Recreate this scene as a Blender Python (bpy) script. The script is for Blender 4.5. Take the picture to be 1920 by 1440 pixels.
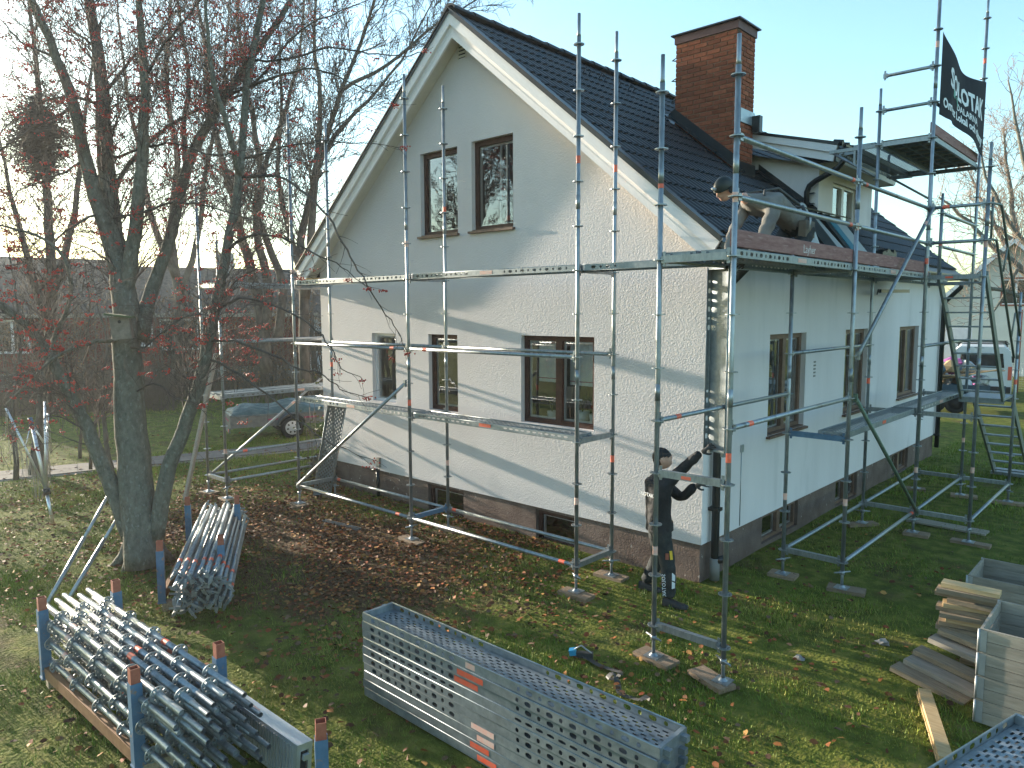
import bpy, bmesh, math, random
import numpy as np
from mathutils import Matrix, Vector, Euler

scene = bpy.context.scene
for _o in list(bpy.data.objects):
    bpy.data.objects.remove(_o)
rnd = random.Random(7)
nrng = np.random.default_rng(11)

# ------------------------------------------------------------------ camera
CAM = Vector((5.2577, -6.8103, 3.3912)); YAW, PITCH, ROLL, FPX = -0.7460, -0.0980, -0.0034, 1382.48
FW = Vector((math.sin(YAW)*math.cos(PITCH), math.cos(YAW)*math.cos(PITCH), math.sin(PITCH)))
_rt = Vector((math.cos(YAW), -math.sin(YAW), 0)); _up = _rt.cross(FW)
RT = _rt*math.cos(ROLL)+_up*math.sin(ROLL); UP = -_rt*math.sin(ROLL)+_up*math.cos(ROLL)
cam_data = bpy.data.cameras.new('camera'); cam = bpy.data.objects.new('camera', cam_data)
scene.collection.objects.link(cam)
cam_data.sensor_width = 36.0; cam_data.lens = 36.0*FPX/1920.0
cam_data.clip_start = 0.05; cam_data.clip_end = 3000
cam.matrix_world = Matrix(((RT.x, UP.x, -FW.x, CAM.x), (RT.y, UP.y, -FW.y, CAM.y), (RT.z, UP.z, -FW.z, CAM.z), (0, 0, 0, 1)))
scene.camera = cam

# ------------------------------------------------------------------ sky, sun, exposure
SUN_EL = math.radians(9.0); SUN_AZ = math.radians(4.2)      # light travels along +x, a little towards +y, down
sun_dir = Vector((math.cos(SUN_AZ)*math.cos(SUN_EL), math.sin(SUN_AZ)*math.cos(SUN_EL), -math.sin(SUN_EL)))
world = bpy.data.worlds.new('World'); scene.world = world; world.use_nodes = True
wn, wl = world.node_tree.nodes, world.node_tree.links
wn.clear()
w_out = wn.new('ShaderNodeOutputWorld'); w_bg = wn.new('ShaderNodeBackground')
w_sky = wn.new('ShaderNodeTexSky'); w_sky.sky_type = 'NISHITA'; w_sky.sun_disc = False
w_sky.sun_elevation = SUN_EL
w_sky.sun_rotation = math.atan2(-sun_dir.x, -sun_dir.y)     # towards the sun, measured from +y
w_sky.altitude = 100; w_sky.air_density = 1.0; w_sky.dust_density = 1.0; w_sky.ozone_density = 1.5
w_tint = wn.new('ShaderNodeMix'); w_tint.data_type = 'RGBA'; w_tint.blend_type = 'MULTIPLY'
w_tint.inputs[0].default_value = 1.0; w_tint.inputs[7].default_value = (0.85, 1.0, 0.98, 1)
wl.new(w_sky.outputs[0], w_tint.inputs[6]); wl.new(w_tint.outputs[2], w_bg.inputs[0])
w_bg.inputs[1].default_value = 0.15
wl.new(w_bg.outputs[0], w_out.inputs[0])
sun_l = bpy.data.lights.new('sun', 'SUN'); sun_l.energy = 4.6; sun_l.angle = math.radians(0.55); sun_l.color = (1.0, 0.88, 0.70)
sun = bpy.data.objects.new('sun', sun_l); scene.collection.objects.link(sun)
sun.rotation_euler = sun_dir.to_track_quat('-Z', 'Y').to_euler(); sun.location = (-20, -5, 12)
vs = scene.view_settings; vs.view_transform = 'Standard'; vs.look = 'None'; vs.gamma = 1.0; vs.use_curve_mapping = False
vs.exposure = 1.8
scene.cycles.use_denoising = True
scene.cycles.max_bounces = 6; scene.cycles.diffuse_bounces = 3; scene.cycles.glossy_bounces = 3
scene.cycles.transparent_max_bounces = 12; scene.cycles.transmission_bounces = 4
scene.cycles.caustics_reflective = False; scene.cycles.caustics_refractive = False
scene.cycles.sample_clamp_indirect = 4.0

# ------------------------------------------------------------------ picture -> world
def ray(u, v): return FW + RT*((u-960)/FPX) - UP*((v-720)/FPX)
def at(u, v, dep): return CAM + ray(u, v)*dep
def onx(u, v, x): d = ray(u, v); return CAM + d*((x-CAM.x)/d.x)
def ony(u, v, y): d = ray(u, v); return CAM + d*((y-CAM.y)/d.y)
def onz(u, v, z=0.0): d = ray(u, v); return CAM + d*((z-CAM.z)/d.z)

# ------------------------------------------------------------------ materials
MATS = {}
def pm(name, col, rough=0.6, metal=0.0, col2=None, scale=6.0, var=1.0, bump=0.0, bscale=60.0, detail=4.0, spec=0.5, stretch=None, contrast=(0.35, 0.65), rvar=0.0, rand=0.0, bdist=0.01, col3=None, scale3=2.0, c3=(0.55, 0.62), vcol=None):
    m = bpy.data.materials.new(name); m.use_nodes = True
    nt = m.node_tree; n, l = nt.nodes, nt.links
    b = n['Principled BSDF']
    b.inputs['Roughness'].default_value = rough; b.inputs['Metallic'].default_value = metal
    b.inputs['Specular IOR Level'].default_value = spec
    b.inputs['Base Color'].default_value = (*col, 1)
    tc = n.new('ShaderNodeTexCoord'); src = tc.outputs['Object']
    oi = n.new('ShaderNodeObjectInfo')
    add = n.new('ShaderNodeVectorMath'); add.operation = 'MULTIPLY_ADD'
    l.new(oi.outputs['Random'], add.inputs[0]); add.inputs[1].default_value = (37, 53, 71); l.new(src, add.inputs[2])
    src = add.outputs[0]
    if stretch:
        mp = n.new('ShaderNodeMapping'); mp.inputs['Scale'].default_value = stretch; l.new(src, mp.inputs[0]); src = mp.outputs[0]
    cur = None
    if col2:
        nz = n.new('ShaderNodeTexNoise'); nz.inputs['Scale'].default_value = scale; nz.inputs['Detail'].default_value = detail; nz.inputs['Roughness'].default_value = 0.62
        l.new(src, nz.inputs['Vector'])
        cr = n.new('ShaderNodeValToRGB'); cr.color_ramp.elements[0].position, cr.color_ramp.elements[1].position = contrast
        cr.color_ramp.elements[0].color = (*col, 1); cr.color_ramp.elements[1].color = (*col2, 1)
        l.new(nz.outputs['Fac'], cr.inputs[0]); cur = cr.outputs[0]
        if rvar:
            mr = n.new('ShaderNodeMapRange'); mr.inputs['To Min'].default_value = rough-rvar; mr.inputs['To Max'].default_value = rough+rvar
            l.new(nz.outputs['Fac'], mr.inputs[0]); l.new(mr.outputs[0], b.inputs['Roughness'])
    if col3:
        n3 = n.new('ShaderNodeTexNoise'); n3.inputs['Scale'].default_value = scale3; n3.inputs['Detail'].default_value = 5; l.new(src, n3.inputs['Vector'])
        r3 = n.new('ShaderNodeMapRange'); r3.inputs['From Min'].default_value, r3.inputs['From Max'].default_value = c3; l.new(n3.outputs['Fac'], r3.inputs[0])
        mx = n.new('ShaderNodeMix'); mx.data_type = 'RGBA'; l.new(r3.outputs[0], mx.inputs[0])
        if cur: l.new(cur, mx.inputs[6])
        else: mx.inputs[6].default_value = (*col, 1)
        mx.inputs[7].default_value = (*col3, 1); cur = mx.outputs[2]
    if vcol:
        at_ = n.new('ShaderNodeAttribute'); at_.attribute_name = vcol
        mv = n.new('ShaderNodeMix'); mv.data_type = 'RGBA'; mv.blend_type = 'MULTIPLY'; mv.inputs[0].default_value = 1.0
        if cur: l.new(cur, mv.inputs[6])
        else: mv.inputs[6].default_value = (*col, 1)
        l.new(at_.outputs['Color'], mv.inputs[7]); cur = mv.outputs[2]
    if rand:
        hs = n.new('ShaderNodeHueSaturation'); mr2 = n.new('ShaderNodeMapRange')
        mr2.inputs['To Min'].default_value = 1-rand; mr2.inputs['To Max'].default_value = 1+rand
        l.new(oi.outputs['Random'], mr2.inputs[0]); l.new(mr2.outputs[0], hs.inputs['Value'])
        if cur: l.new(cur, hs.inputs['Color'])
        else: hs.inputs['Color'].default_value = (*col, 1)
        cur = hs.outputs[0]
    if cur: l.new(cur, b.inputs['Base Color'])
    if bump:
        nb = n.new('ShaderNodeTexNoise'); nb.inputs['Scale'].default_value = bscale; nb.inputs['Detail'].default_value = 3
        l.new(src, nb.inputs['Vector'])
        bp = n.new('ShaderNodeBump'); bp.inputs['Strength'].default_value = bump; bp.inputs['Distance'].default_value = bdist
        l.new(nb.outputs['Fac'], bp.inputs['Height']); l.new(bp.outputs[0], b.inputs['Normal'])
    MATS[name] = m
    return m
def glass_mat(name, tint=(1, 1, 1), refl=1.0):
    m = bpy.data.materials.new(name); m.use_nodes = True; n, l = m.node_tree.nodes, m.node_tree.links
    n.remove(n['Principled BSDF']); out = n['Material Output']
    tr = n.new('ShaderNodeBsdfTransparent'); tr.inputs[0].default_value = (*tint, 1)
    gl = n.new('ShaderNodeBsdfGlossy'); gl.inputs['Roughness'].default_value = 0.015
    fr = n.new('ShaderNodeFresnel'); fr.inputs[0].default_value = 1.5
    ml = n.new('ShaderNodeMath'); ml.operation = 'MULTIPLY_ADD'; ml.inputs[1].default_value = 2.3*refl; ml.inputs[2].default_value = 0.12; ml.use_clamp = True
    nz = n.new('ShaderNodeTexNoise'); nz.inputs['Scale'].default_value = 2.0
    bp = n.new('ShaderNodeBump'); bp.inputs['Strength'].default_value = 0.06; bp.inputs['Distance'].default_value = 0.02
    l.new(nz.outputs['Fac'], bp.inputs['Height']); l.new(bp.outputs[0], gl.inputs['Normal'])
    mx = n.new('ShaderNodeMixShader'); l.new(fr.outputs[0], ml.inputs[0]); l.new(ml.outputs[0], mx.inputs[0]); l.new(tr.outputs[0], mx.inputs[1]); l.new(gl.outputs[0], mx.inputs[2]); l.new(mx.outputs[0], out.inputs[0])
    MATS[name] = m; return m

pm('galv', (0.22, 0.245, 0.265), 0.40, 0.65, (0.36, 0.385, 0.405), 26, bump=0.05, bscale=90, rvar=0.1, rand=0.14, stretch=(1, 1, 0.35), contrast=(0.3, 0.7), col3=(0.15, 0.155, 0.155), scale3=7, c3=(0.58, 0.75))
pm('galv_deck', (0.20, 0.23, 0.255), 0.48, 0.55, (0.29, 0.325, 0.35), 14, bump=0.05, bscale=60, rvar=0.08, rand=0.1, col3=(0.16, 0.17, 0.175), scale3=5, c3=(0.6, 0.8))
pm('galv_dark', (0.16, 0.18, 0.17), 0.55, 0.5, (0.22, 0.25, 0.23), 10, bump=0.05)
pm('green_tube', (0.10, 0.16, 0.12), 0.5, 0.4, (0.16, 0.21, 0.17), 12)
pm('blue_paint', (0.06, 0.13, 0.22), 0.5, 0.1, (0.09, 0.18, 0.29), 9, bump=0.08, bscale=50, col3=(0.25, 0.17, 0.12), scale3=16, c3=(0.62, 0.7))
pm('rust_red', (0.28, 0.075, 0.045), 0.7, 0.1, (0.36, 0.12, 0.07), 20, bump=0.1)
pm('band_red', (0.82, 0.10, 0.04), 0.5, 0, (0.70, 0.16, 0.10), 30, rand=0.25)
pm('band_faded', (0.72, 0.36, 0.28), 0.6, 0, (0.62, 0.45, 0.40), 30, rand=0.15)
pm('plaster', (0.62, 0.580, 0.583), 0.92, 0, (0.68, 0.638, 0.642), 0.9, bump=0.42, bscale=50, bdist=0.02, spec=0.15, contrast=(0.3, 0.7), col3=(0.54, 0.515, 0.515), scale3=0.8, c3=(0.60, 0.80))
pm('plaster_side', (0.70, 0.648, 0.648), 0.9, 0, (0.765, 0.71, 0.71), 1.2, bump=0.25, bscale=50, bdist=0.01, spec=0.15, stretch=(1, 1, 0.25), col3=(0.60, 0.56, 0.555), scale3=2.2, c3=(0.58, 0.75))
pm('plinth', (0.135, 0.095, 0.080), 0.9, 0, (0.20, 0.148, 0.126), 3.5, bump=0.5, bscale=45, bdist=0.02, spec=0.1, col3=(0.36, 0.31, 0.28), scale3=11, c3=(0.67, 0.71))
pm('white_paint', (0.76, 0.725, 0.73), 0.5, 0, (0.81, 0.775, 0.78), 5, bump=0.08, bscale=30)
pm('soffit', (0.60, 0.56, 0.49), 0.7, 0, (0.66, 0.62, 0.55), 4)
pm('raw_wood', (0.55, 0.36, 0.16), 0.7, 0, (0.66, 0.46, 0.24), 8, stretch=(1, 6, 6))
pm('brown_frame', (0.045, 0.018, 0.013), 0.55, 0, (0.075, 0.030, 0.021), 12, bump=0.1, col3=(0.2, 0.13, 0.10), scale3=24, c3=(0.72, 0.76), spec=0.3)
pm('brown_sill', (0.085, 0.045, 0.033), 0.55, 0.1, (0.19, 0.11, 0.08), 10)
pm('brown_side_frame', (0.13, 0.075, 0.05), 0.55, 0, (0.19, 0.11, 0.075), 10)
pm('tile_black', (0.010, 0.011, 0.013), 0.42, 0, (0.017, 0.019, 0.021), 9, bump=0.06, bscale=120, rand=0.15, spec=0.35)
pm('metal_black', (0.014, 0.016, 0.017), 0.35, 0.2, (0.022, 0.024, 0.026), 6)
pm('brick', (0.23, 0.060, 0.030), 0.85, 0, (0.33, 0.10, 0.048), 18, bump=0.5, bscale=70, rand=0.24, spec=0.2)
pm('cap_maroon', (0.10, 0.040, 0.034), 0.6, 0.1, (0.14, 0.06, 0.05), 6)
pm('rail_rust', (0.22, 0.10, 0.045), 0.75, 0.1, (0.32, 0.16, 0.075), 7, bump=0.1)
pm('mortar', (0.26, 0.16, 0.11), 0.95, 0, (0.33, 0.22, 0.155), 30, bump=0.4, bscale=80)
pm('flash_grey', (0.36, 0.40, 0.42), 0.4, 0.6, (0.46, 0.5, 0.52), 5)
pm('toe_board', (0.20, 0.075, 0.070), 0.7, 0, (0.30, 0.145, 0.13), 6, stretch=(9, 0.8, 6), bump=0.12, bscale=30, col3=(0.42, 0.27, 0.25), scale3=5, c3=(0.60, 0.75))
pm('chalk', (0.62, 0.56, 0.55), 0.8)
pm('wood_old', (0.22, 0.17, 0.115), 0.85, 0, (0.34, 0.27, 0.185), 5, stretch=(1.2, 9, 9), bump=0.25, bscale=20, rand=0.2)
pm('wood_new', (0.40, 0.27, 0.13), 0.8, 0, (0.52, 0.37, 0.20), 5, stretch=(1.2, 9, 9), bump=0.2, bscale=20, rand=0.25)
pm('wood_grey', (0.235, 0.205, 0.165), 0.85, 0, (0.33, 0.29, 0.24), 4, stretch=(1.0, 8, 8), bump=0.2, bscale=20, rand=0.12, col3=(0.16, 0.13, 0.10), scale3=6, c3=(0.70, 0.76))
pm('sole_wood', (0.20, 0.135, 0.085), 0.85, 0, (0.30, 0.21, 0.14), 5, stretch=(2, 9, 9), bump=0.25, rand=0.25)
pm('cloth_black', (0.012, 0.013, 0.016), 0.75, 0, (0.022, 0.023, 0.027), 6, bump=0.5, bscale=14, bdist=0.03, spec=0.3)
pm('cloth_pants', (0.022, 0.026, 0.028), 0.85, 0, (0.045, 0.05, 0.052), 7, bump=0.5, bscale=14, bdist=0.03, spec=0.2)
pm('cloth_grey', (0.155, 0.148, 0.138), 0.85, 0, (0.205, 0.196, 0.183), 9, bump=0.5, bscale=13, bdist=0.03, spec=0.2)
pm('cloth_taupe', (0.13, 0.105, 0.08), 0.85, 0, (0.17, 0.14, 0.11), 9, bump=0.5, bscale=13, bdist=0.03)
pm('skin', (0.55, 0.30, 0.22), 0.55, 0, (0.62, 0.36, 0.27), 20)
pm('hair', (0.05, 0.03, 0.02), 0.7)
pm('glove', (0.03, 0.03, 0.032), 0.7, 0, (0.06, 0.06, 0.06), 20, bump=0.3)
pm('shoe', (0.02, 0.02, 0.02), 0.6)
pm('print_white', (0.75, 0.76, 0.78), 0.6)
pm('print_grey', (0.22, 0.23, 0.24), 0.6)
pm('print_green', (0.10, 0.32, 0.25), 0.6)
pm('orange_mark', (0.75, 0.26, 0.05), 0.6)
pm('yellow_mark', (0.75, 0.48, 0.04), 0.6)
pm('banner', (0.006, 0.007, 0.012), 0.75, 0, (0.010, 0.012, 0.019), 4, bump=0.2, bscale=10, spec=0.12)
pm('bark', (0.115, 0.107, 0.088), 0.92, 0, (0.195, 0.185, 0.155), 16, bump=1.0, bscale=34, bdist=0.04, stretch=(1, 1, 0.6), spec=0.08, contrast=(0.30, 0.70), col3=(0.225, 0.228, 0.20), scale3=22, c3=(0.58, 0.70))
pm('bark_dark', (0.075, 0.063, 0.052), 0.92, 0, (0.145, 0.125, 0.105), 6, bump=0.7, bscale=25, bdist=0.02, stretch=(1, 1, 0.5), spec=0.1)
pm('wood_pale', (0.36, 0.30, 0.26), 0.8, 0, (0.46, 0.40, 0.35), 5, stretch=(1.2, 9, 9), bump=0.2)
pm('twig', (0.070, 0.056, 0.050), 0.85, 0, (0.125, 0.102, 0.09), 4, spec=0.2)
pm('twig_brown', (0.20, 0.14, 0.11), 0.85, 0, (0.29, 0.21, 0.165), 4, spec=0.2)
pm('berry', (0.34, 0.016, 0.012), 0.35, 0, (0.52, 0.045, 0.02), 3, rand=0.1)
pm('leaf_mix', (1, 1, 1), 0.75, 0, (0.75, 0.75, 0.75), 30, vcol='Col', spec=0.25)
pm('grass_blade', (1, 1, 1), 0.6, 0, (0.8, 0.8, 0.8), 3, vcol='Col', spec=0.25)
pm('dry_leaf', (0.16, 0.075, 0.035), 0.8, 0, (0.34, 0.20, 0.09), 3, spec=0.2)
pm('ivy', (0.05, 0.07, 0.015), 0.6, 0, (0.12, 0.12, 0.03), 30)
pm('red_wall', (0.13, 0.028, 0.020), 0.9, 0, (0.17, 0.040, 0.028), 8, bump=0.15, spec=0.1)
pm('dark_roof', (0.085, 0.072, 0.063), 0.95, 0, (0.135, 0.115, 0.10), 5, bump=0.4, bscale=20, spec=0.05)
pm('pale_stone', (0.22, 0.21, 0.20), 0.9, 0, (0.30, 0.285, 0.27), 6, bump=0.3)
pm('far_plaster', (0.70, 0.66, 0.60), 0.9, 0, (0.76, 0.72, 0.66), 2, bump=0.1, spec=0.1)
pm('far_roof', (0.16, 0.10, 0.09), 0.9, 0, (0.22, 0.15, 0.13), 12)
pm('trailer_body', (0.12, 0.125, 0.125), 0.6, 0.3, (0.18, 0.185, 0.185), 8, col3=(0.22, 0.17, 0.12), scale3=6, c3=(0.62, 0.72))
pm('tarp', (0.045, 0.085, 0.088), 0.45, 0, (0.075, 0.125, 0.125), 6, bump=0.7, bscale=9, bdist=0.05, spec=0.4)
pm('rubber', (0.012, 0.012, 0.013), 0.8)
pm('hubcap', (0.55, 0.57, 0.6), 0.35, 0.5)
pm('fender', (0.05, 0.06, 0.075), 0.5)
pm('magenta', (0.30, 0.03, 0.10), 0.6)
pm('aluminium', (0.58, 0.62, 0.68), 0.35, 0.8, (0.68, 0.71, 0.75), 8)
pm('alu_dull', (0.36, 0.37, 0.38), 0.5, 0.6, (0.45, 0.46, 0.47), 8)
pm('rope', (0.38, 0.34, 0.28), 0.9)
pm('strap_black', (0.03, 0.03, 0.03), 0.6, 0, (0.06, 0.06, 0.06), 14)
pm('cyan_plastic', (0.03, 0.30, 0.55), 0.4)
pm('birdhouse_wood', (0.17, 0.13, 0.10), 0.9, 0, (0.26, 0.20, 0.16), 12, bump=0.3)
pm('moss_roof', (0.085, 0.10, 0.05), 0.95, 0, (0.13, 0.14, 0.075), 16, bump=0.4)
pm('van_white', (0.60, 0.64, 0.68), 0.35, 0.1)
pm('dark_glass', (0.015, 0.018, 0.02), 0.08, 0, spec=0.8)
pm('container_blue', (0.025, 0.06, 0.10), 0.55, 0.2, (0.04, 0.085, 0.13), 5)
pm('cardboard', (0.34, 0.22, 0.13), 0.85, 0, (0.42, 0.29, 0.18), 8)
pm('plastic_white', (0.62, 0.64, 0.66), 0.4)
pm('purple_cloth', (0.28, 0.07, 0.25), 0.7)
pm('curtain', (0.68, 0.70, 0.72), 0.9, 0, (0.75, 0.76, 0.78), 20)
pm('pot_white', (0.66, 0.68, 0.70), 0.4)
pm('lampshade', (0.62, 0.55, 0.50), 0.8)
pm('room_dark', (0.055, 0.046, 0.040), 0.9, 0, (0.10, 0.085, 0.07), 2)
pm('pvc_grey', (0.21, 0.20, 0.18), 0.7)
pm('concrete_path', (0.10, 0.088, 0.080), 0.95, 0, (0.15, 0.132, 0.12), 8, bump=0.4, bscale=30, rand=0.15)
pm('hedge_twig', (0.10, 0.082, 0.064), 0.9, 0, (0.15, 0.12, 0.095), 4)
pm('sheet_dark', (0.020, 0.026, 0.024), 0.45, 0.3)
pm('sheet_light', (0.42, 0.43, 0.41), 0.5, 0.3)
pm('sheet_blue', (0.05, 0.19, 0.25), 0.5, 0.1)
pm('hill', (0.13, 0.14, 0.11), 0.95, 0, (0.19, 0.20, 0.16), 0.05)
glass_mat('glass'); glass_mat('glass_side', refl=1.0)

# ------------------------------------------------------------------ object helpers
COL = scene.collection
WM = {}
I4 = Matrix.Identity(4)
def place(o, parent=None, M=None):
    M = M or I4
    WM[o.name] = M
    if parent is not None:
        o.parent = parent; o.matrix_local = WM[parent.name].inverted() @ M
    else:
        o.matrix_world = M
    return o
def T(x, y=None, z=None):
    return Matrix.Translation(Vector((x, y, z)) if y is not None else Vector(x))
def tag(o, label=None, cat=None, group=None, kind=None):
    if label: o['label'] = label
    if cat: o['category'] = cat
    if group: o['group'] = group
    if kind: o['kind'] = kind
    return o
def thing(name, label, cat, loc=(0, 0, 0), group=None, rot=None):
    o = bpy.data.objects.new(name, None); COL.objects.link(o); o.empty_display_size = 0.2
    M = T(loc) if rot is None else T(loc) @ rot
    place(o, None, M); tag(o, label, cat, group); return o
def inst(name, mesh, parent=None, M=None):
    o = bpy.data.objects.new(name, mesh); COL.objects.link(o); place(o, parent, M); return o

class MB:
    def __init__(s): s.v = []; s.f = []; s.m = []; s.sm = []
    def quad(s, a, b, c, d, m=0, sm=False):
        i = len(s.v); s.v += [tuple(a), tuple(b), tuple(c), tuple(d)]; s.f.append((i, i+1, i+2, i+3)); s.m.append(m); s.sm.append(sm)
    def poly(s, pts, m=0, sm=False):
        i = len(s.v); s.v += [tuple(p) for p in pts]; s.f.append(tuple(range(i, i+len(pts)))); s.m.append(m); s.sm.append(sm)
    def box(s, x0, x1, y0, y1, z0, z1, m=0, M=None):
        c = [(x0, y0, z0), (x1, y0, z0), (x1, y1, z0), (x0, y1, z0), (x0, y0, z1), (x1, y0, z1), (x1, y1, z1), (x0, y1, z1)]
        if M is not None: c = [tuple(M @ Vector(p)) for p in c]
        i = len(s.v); s.v += c
        for f in ((3, 2, 1, 0), (4, 5, 6, 7), (0, 1, 5, 4), (1, 2, 6, 5), (2, 3, 7, 6), (3, 0, 4, 7)):
            s.f.append(tuple(i+k for k in f)); s.m.append(m); s.sm.append(False)
    def beam(s, p0, p1, w, h, up=(0, 0, 1), m=0):
        p0, p1 = Vector(p0), Vector(p1); d = p1-p0; L = d.length; x = d.normalized(); u = Vector(up)
        y = u.cross(x)
        if y.length < 1e-4: y = Vector((0, 1, 0)).cross(x)
        y.normalize(); z = x.cross(y)
        M = Matrix(((x.x, y.x, z.x, p0.x), (x.y, y.y, z.y, p0.y), (x.z, y.z, z.z, p0.z), (0, 0, 0, 1)))
        s.box(0, L, -w/2, w/2, -h/2, h/2, m, M)
    def tube(s, pts, r, n=8, m=0, cap=True, sm=True):
        pts = [Vector(p) for p in pts]; k = len(pts)
        rs = r if isinstance(r, (list, tuple)) else [r]*k
        base = len(s.v); nrm = None
        for i in range(k):
            t = (pts[min(i+1, k-1)]-pts[max(i-1, 0)])
            if t.length < 1e-9: t = Vector((0, 0, 1))
            t.normalize()
            if nrm is None:
                a = Vector((0, 0, 1)) if abs(t.z) < 0.9 else Vector((1, 0, 0))
                nrm = t.cross(a).normalized()
            else:
                nrm = nrm - t*nrm.dot(t)
                nrm = nrm.normalized() if nrm.length > 1e-6 else t.orthogonal().normalized()
            bn = t.cross(nrm); p = pts[i]; rr = rs[i]
            for j in range(n):
                a = 2*math.pi*j/n; ca, sa = math.cos(a)*rr, math.sin(a)*rr
                s.v.append((p.x+nrm.x*ca+bn.x*sa, p.y+nrm.y*ca+bn.y*sa, p.z+nrm.z*ca+bn.z*sa))
        for i in range(k-1):
            for j in range(n):
                j2 = (j+1) % n
                s.f.append((base+i*n+j, base+i*n+j2, base+(i+1)*n+j2, base+(i+1)*n+j)); s.m.append(m); s.sm.append(sm)
        if cap:
            s.f.append(tuple(base+j for j in reversed(range(n)))); s.m.append(m); s.sm.append(False)
            s.f.append(tuple(base+(k-1)*n+j for j in range(n))); s.m.append(m); s.sm.append(False)
    def lathe(s, c, prof, n=16, m=0, axis='z', sm=True):
        base = len(s.v); c = Vector(c)
        for (r, h) in prof:
            for j in range(n):
                a = 2*math.pi*j/n; x, y = r*math.cos(a), r*math.sin(a)
                p = (x, y, h) if axis == 'z' else ((h, x, y) if axis == 'x' else (y, h, x))
                s.v.append((c.x+p[0], c.y+p[1], c.z+p[2]))
        for i in range(len(prof)-1):
            for j in range(n):
                j2 = (j+1) % n
                s.f.append((base+i*n+j, base+i*n+j2, base+(i+1)*n+j2, base+(i+1)*n+j)); s.m.append(m); s.sm.append(sm)
    def mesh(s, name, mats):
        me = bpy.data.meshes.new(name); me.from_pydata(s.v, [], s.f)
        for mt in (mats if isinstance(mats, (list, tuple)) else [mats]): me.materials.append(MATS[mt])
        me.polygons.foreach_set('material_index', s.m); me.polygons.foreach_set('use_smooth', s.sm); me.update()
        return me
    def build(s, name, mats, parent=None, M=None):
        """verts are world coordinates unless M is given"""
        me = s.mesh(name, mats)
        return inst(name, me, parent, M)
def bevel(o, w=0.004, seg=1):
    b = o.modifiers.new('bevel', 'BEVEL'); b.width = w; b.segments = seg; b.limit_method = 'ANGLE'; return o
def blob_mesh(name, n, fn_v, fn_f): pass
def wallplate(mb, P, u0, u1, v0, vtop, holes, m=0):
    """plane patch: P(u,v)->point, vtop(u) top line, holes (u0,u1,v0,v1); strips between breakpoints"""
    us = sorted(set([u0, u1]+[h[0] for h in holes]+[h[1] for h in holes]+[k for k in getattr(vtop, 'brk', [])]))
    us = [u for u in us if u0 <= u <= u1]
    for a, b in zip(us[:-1], us[1:]):
        mid = (a+b)/2; hs = sorted([h for h in holes if h[0] <= mid <= h[1]], key=lambda h: h[2]); lo = v0
        for h in hs:
            if h[2] > lo+1e-6: mb.quad(P(a, lo), P(b, lo), P(b, h[2]), P(a, h[2]), m)
            lo = h[3]
        mb.quad(P(a, lo), P(b, lo), P(b, vtop(b)), P(a, vtop(a)), m)
def text_mesh(txt, size, mat, shear=0.0, bold=0.0):
    cu = bpy.data.curves.new('txt', 'FONT'); cu.body = txt; cu.size = size; cu.extrude = 0.0006; cu.shear = shear; cu.offset = bold; cu.resolution_u = 2
    o = bpy.data.objects.new('txt', cu); COL.objects.link(o)
    dg = bpy.context.evaluated_depsgraph_get(); me = bpy.data.meshes.new_from_object(o.evaluated_get(dg))
    bpy.data.objects.remove(o); me.materials.clear(); me.materials.append(MATS[mat]); return me
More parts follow.
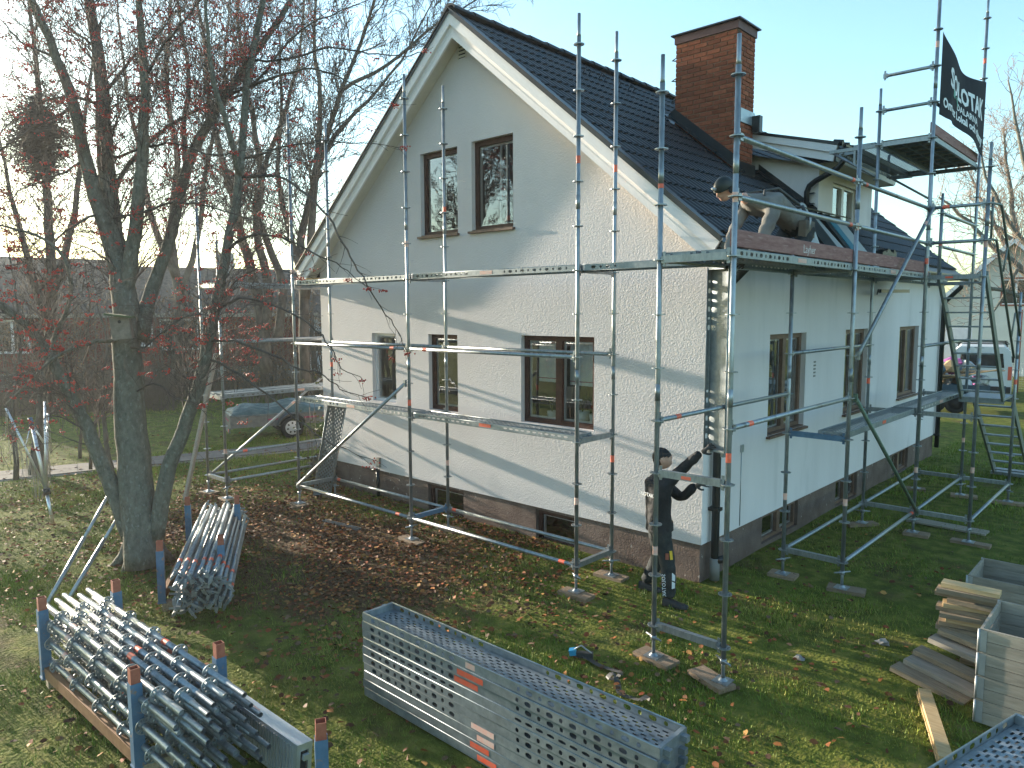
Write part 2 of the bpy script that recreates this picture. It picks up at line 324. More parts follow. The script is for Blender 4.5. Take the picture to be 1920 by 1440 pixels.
# ================================================================== GROUND
XL, XR, YG, YB = -7.35, 0.93, 1.32, 12.5      # house footprint
XM, ZR, SL = -3.21, 7.89, 0.82                # ridge and slope
ZP = 0.496                                    # plinth top
def make_ground():
    n = 140
    # finer grid near, one sheet to the horizon
    def axis(c, near, far, k):
        a = np.linspace(-1, 1, k); return c + np.sign(a)*(np.abs(a)*near + (far-near)*np.abs(a)**7)
    xs = axis(-4, 30, 900, n); ys = axis(4, 30, 900, n)
    X, Y = np.meshgrid(xs, ys, indexing='ij')
    Z = 0.012*np.sin(X*1.9+np.cos(Y*1.3)*2)+0.010*np.sin(Y*2.3+np.sin(X*0.9)*2) - 0.008
    d = np.hypot(X+4, Y-4); Z *= np.clip(1.3-d/40, 0, 1)
    v = np.stack([X, Y, Z], -1).reshape(-1, 3)
    f = [(i*n+j, (i+1)*n+j, (i+1)*n+j+1, i*n+j+1) for i in range(n-1) for j in range(n-1)]
    me = bpy.data.meshes.new('lawn'); me.from_pydata(v.tolist(), [], f); me.polygons.foreach_set('use_smooth', [True]*len(f)); me.update()
    m = bpy.data.materials.new('lawn'); m.use_nodes = True; nn, l = m.node_tree.nodes, m.node_tree.links; b = nn['Principled BSDF']
    b.inputs['Roughness'].default_value = 0.95; b.inputs['Specular IOR Level'].default_value = 0.1
    tc = nn.new('ShaderNodeTexCoord')
    def noise(scale, det=5):
        z = nn.new('ShaderNodeTexNoise'); z.inputs['Scale'].default_value = scale; z.inputs['Detail'].default_value = det; l.new(tc.outputs['Object'], z.inputs['Vector']); return z.outputs['Fac']
    def ramp(fac, *st):
        r = nn.new('ShaderNodeValToRGB'); e = r.color_ramp.elements
        while len(e) < len(st): e.new(0.5)
        for k, (p, c) in enumerate(st): e[k].position = p; e[k].color = (*c, 1)
        l.new(fac, r.inputs[0]); return r.outputs[0]
    moss = ramp(noise(5.0), (0.30, (0.065, 0.075, 0.016)), (0.50, (0.105, 0.125, 0.022)), (0.62, (0.165, 0.165, 0.035)), (0.75, (0.17, 0.135, 0.055)))
    soil = ramp(noise(14.0), (0.3, (0.060, 0.036, 0.022)), (0.7, (0.13, 0.078, 0.046)))
    # bare, leaf-strewn earth under the rowan: a patch with its own outline
    sep = nn.new('ShaderNodeSeparateXYZ'); l.new(tc.outputs['Object'], sep.inputs[0])
    def lin(x, kx, y, ky, c):
        a = nn.new('ShaderNodeMath'); a.operation = 'MULTIPLY_ADD'; l.new(x, a.inputs[0]); a.inputs[1].default_value = kx; a.inputs[2].default_value = c
        q = nn.new('ShaderNodeMath'); q.operation = 'MULTIPLY_ADD'; l.new(y, q.inputs[0]); q.inputs[1].default_value = ky; l.new(a.outputs[0], q.inputs[2]); return q.outputs[0]
    ex = lin(sep.outputs[0], 1/3.4, sep.outputs[1], 0.10, 4.4/3.4); ey = lin(sep.outputs[1], 1/1.9, sep.outputs[0], -0.05, 0.75/1.9)
    def sq(a):
        q = nn.new('ShaderNodeMath'); q.operation = 'MULTIPLY'; l.new(a, q.inputs[0]); l.new(a, q.inputs[1]); return q.outputs[0]
    s_ = nn.new('ShaderNodeMath'); s_.operation = 'ADD'; l.new(sq(ex), s_.inputs[0]); l.new(sq(ey), s_.inputs[1])
    mixn = nn.new('ShaderNodeMath'); mixn.operation = 'MULTIPLY_ADD'; l.new(noise(3.0, 7), mixn.inputs[0]); mixn.inputs[1].default_value = 2.4; mixn.inputs[2].default_value = -1.2
    s2 = nn.new('ShaderNodeMath'); s2.operation = 'ADD'; l.new(s_.outputs[0], s2.inputs[0]); l.new(mixn.outputs[0], s2.inputs[1])
    mr = nn.new('ShaderNodeMapRange'); mr.inputs['From Min'].default_value = 0.55; mr.inputs['From Max'].default_value = 1.35; mr.inputs['To Min'].default_value = 0.95; mr.inputs['To Max'].default_value = 0.0; l.new(s2.outputs[0], mr.inputs[0])
    pat = nn.new('ShaderNodeMapRange'); pat.inputs['From Min'].default_value = 0.56; pat.inputs['From Max'].default_value = 0.70; pat.inputs['To Max'].default_value = 0.7; l.new(noise(1.3, 6), pat.inputs[0])
    mxm = nn.new('ShaderNodeMath'); mxm.operation = 'MAXIMUM'; l.new(mr.outputs[0], mxm.inputs[0]); l.new(pat.outputs[0], mxm.inputs[1])
    mix = nn.new('ShaderNodeMix'); mix.data_type = 'RGBA'; l.new(mxm.outputs[0], mix.inputs[0]); l.new(moss, mix.inputs[6]); l.new(soil, mix.inputs[7])
    l.new(mix.outputs[2], b.inputs['Base Color'])
    bp = nn.new('ShaderNodeBump'); bp.inputs['Strength'].default_value = 0.9; bp.inputs['Distance'].default_value = 0.03; l.new(noise(28, 4), bp.inputs['Height']); l.new(bp.outputs[0], b.inputs['Normal'])
    me.materials.append(m)
    o = inst('lawn', me); tag(o, kind='structure'); return o
make_ground()
# footpath of slabs
path = MB(); a0, a1 = onz(-260, 930), onz(640, 838)
pd = (Vector((a1.x, a1.y, 0))-Vector((a0.x, a0.y, 0))); PL = pd.length; pd.normalize(); pn = Vector((-pd.y, pd.x, 0))
if pn.x > 0: pn = -pn
path_o = thing('path', None, None, (a0.x, a0.y, 0)); path_o['kind'] = 'structure'
base = MB(); base.box(0, PL, 0, 1.12, -0.05, 0.014, 0)
PM = Matrix(((pd.x, pn.x, 0, a0.x), (pd.y, pn.y, 0, a0.y), (0, 0, 1, 0), (0, 0, 0, 1)))
base.build('path_bed', ['pale_stone'], path_o, PM)
slab = MB(); slab.box(0.006, 0.494, 0.006, 0.494, 0.0, 0.034); slab_me = slab.mesh('slab', ['concrete_path'])
for i in range(int(PL/0.5)):
    for j in range(2):
        inst('slab', slab_me, path_o, PM @ T(i*0.5, 0.06+j*0.5+rnd.uniform(-.01, .01), rnd.uniform(-.006, .006)) @ Matrix.Rotation(rnd.uniform(-.012, .012), 4, 'Y'))

# ================================================================== HOUSE
house = thing('house', 'white plastered gable house with black tiled roof and brown windows', 'house', (XM, (YG+YB)/2, 0))
gw = [(-4.30, -3.41, 4.63, 5.97), (-3.09, -2.22, 4.63, 5.985), (-5.72, -5.04, 1.78, 3.01), (-4.16, -3.45, 1.755, 3.02), (-2.07, -0.73, 1.75, 3.04)]
sw = [(3.16, 4.47, 1.63, 3.06), (6.19, 7.36, 1.62, 3.065), (9.29, 10.68, 1.615, 3.06)]
gb = [(-4.26, -3.38, -0.05, 0.45), (-1.81, -1.045, -0.05, 0.45)]
sb = [(3.16, 4.46, 0.06, 0.46), (6.1, 7.2, 0.02, 0.46), (9.3, 10.45, 0.02, 0.46)]
def ztop(x): return 7.58 - SL*abs(x-XM)
ztop.brk = [XM]
w = MB()
wallplate(w, lambda u, v: (u, YG, v), XL, XR, ZP, ztop, gw)
def reveal(mb, P, h, d=0.12, m=0):
    a, b, c, e = h
    for (p, q) in (((a, c), (a, e)), ((a, e), (b, e)), ((b, e), (b, c)), ((b, c), (a, c))):
        mb.quad(P(*p, 0), P(*q, 0), P(*q, d), P(*p, d), m)
for h in gw: reveal(w, lambda u, v, d: (u, YG+d, v), h)
w.quad((XL, YG, ZP), (XL, YG+.05, ZP), (XR, YG+.05, ZP), (XR, YG, ZP))
w.build('wall', ['plaster'], house)
zs = 4.19
def zc(y): return zs
w = MB(); wallplate(w, lambda u, v: (XR, u, v), YG, YB, ZP, zc, sw)
for h in sw: reveal(w, lambda u, v, d: (XR-d, u, v), h)
w.quad((XR, YG, ZP), (XR-.05, YG, ZP), (XR-.05, YB, ZP), (XR, YB, ZP))
w.build('wall', ['plaster_side'], house)
w = MB(); w.quad((XL, YG, ZP), (XL, YB, ZP), (XL, YB, zs), (XL, YG, zs)); wallplate(w, lambda u, v: (u, YB, v), XL, XR, ZP, ztop, [])
w.build('wall', ['plaster_side'], house)
# plinth
p = MB(); wallplate(p, lambda u, v: (u, YG+.035, v), XL+.035, XR-.035, -0.1, lambda u: ZP+.003, gb)
for h in gb: reveal(p, lambda u, v, d: (u, YG+.035+d, v), h, .14)
wallplate(p, lambda u, v: (XR-.035, u, v), YG+.035, YB-.035, -0.1, lambda u: ZP+.003, sb)
for h in sb: reveal(p, lambda u, v, d: (XR-.035-d, u, v), h, .14)
p.quad((XL+.035, YG+.035, -.1), (XL+.035, YB-.035, -.1), (XL+.035, YB-.035, ZP+.003), (XL+.035, YG+.035, ZP+.003))
p.quad((XL+.035, YB-.035, -.1), (XR-.035, YB-.035, -.1), (XR-.035, YB-.035, ZP+.003), (XL+.035, YB-.035, ZP+.003))
p.build('plinth', ['plinth'], house)
# dark rooms: floor slab, inner partitions so the windows look into rooms
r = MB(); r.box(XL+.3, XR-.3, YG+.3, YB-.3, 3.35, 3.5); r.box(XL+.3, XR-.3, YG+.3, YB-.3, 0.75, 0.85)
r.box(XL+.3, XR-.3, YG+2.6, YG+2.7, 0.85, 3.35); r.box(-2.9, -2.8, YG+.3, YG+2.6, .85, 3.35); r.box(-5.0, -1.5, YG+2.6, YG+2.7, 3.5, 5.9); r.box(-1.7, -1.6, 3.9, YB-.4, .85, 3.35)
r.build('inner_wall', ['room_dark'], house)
def window(P, h, fr, style, gmat='glass', dep=0.075, sill_out=0.06, frame_w=0.075, rail=None):
    """P(u,v,d): d into the wall. Parts: window (frame mesh) > pane, sill, sash"""
    a, b, c, e = h
    def bx(mb, u0, u1, v0, v1, d0, d1, m=0):
        c8 = [P(u, v, d) for d in (d0, d1) for (u, v) in ((u0, v0), (u1, v0), (u1, v1), (u0, v1))]
        i = len(mb.v); mb.v += [tuple(q) for q in c8]
        for f in ((0, 1, 2, 3), (7, 6, 5, 4), (0, 4, 5, 1), (1, 5, 6, 2), (2, 6, 7, 3), (3, 7, 4, 0)):
            mb.f.append(tuple(i+k for k in f)); mb.m.append(m); mb.sm.append(False)
    f = MB(); d0, d1 = dep, dep+.06; fw = frame_w
    bx(f, a+.002, b-.002, e-fw, e-.002, d0, d1); bx(f, a+.002, b-.002, c+.002, c+fw, d0, d1); bx(f, a+.002, a+fw, c+fw, e-fw, d0, d1); bx(f, b-fw, b-.002, c+fw, e-fw, d0, d1)
    lights = [(a+fw, b-fw)]
    if style == 'double':
        mid = (a+b)/2; bx(f, mid-.055, mid+.055, c+fw, e-fw, d0-.012, d1); lights = [(a+fw, mid-.055), (mid+.055, b-fw)]
    wobj = f.build('window', [fr], house)
    for (u0, u1) in lights:
        g = MB(); dd = d0+.035; g.quad(P(u0, c+fw, dd), P(u1, c+fw, dd), P(u1, e-fw, dd), P(u0, e-fw, dd)); g.build('pane', [gmat], wobj)
        s = MB(); t = .028
        bx(s, u0, u1, e-fw-t, e-fw, d0+.045, d0+.07); bx(s, u0, u1, c+fw, c+fw+t, d0+.045, d0+.07); bx(s, u0, u0+t, c+fw+t, e-fw-t, d0+.045, d0+.07); bx(s, u1-t, u1, c+fw+t, e-fw-t, d0+.045, d0+.07)
        s.build('inner_sash', ['white_paint'], wobj)
    if sill_out:
        s = MB(); bx(s, a-.04, b+.04, c-.035, c-.002, -sill_out, -.002); bx(s, a+.003, b-.003, c+.003, c+.02, -.002, d0-.004); s.build('sill', ['brown_sill'], wobj)
    return wobj
Pg = lambda u, v, d: (u, YG+d, v)
Ps = lambda u, v, d: (XR-d, u, v)
window(Pg, gw[0], 'brown_frame', 'single'); window(Pg, gw[1], 'brown_frame', 'single')
window(Pg, gw[2], 'white_paint', 'single', sill_out=0, frame_w=.05); window(Pg, gw[3], 'brown_frame', 'single', sill_out=0); window(Pg, gw[4], 'brown_frame', 'double', sill_out=0)
for h in sw: window(Ps, h, 'brown_side_frame', 'double', 'glass_side')
# glazing-bar pair hanging in the upper window
gbm = MB()
for u in (-2.62, -2.50): gbm.box(u-.012, u+.012, YG+.16, YG+.18, 4.70, 5.90)
gbm.box(-2.64, -2.48, YG+.155, YG+.185, 5.55, 5.58); gbm.box(-2.64, -2.48, YG+.155, YG+.185, 5.05, 5.08)
gbm.build('glazing_bar', ['white_paint'], house)
Pgb = lambda u, v, d: (u, YG+.035+d, v); Psb = lambda u, v, d: (XR-.035-d, u, v)
for h in gb: window(Pgb, h, 'brown_frame', 'single', 'glass', dep=.06, sill_out=0, frame_w=.07)
for h in sb: window(Psb, h, 'brown_side_frame', 'double', 'glass', dep=.05, sill_out=0, frame_w=.05)
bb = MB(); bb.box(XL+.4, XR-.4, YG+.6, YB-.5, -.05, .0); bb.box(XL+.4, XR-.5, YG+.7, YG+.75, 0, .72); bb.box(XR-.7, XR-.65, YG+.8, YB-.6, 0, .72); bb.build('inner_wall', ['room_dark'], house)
# gable vent
vt = MB(); vc = ony(867, 92, YG)
for k in range(5): vt.box(vc.x-.075, vc.x+.075, YG-.014, YG+.001, vc.z-.12+k*.055, vc.z-.09+k*.055, 0)
vt.box(vc.x-.085, vc.x-.075, YG-.018, YG+.001, vc.z-.14, vc.z+.16, 0); vt.box(vc.x+.075, vc.x+.085, YG-.018, YG+.001, vc.z-.14, vc.z+.16, 0)
v_o = vt.build('gable_vent', ['soffit'], house); vb = MB(); vb.box(vc.x-.075, vc.x+.075, YG-.004, YG+.001, vc.z-.13, vc.z+.15); vb.build('vent_opening', ['rubber'], v_o)
# tap pipe and broken plaster marks low on the gable
tp = MB(); tb = ony(712, 893, YG); tp.tube([(tb.x, YG-.04, .02), (tb.x, YG-.04, .52)], .035, 10); tp.box(tb.x-.03, tb.x+.05, YG-.05, YG-.001, .56, .74, 1); tp.tube([(tb.x-.10, YG-.10, .50), (tb.x+.02, YG-.06, .52)], .025, 8); tp.build('vent_pipe', ['metal_black', 'pvc_grey'], house)

# ---- roof
RY0, RY1 = 1.0, 12.78
XE = 1.27; ca = math.cos(math.atan(SL)); sa = math.sin(math.atan(SL))
rf = MB()
def zr(x, off=0): return ZR - SL*abs(x-XM) + off
t_ = 0.085
for s in (1, -1):
    xe = XM + s*(XE-XM)
    pts = [(XM, ZR-.045), (xe, zr(xe)-.045), (xe, zr(xe)-.045-t_), (XM, ZR-.045-t_*1.3)]
    for y0, y1 in ((RY0+.03, RY1),):
        A = [(x, y0, z) for x, z in pts]; B = [(x, y1, z) for x, z in pts]
        if s > 0: rf.poly(A[::-1]); rf.poly(B)
        else: rf.poly(A); rf.poly(B[::-1])
        for k in range(4):
            q = (A[k], A[(k+1) % 4], B[(k+1) % 4], B[k]); rf.quad(*(q if s > 0 else q[::-1]))
roof = rf.build('roof', ['metal_black'], house)
# soffit boards under the gable overhang (cream) and at the eaves
sf = MB()
for s in (1, -1):
    xe = XM+s*(XE-XM-.02)
    sf.quad((XM, RY0+.04, ZR-.31), (XM, YG+.01, ZR-.31), (xe, YG+.01, zr(xe)-.31), (xe, RY0+.04, zr(xe)-.31))
    x2 = XR if s > 0 else XL
    sf.quad((x2, YG, zr(xe)-.17), (xe, YG, zr(xe)-.17), (xe, RY1, zr(xe)-.17), (x2, RY1, zr(xe)-.17))
sf.build('soffit', ['soffit'], roof)
# barge boards: upper board proud of the lower one
for s in (1, -1):
    xe = XM+s*(XE-XM)
    for (o1, o2, y0, y1, lab) in ((-.012, -.225, RY0, RY0+.04, 0), (-.205, -.405, RY0+.042, RY0+.075, 1)):
        b = MB(); q = [(XM, ZR+o1), (xe+s*.0, zr(xe)+o1), (xe-s*(.13 if lab == 0 else .17)*.75, zr(xe)+o2+.08), (XM, ZR+o2)]
        if lab: q = [(XM, ZR+o1), (xe-s*.10, zr(xe-s*.10)+o1), (xe-s*.25, zr(xe-s*.25)+o2), (XM, ZR+o2)]
        A = [(x, y0, z) for x, z in q]; B = [(x, y1, z) for x, z in q]
        if s < 0: A, B = A, B
        b.poly(A if s < 0 else A[::-1]); b.poly(B[::-1] if s < 0 else B)
        for k in range(4): b.quad(A[k], A[(k+1) % 4], B[(k+1) % 4], B[k])
        b.build('barge_board', ['white_paint'], roof)
    tr = MB(); tr.beam((XM, RY0+.03, ZR+.012), (xe, RY0+.03, zr(xe)+.012), .13, .018, (0, 0, 1)); tr.beam((XM, RY0-.014, ZR-.02), (xe, RY0-.014, zr(xe)-.02), .012, .06, (0, 0, 1)); tr.build('edge_flashing', ['metal_black'], roof)
el = MB(); el.box(XL-.28, XL-.02, RY0+.05, YG+.02, 3.98, 4.05); el.build('raw_board', ['raw_wood'], roof)
# tiles on the near slope (local: x down-slope, y along ridge, z out)
RM = Matrix(((ca, 0, sa, XM), (0, 1, 0, 0), (-sa, 0, ca, ZR-.035), (0, 0, 0, 1)))
TW, TL = 0.30, 0.345
tm = MB(); ns = 10
def th(u): return 0.014*math.sin(2*math.pi*u/(TW/2)-.6)+0.010
for k in range(ns):
    u0, u1 = TW*k/ns, TW*(k+1)/ns
    tm.quad((0, u0, th(u0)), (TL+.03, u0, th(u0)+.022), (TL+.03, u1, th(u1)+.022), (0, u1, th(u1)), 0, True)
    tm.quad((TL+.03, u0, th(u0)+.022), (TL+.03, u0, th(u0)-.008), (TL+.03, u1, th(u1)-.008), (TL+.03, u1, th(u1)+.022))
tile_me = tm.mesh('roof_tile', ['tile_black'])
slope_len = (XE+.05-XM)/ca; nc = int(slope_len/TL)
CH = (-1.87, -.695, 5.25, 5.93); DY0, DY1, DX = 6.45, 9.3, 0.29
tiles = []
for c in range(nc+1):
    for k in range(int((RY1-RY0-.06)/TW)):
        y = RY0+.07+k*TW; s0 = .06+c*TL; x = XM+(s0+TL/2)*ca
        if s0+TL > slope_len+.06: continue
        if CH[0]-.1 < x < CH[1]+.1 and CH[2]-.2 < y+TW/2 < CH[3]+.1: continue
        if x < DX+.0 and x > -1.6 and DY0-.05 < y+TW/2 < DY1+.05: continue
        tiles.append((s0, y))
tiles.sort(key=lambda q: (RM @ Vector((q[0], q[1], 0))-CAM).length)
for (s0, y) in tiles[:300]: inst('roof_tile', tile_me, roof, RM @ T(s0, y, rnd.uniform(0, .004)) @ Matrix.Rotation(rnd.uniform(-.012, .012), 4, 'Z'))
rest = MB()
for (s0, y) in tiles[300:]:
    for vi in range(0): pass
    i = len(rest.v); rest.v += [tuple(RM @ (Vector(v)+Vector((s0, y, 0)))) for v in tm.v]; rest.f += [tuple(i+q for q in f) for f in tm.f]; rest.m += tm.m; rest.sm += tm.sm
tag(rest.build('roof_tiles', ['tile_black'], roof), kind='stuff')
rc = MB()
for k in range(7):
    a0_, a1_ = math.pi*k/7, math.pi*(k+1)/7
    rc.quad((.11*math.cos(a0_), 0, .075*math.sin(a0_)), (.11*math.cos(a1_), 0, .075*math.sin(a1_)), (.13*math.cos(a1_), .46, .095*math.sin(a1_)), (.13*math.cos(a0_), .46, .095*math.sin(a0_)), 0, True)
    rc.quad((.13*math.cos(a0_), .46, .095*math.sin(a0_)), (.13*math.cos(a1_), .46, .095*math.sin(a1_)), (.10*math.cos(a1_), .46, .065*math.sin(a1_)), (.10*math.cos(a0_), .46, .065*math.sin(a0_)))
rc_me = rc.mesh('ridge_cap', ['tile_black'])
for k in range(27): inst('ridge_cap', rc_me, roof, T(XM, RY0+.46+k*.435, ZR-.02) @ Matrix.Rotation(math.pi, 4, 'Z'))
# left slope plain tile courses
lt = MB(); LM = Matrix(((-ca, 0, -sa, XM), (0, -1, 0, RY1), (-sa, 0, ca, ZR-.035), (0, 0, 0, 1)))
for c in range(nc): lt.quad(*[tuple(Matrix(((-ca, 0, -sa, XM), (0, 1, 0, 0), (-sa, 0, ca, ZR-.035), (0, 0, 0, 1))) @ Vector(q)) for q in ((.06+c*TL, RY0+.07, .01), (.06+c*TL, RY1, .01), (.09+(c+1)*TL, RY1, .035), (.09+(c+1)*TL, RY0+.07, .035))])
lt.build('roof_slope', ['tile_black'], roof)
# snow hooks near the ridge and below the chimney
hk = MB(); hk.tube([(0, 0, 0), (0, 0, .10), (0, .16, .08), (0, .16, 0)], .008, 5); hk.tube([(-.02, .0, .10), (.02, .0, .10)], .008, 5)
hk_me = hk.mesh('roof_hook', ['metal_black'])
for (s0, y) in ((.75, 3.5), (.75, 3.95), (.75, 4.4), (.75, 4.85), (2.3, 4.75), (2.9, 4.85), (3.5, 4.95)): inst('roof_hook', hk_me, roof, RM @ T(s0, y, .03))
# gutters
for s in (1, -1):
    xe = XM+s*(XE-XM)+s*.07; g = MB(); ze = zr(XE)-.10; seg = 7
    for k in range(seg):
        b0, b1 = math.pi*k/seg, math.pi*(k+1)/seg
        for rr in (.075, .068): g.quad((xe+rr*math.cos(b0), RY0+.12, ze-rr*math.sin(b0)), (xe+rr*math.cos(b1), RY0+.12, ze-rr*math.sin(b1)), (xe+rr*math.cos(b1), RY1, ze-rr*math.sin(b1)), (xe+rr*math.cos(b0), RY1, ze-rr*math.sin(b0)), 0, True)
    g.poly([(xe+.075*math.cos(math.pi*k/8), RY0+.12, ze-.075*math.sin(math.pi*k/8)) for k in range(9)]); g.build('gutter', ['metal_black'], roof)
def downpipe(pts, r=.048, brackets=()):
    d = MB(); d.tube(pts, r, 12); o = d.build('downpipe', ['metal_black'], house)
    for (x, y, z) in brackets:
        b = MB(); b.box(x-.02-.06, x+.06, y-.06, y+.06, z-.02, z+.02); b.build('pipe_bracket', ['metal_black'], o)
    return o
dpx, dpy = 1.01, 1.53
downpipe([(1.34, 1.5, 4.0), (1.33, 1.52, 3.9), (1.03, dpy, 3.62), (dpx, dpy, 3.5), (dpx, dpy, .32), (dpx+.0, dpy, .22)], .05, ((dpx, dpy, .93), (dpx, dpy, 2.6)))
d = MB(); d.tube([(dpx, dpy, .3), (dpx, dpy, .02)], .062, 12, 1); d.tube([(dpx, dpy, .26), (dpx+.10, dpy+.05, .30)], .05, 10); d.build('drain_collar', ['metal_black', 'pvc_grey'], house)
downpipe([(1.34, 12.35, 4.0), (1.33, 12.36, 3.9), (1.04, 12.38, 3.6), (1.0, 12.4, 3.5), (1.0, 12.4, .2)], .05, ((1.0, 12.4, .5), (1.0, 12.4, 2.6)))
cb = MB(); cb.tube([(XR+.006, 2.36, .52), (XR+.006, 2.36, 1.55)], .006, 6); cb.box(XR, XR+.02, 2.33, 2.40, 1.52, 1.62); cb.build('cable', ['flash_grey'], house)
# small wall vents on the side wall
for k in range(5): sv = MB(); sv.box(XR, XR+.006, 4.80, 4.88, 2.36+k*.055, 2.385+k*.055); sv.build('wall_vent', ['pvc_grey'], house)

# ---- chimney: brick by brick on the faces the picture shows
chim = thing('chimney', None, None, ((CH[0]+CH[1])/2, (CH[2]+CH[3])/2, 6.0)); chim.parent = house; chim.matrix_local = WM[house.name].inverted() @ WM[chim.name]
core = MB(); core.box(CH[0]+.012, CH[1]-.012, CH[2]+.012, CH[3]-.012, 5.55, 8.13); core.build('mortar_core', ['mortar'], chim)
bh, bl = 0.0785, 0.25; joint = .0125
def brick_me(L, W, H):
    b = MB(); e = .004
    b.box(e, L-e, e, W-e, 0, H); b.box(0, L, e, W-e, e, H-e); b.box(e, L-e, 0, W, e, H-e); return b.mesh('brick', ['brick'])
fb = brick_me(bl-joint, .1, bh-joint); hb = brick_me(.12-joint, .1, bh-joint); fb2 = {}
def course(face, row, z):
    W = (CH[1]-CH[0]) if face == 'f' else (CH[3]-CH[2])-.1
    pos = 0.0; first = .12 if row % 2 else bl; out = []
    while pos < W-.03:
        L = min(first, W-pos); first = bl; out.append((pos, L)); pos += L
    return out
nrow = int((8.10-5.6)/bh)
for row in range(nrow):
    z = 8.115-(row+1)*bh
    for pos, L in course('f', row, z):
        if z < zr(CH[0]+pos+L)-.1: continue
        key = round(L-joint, 3)
        if key not in fb2: fb2[key] = brick_me(key, .1, bh-joint)
        inst('brick', fb2[key], chim, T(CH[0]+pos, CH[2]+rnd.uniform(-.003, .003), z))
    for pos, L in course('r', row+1, z):
        if z < zr(CH[1])-.1: continue
        key = round(L-joint, 3)
        if key not in fb2: fb2[key] = brick_me(key, .1, bh-joint)
        inst('brick', fb2[key], chim, T(CH[1]+rnd.uniform(-.003, .003), CH[2]+.1+joint/2+pos, z) @ Matrix.Rotation(math.pi/2, 4, 'Z'))
ob = MB()
for row in range(nrow):
    z = 8.115-(row+1)*bh; pos = 0
    while pos < CH[1]-CH[0]-.05:
        L = min(bl, CH[1]-CH[0]-pos); ob.box(CH[0]+pos, CH[0]+pos+L-joint, CH[3]-.09, CH[3], z, z+bh-joint); pos += L
    pos = .1
    while pos < CH[3]-CH[2]-.15:
        L = min(bl, CH[3]-CH[2]-.1-pos); ob.box(CH[0], CH[0]+.09, CH[2]+pos, CH[2]+pos+L-joint, z, z+bh-joint); pos += L
tag(ob.build('back_bricks', ['brick'], chim), kind='stuff')
cp = MB(); cp.box(CH[0]-.02, CH[1]+.02, CH[2]-.02, CH[3]+.02, 8.118, 8.25); cp.build('cap_band', ['cap_maroon'], chim)
cp = MB(); cp.box(CH[0]-.07, CH[1]+.07, CH[2]-.07, CH[3]+.07, 8.252, 8.275); cp.build('cap_lid', ['metal_black'], chim)
for zz in (7.92, 7.56, 7.2):
    st = MB(); st.tube([(CH[0]+.02, CH[2]+.10, zz+.03), (CH[0]-.17, CH[2]+.16, zz), (CH[0]+.02, CH[2]+.30, zz-.03)], .012, 6); st.build('step_iron', ['metal_black'], chim)
fl = MB(); x0, x1 = CH[0]-.12, CH[1]+.06
fl.quad((x0, CH[2]-.02, zr(x0)+.04), (x1, CH[2]-.02, zr(x1)+.04), (x1, CH[2]-.02, zr(x1)+.22), (x0+.12, CH[2]-.02, zr(x0+.12)+.22)); fl.quad((x0, CH[2]-.22, zr(x0)+.03), (x1, CH[2]-.22, zr(x1)+.03), (x1, CH[2]-.02, zr(x1)+.045), (x0, CH[2]-.02, zr(x0)+.045))
fl.box(CH[1]+.005, CH[1]+.02, CH[2]-.02, CH[3]+.08, zr(CH[1])-.1, zr(CH[1])+.13); fl.build('flashing', ['metal_black'], chim)
gf = MB(); gf.box(CH[1]+.004, CH[1]+.018, CH[2]+.15, CH[3]+.02, 6.62, 6.85); gf.box(CH[1]+.02, CH[1]+.16, CH[3]-.1, CH[3]+.02, 6.5, 6.78, 1); gf.build('flashing', ['flash_grey', 'metal_black'], chim)

# ---- dormer with a shed roof
dorm = thing('dormer', None, None, (DX, (DY0+DY1)/2, 5.2)); dorm.parent = house; dorm.matrix_local = WM[house.name].inverted() @ WM[dorm.name]
DW = (7.14, 8.42, 4.97, 5.70)
def zd(x): return 6.20-0.274*(x-.66)
dw = MB(); zb = zr(DX)-.12
wallplate(dw, lambda u, v: (DX, u, v), DY0, DY1, zb, lambda u: 5.90, [DW]); reveal(dw, lambda u, v, d: (DX-d, u, v), DW, .1)
for yy in (DY0, DY1): dw.poly([(DX, yy, zb), (DX, yy, 5.90), (-1.35, yy, 6.36), (-1.35, yy, zr(-1.35)-.1)])
dw.build('wall', ['plaster_side'], dorm)
_h = house; 
house_keep = house; house = dorm
window(lambda u, v, d: (DX-d, u, v), DW, 'white_paint', 'double', 'glass_side', dep=.06, sill_out=0, frame_w=.05)
house = house_keep
dr = MB(); xe, xi = .70, -1.6
dr.poly([(xe, DY0-.3, zd(xe)), (xe, DY1+.3, zd(xe)), (xi, DY1+.3, zd(xi)), (xi, DY0-.3, zd(xi))]); dr.poly([(xe, DY0-.3, zd(xe)-.05), (xi, DY0-.3, zd(xi)-.05), (xi, DY1+.3, zd(xi)-.05), (xe, DY1+.3, zd(xe)-.05)])
for (p_, q_) in (((xe, DY0-.3), (xi, DY0-.3)), ((xe, DY1+.3), (xe, DY0-.3)), ((xi, DY1+.3), (xe, DY1+.3))): dr.quad((*p_, zd(p_[0])-.05), (*q_, zd(q_[0])-.05), (*q_, zd(q_[0])), (*p_, zd(p_[0])))
dr.build('dormer_roof', ['metal_black'], dorm)
for yy in (DY0-.29, DY1+.25):
    for (o1, o2, inx, y0, y1) in ((-.055, -.17, 0.0, yy, yy+.04), (-.15, -.30, .05, yy+.042, yy+.08)):
        b = MB(); A = [(xe-.02-inx, y0, zd(xe)+o1), (xi+.1, y0, zd(xi)+o1), (xi+.1, y0, zd(xi)+o2), (xe-.05-inx, y0, zd(xe)+o2)]; B = [(x, y1, z) for x, _, z in A]
        b.poly(A); b.poly(B[::-1]); [b.quad(A[k], B[k], B[(k+1) % 4], A[(k+1) % 4]) for k in range(4)]; b.build('barge_board', ['white_paint'], dorm)
